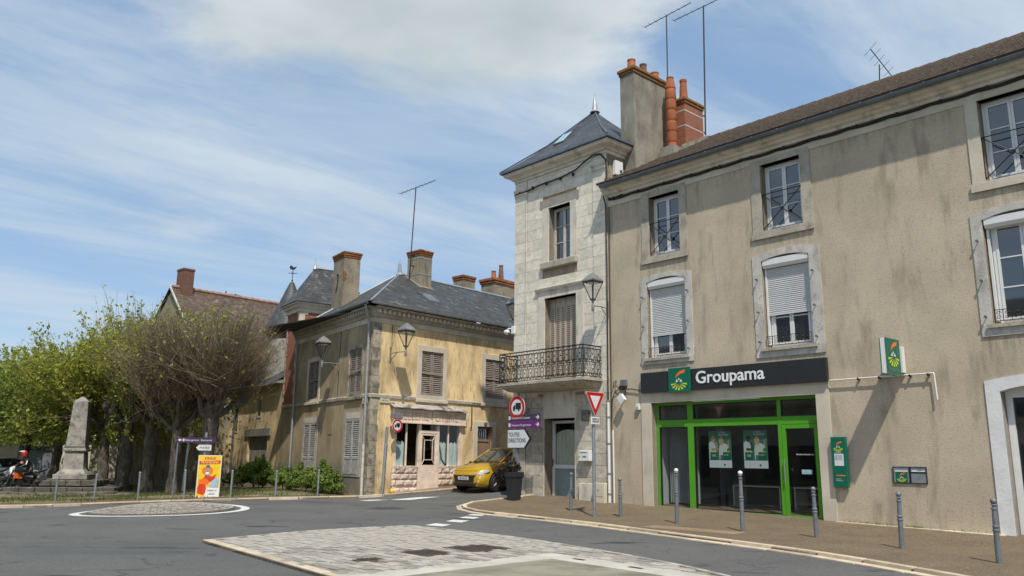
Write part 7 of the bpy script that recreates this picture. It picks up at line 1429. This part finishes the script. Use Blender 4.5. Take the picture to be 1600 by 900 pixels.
# ================================================================== MOTORCYCLES AND RIDERS (front wheel towards -Y)
def motorcycle(label, x, y, rot):
    t = thing('motorcycle', label, 'motorcycle', FW, (x, y, gz(x, y)), rot)
    for yy, nm in ((-.72, 'front_wheel'), (.72, 'rear_wheel')):
        w = MB().tube([(0, yy+.265*math.cos(a), .32+.265*math.sin(a)) for a in [2*math.pi*k/20 for k in range(20)]], .058, 8, closed=True).build(nm, M['tyre'], t, smooth=True); r = MB()
        for k in range(6): a = 2*math.pi*k/6; r.tube([(0, yy, .32), (0, yy+.23*math.cos(a), .32+.23*math.sin(a))], .014, 4)
        r.lathe([(.12, -.03), (.12, -.02)], 14, (0, yy, .32), 'x'); r.lathe([(.05, -.06), (.05, .06)], 10, (0, yy, .32), 'x'); r.build('rim', M['rim'], w)
    fk = MB()
    for s in (-1, 1): fk.tube([(s*.10, -.70, .32), (s*.10, -.45, .98)], .03, 7)
    fk.tube([(-.36, -.36, 1.06), (-.15, -.42, 1.02), (.15, -.42, 1.02), (.36, -.36, 1.06)], .016, 6); fk.build('fork', M['black'], t)
    MB().loft([[(s*w, y_, z_) for s, z_ in ((-1, z0), (-1, z1), (1, z1), (1, z0))] for y_, w, z0, z1 in ((-.42, .10, .78, .95), (-.25, .17, .72, 1.02), (.0, .16, .72, .98), (.18, .10, .74, .86))]).build('tank', M['black'], t, smooth=50)
    MB().loft([[(s*w, y_, z_) for s, z_ in ((-1, z0), (-1, z1), (1, z1), (1, z0))] for y_, w, z0, z1 in ((.10, .10, .74, .83), (.4, .13, .78, .85), (.72, .10, .86, .93), (.95, .04, .95, 1.0))]).build('seat', M['leather'], t, smooth=50)
    eng = MB(); eng.box(-.16, .16, -.28, .22, .30, .66); eng.tube([(.0, -.3, .6), (.12, -.4, .4), (.14, .0, .26), (.15, .6, .34)], .04, 7); eng.tube([(.16, .45, .42), (.18, .85, .62)], [.05, .065], 8); eng.build('engine', M['black'], t)
    MB().loft([[(s*w, y_, z_) for s, z_ in ((-1, z0), (-1, z1), (1, z1), (1, z0))] for y_, w, z0, z1 in ((-.56, .07, .80, .96), (-.52, .11, .76, 1.06), (-.40, .09, .78, 1.12))]).build('headlight_mask', M['white'], t, smooth=50)
    MB().lathe([(.06, -.02), (.05, -.03), (0, -.035)], 10, (0, -.555, .90), 'y').build('headlight', M['headlight'], t)
    fd = MB(); fd.tube([(0, -.72+.34*math.cos(a), .32+.34*math.sin(a)) for a in (.6, 1.1, 1.6, 2.1)], [.05, .06, .06, .045], 6); fd.build('front_mudguard', M['black'], t)
    for s in (-1, 1): MB().loft([[(s*.13, -.45, .62), (s*.15, -.1, .60), (s*.15, -.12, .78), (s*.12, -.42, .86)], [(s*.18, -.45, .62), (s*.19, -.1, .60), (s*.18, -.12, .78), (s*.16, -.42, .86)]]).build('side_fairing', M['moto_orange'], t)
    mi = MB()
    for s in (-1, 1): mi.tube([(s*.3, -.38, 1.06), (s*.34, -.42, 1.22)], .008, 4); mi.lathe([(.05, -.01), (.05, .01)], 8, (s*.36, -.43, 1.24), 'y')
    struct(mi.build('mirrors', M['black'], t), 'stuff'); return t
def rider(label, x, y, rot, helmet):
    t = thing('person', label, 'person', FW, (x, y, gz(x, y)), rot)
    J = {'pel': ((0, .28, .93), .155), 'spi': ((0, .20, 1.10), .145), 'che': ((0, .06, 1.29), .165), 'nek': ((0, -.03, 1.43), .065), 'hed': ((0, -.07, 1.52), .075)}
    E = [('pel', 'spi'), ('spi', 'che'), ('che', 'nek'), ('nek', 'hed')]
    for s, q in ((-1, 'l'), (1, 'r')):
        J.update({'sh'+q: ((s*.19, .02, 1.38), .075), 'el'+q: ((s*.36, -.12, 1.18), .056), 'wr'+q: ((s*.345, -.31, 1.085), .038), 'pa'+q: ((s*.335, -.37, 1.075), .036), 'hi'+q: ((s*.12, .24, .90), .11), 'kn'+q: ((s*.24, -.16, .80), .078), 'an'+q: ((s*.20, .16, .42), .050), 'to'+q: ((s*.21, -.02, .36), .042)})
        E += [('che', 'sh'+q), ('sh'+q, 'el'+q), ('el'+q, 'wr'+q), ('wr'+q, 'pa'+q), ('pel', 'hi'+q), ('hi'+q, 'kn'+q), ('kn'+q, 'an'+q), ('an'+q, 'to'+q)]
    nm = list(J); me = bpy.data.meshes.new('body'); me.from_pydata([J[k][0] for k in nm], [(nm.index(a), nm.index(b)) for a, b in E], []); o = mesh_obj('body', me, M['leather'], t)
    o.modifiers.new('skin', 'SKIN'); o.modifiers.new('sub', 'SUBSURF').levels = 1; o.modifiers['sub'].render_levels = 1
    for i, k in enumerate(nm): me.skin_vertices[0].data[i].radius = (J[k][1], J[k][1]); me.skin_vertices[0].data[i].use_root = (k == 'pel')
    me.materials.clear(); bpy.context.view_layer.update(); m2 = bpy.data.meshes.new_from_object(o.evaluated_get(bpy.context.evaluated_depsgraph_get())); o.modifiers.clear(); o.data = m2; m2.materials.clear(); m2.materials.append(M['leather']); m2.shade_smooth()
    for s in (-1, 1):
        gl = MB()
        for k in range(4): a = s*(.305+k*.022); gl.tube([(a, -.36, 1.09), (a, -.405, 1.085), (a, -.41, 1.06), (a, -.385, 1.045)], [.012, .012, .011, .009], 5)
        gl.tube([(s*.30, -.34, 1.07), (s*.285, -.35, 1.05), (s*.29, -.375, 1.045)], [.013, .012, .010], 5); gl.build('glove', M['leather'], t, smooth=True)
        MB().tube([(s*.28, -.03, 1.34), (s*.375, -.10, 1.20), (s*.375, -.2, 1.14)], [.025, .03, .02], 5).build('sleeve_stripe', M['white'], t)
        MB().loft([[(s*.21-.045, .22, .33), (s*.21+.045, .22, .33), (s*.21+.045, .20, .46), (s*.21-.045, .20, .46)], [(s*.21-.05, -.02, .32), (s*.21+.05, -.02, .32), (s*.21+.045, -.02, .40), (s*.21-.045, -.02, .40)], [(s*.21-.03, -.10, .33), (s*.21+.03, -.10, .33), (s*.21+.03, -.10, .37), (s*.21-.03, -.10, .37)]]).build('boot', M['leather'], t, smooth=40)
    MB().prism([(-.13, 1.22), (.13, 1.22), (.15, 1.32), (-.15, 1.32)], -.135, -.105, 'y').build('chest_panel', M['moto_orange'], t); MB().flat(rect(-.08, .06, 1.26, 1.31), -.137).build('chest_print', M['white'], t)
    h = MB(); pr = [(.0, -.15), (.085, -.145), (.118, -.08), (.135, .02), (.128, .09), (.09, .145), (.045, .165), (0, .17)]; h.lathe(pr, 16, (0, -.08, 1.62)); h = h.build('helmet', M[helmet], t, smooth=True); h.scale = (1, 1.0, 1)
    MB().loft([[(.10*math.sin(a)*1.20, -.08-.128*math.cos(a)*1.10, z) for a in [-1.0+.25*k for k in range(9)]] for z in (1.585, 1.62, 1.655)], cap=False, closed=False).build('visor', M['car_glass'], h)
    MB().prism([(-.16, 1.70), (-.27, 1.735), (-.27, 1.745), (-.10, 1.785)], -.08, .08, 'x').build('peak', M['white'], h)
    return t
rx, ry, rr = -20.95, 35.6, -38
motorcycle('orange and black motorcycle ridden by the person in the red helmet', rx, ry, rr); rider('person in a red helmet and black riding suit with orange chest panel astride the motorcycle', rx, ry, rr, 'helmet_red')
rx, ry, rr = -22.45, 35.2, -38
motorcycle('second motorcycle, cut off by the left edge of the view', rx, ry, rr); rider('person in black riding gear and black helmet at the very left edge', rx, ry, rr, 'leather')

# ================================================================== FAR LEFT BACKGROUND
ph = thing('pale_house', 'pale distant house with a grey garage door seen under the trees behind the rider', 'building', FW, (-42, 64, -.6), rot=24)
wb = MB(); wall_holes(wb, -12, 13, 0, 4.6, [(3.6, 5.6, -.1, 2.6, .2), (-4.0, -2.8, 1.4, 2.8, .2), (8.5, 9.6, 1.3, 2.7, .2)]); wb.box(-12, 13, 6, 6.2, 0, 4.6).box(12.8, 13, .01, 6, 0, 4.6); wb.build('wall', M['limestone'], ph)
MB().box(3.6, 5.6, .1, .15, 0, 2.6).build('garage_door', M['grey_paint'], ph); MB().box(3.4, 5.8, -.04, .0, 2.3, 2.62).build('door_header', M['dark_room'], ph)
for x0, x1 in ((-4.0, -2.8), (8.5, 9.6)): MB().box(x0, x1, .12, .15, 1.3, 2.8).build('window_pane', M['pane'], ph)
roof_faces('roof', M['slate_old'], ph, [((-12.4, -.4, 4.5), (13.4, -.4, 4.5), (13.4, 3.1, 6.6), (-12.4, 3.1, 6.6)), ((13.4, 6.6, 4.5), (-12.4, 6.6, 4.5), (-12.4, 3.1, 6.6), (13.4, 3.1, 6.6))])
fw = thing('rubble_wall', 'pale rubble boundary wall beyond the obelisk', 'wall', FW, (-27.5, 60.5, -.6), rot=30); MB().box(-3, 3.2, 0, .4, 0, 2.9).build('wall', M['surround'], fw); MB().box(-3.05, 3.25, -.05, .45, 2.901, 3.0).build('coping', M['limestone'], fw)
for k, (x, y, h, lb) in enumerate(((-24.6, 43.2, 2.3, 'thin grey post left of the obelisk pedestal'), (-26.6, 45.0, 2.2, 'thin grey post between the obelisk and the grey garage door'), (-18.2, 41.5, 3.4, 'white leaning pole behind the third lime trunk'), (-14.6, 37.0, 3.2, 'white pole seen between the second and third lime trunks'))):
    t = thing('thin_post', lb, 'post', FW, (x, y, gz(x, y))); MB().tube([(0, 0, -.1), (.12 if k > 1 else .02, 0, h)], .05 if k > 1 else .04, 7).build('shaft', M['plastic_white'] if k > 1 else M['grey_paint'], t); MB().lathe([(.055, 0), (.06, .03), (.0, .06)], 7, (.12 if k > 1 else .02, 0, h)).build('post_cap', M['lamp_grey'], t)
t = thing('park_bench', 'dark slatted bench at the foot of the brown wall', 'bench', FL, (-22.5, -1.6, 0)); t.location.z = gz(t.location.x, t.location.y)
for k in range(3): MB().box(-.9, .9, -.2+k*.14, -.09+k*.14, .42, .46).build('seat_slat', M['wood_grey'], t)
MB().box(-.9, .9, .22, .26, .60, .72).build('back_slat', M['wood_grey'], t); MB().box(-.9, .9, .22, .26, .76, .88).build('back_slat', M['wood_grey'], t)
for x in (-.7, .7): l = MB(); l.tube([(x, -.18, -.05), (x, -.18, .42), (x, .22, .42), (x, .28, .9)], .025, 5); l.tube([(x, .22, .42), (x, .25, -.05)], .025, 5); l.build('leg', M['iron'], t)

# row of houses across the square, outside the frame: what the bank's windows mirror
for k, (x0, x1, h, mt, lb) in enumerate(((-36, -22, 8.2, 'limestone', 'cream house with tall windows across the square, left end of the row'), (-21.9, -9, 9.4, 'brown_wall', 'brown house across the square, middle of the row'), (-8.9, 6, 8.6, 'garage_render', 'ochre house across the square, right end of the row'))):
    t = thing('opposite_house', lb, 'building', FA, (x0, -29, -.3)); w_ = x1-x0; hs = [(a, a+1.1, z, z+hh) for a in [1.2+2.6*q for q in range(int((w_-1.5)/2.6))] for z, hh in ((.6, 2.2), (4.2, 1.9))]
    mb = MB(); wall_holes(mb, 0, w_, -1, h, hs, .2); mb.v = [(w_-v[0], -v[1], v[2]) for v in mb.v]; mb.box(0, .3, -7.8, -.01, -1, h).box(w_-.3, w_, -7.8, -.01, -1, h).box(.3, w_-.3, -8, -7.8, -1, h); mb.build('wall', M[mt], t)
    for q in hs: MB().box(w_-q[1], w_-q[0], -.2, -.16, q[2], q[3]).build('window_pane', M['pane'], t)
    roof_faces('roof', M['slate_old'], t, [((w_+.2, .4, h-.1), (-.2, .4, h-.1), (-.2, -4, h+2.6), (w_+.2, -4, h+2.6)), ((-.2, -8.3, h-.1), (w_+.2, -8.3, h-.1), (w_+.2, -4, h+2.6), (-.2, -4, h+2.6))])
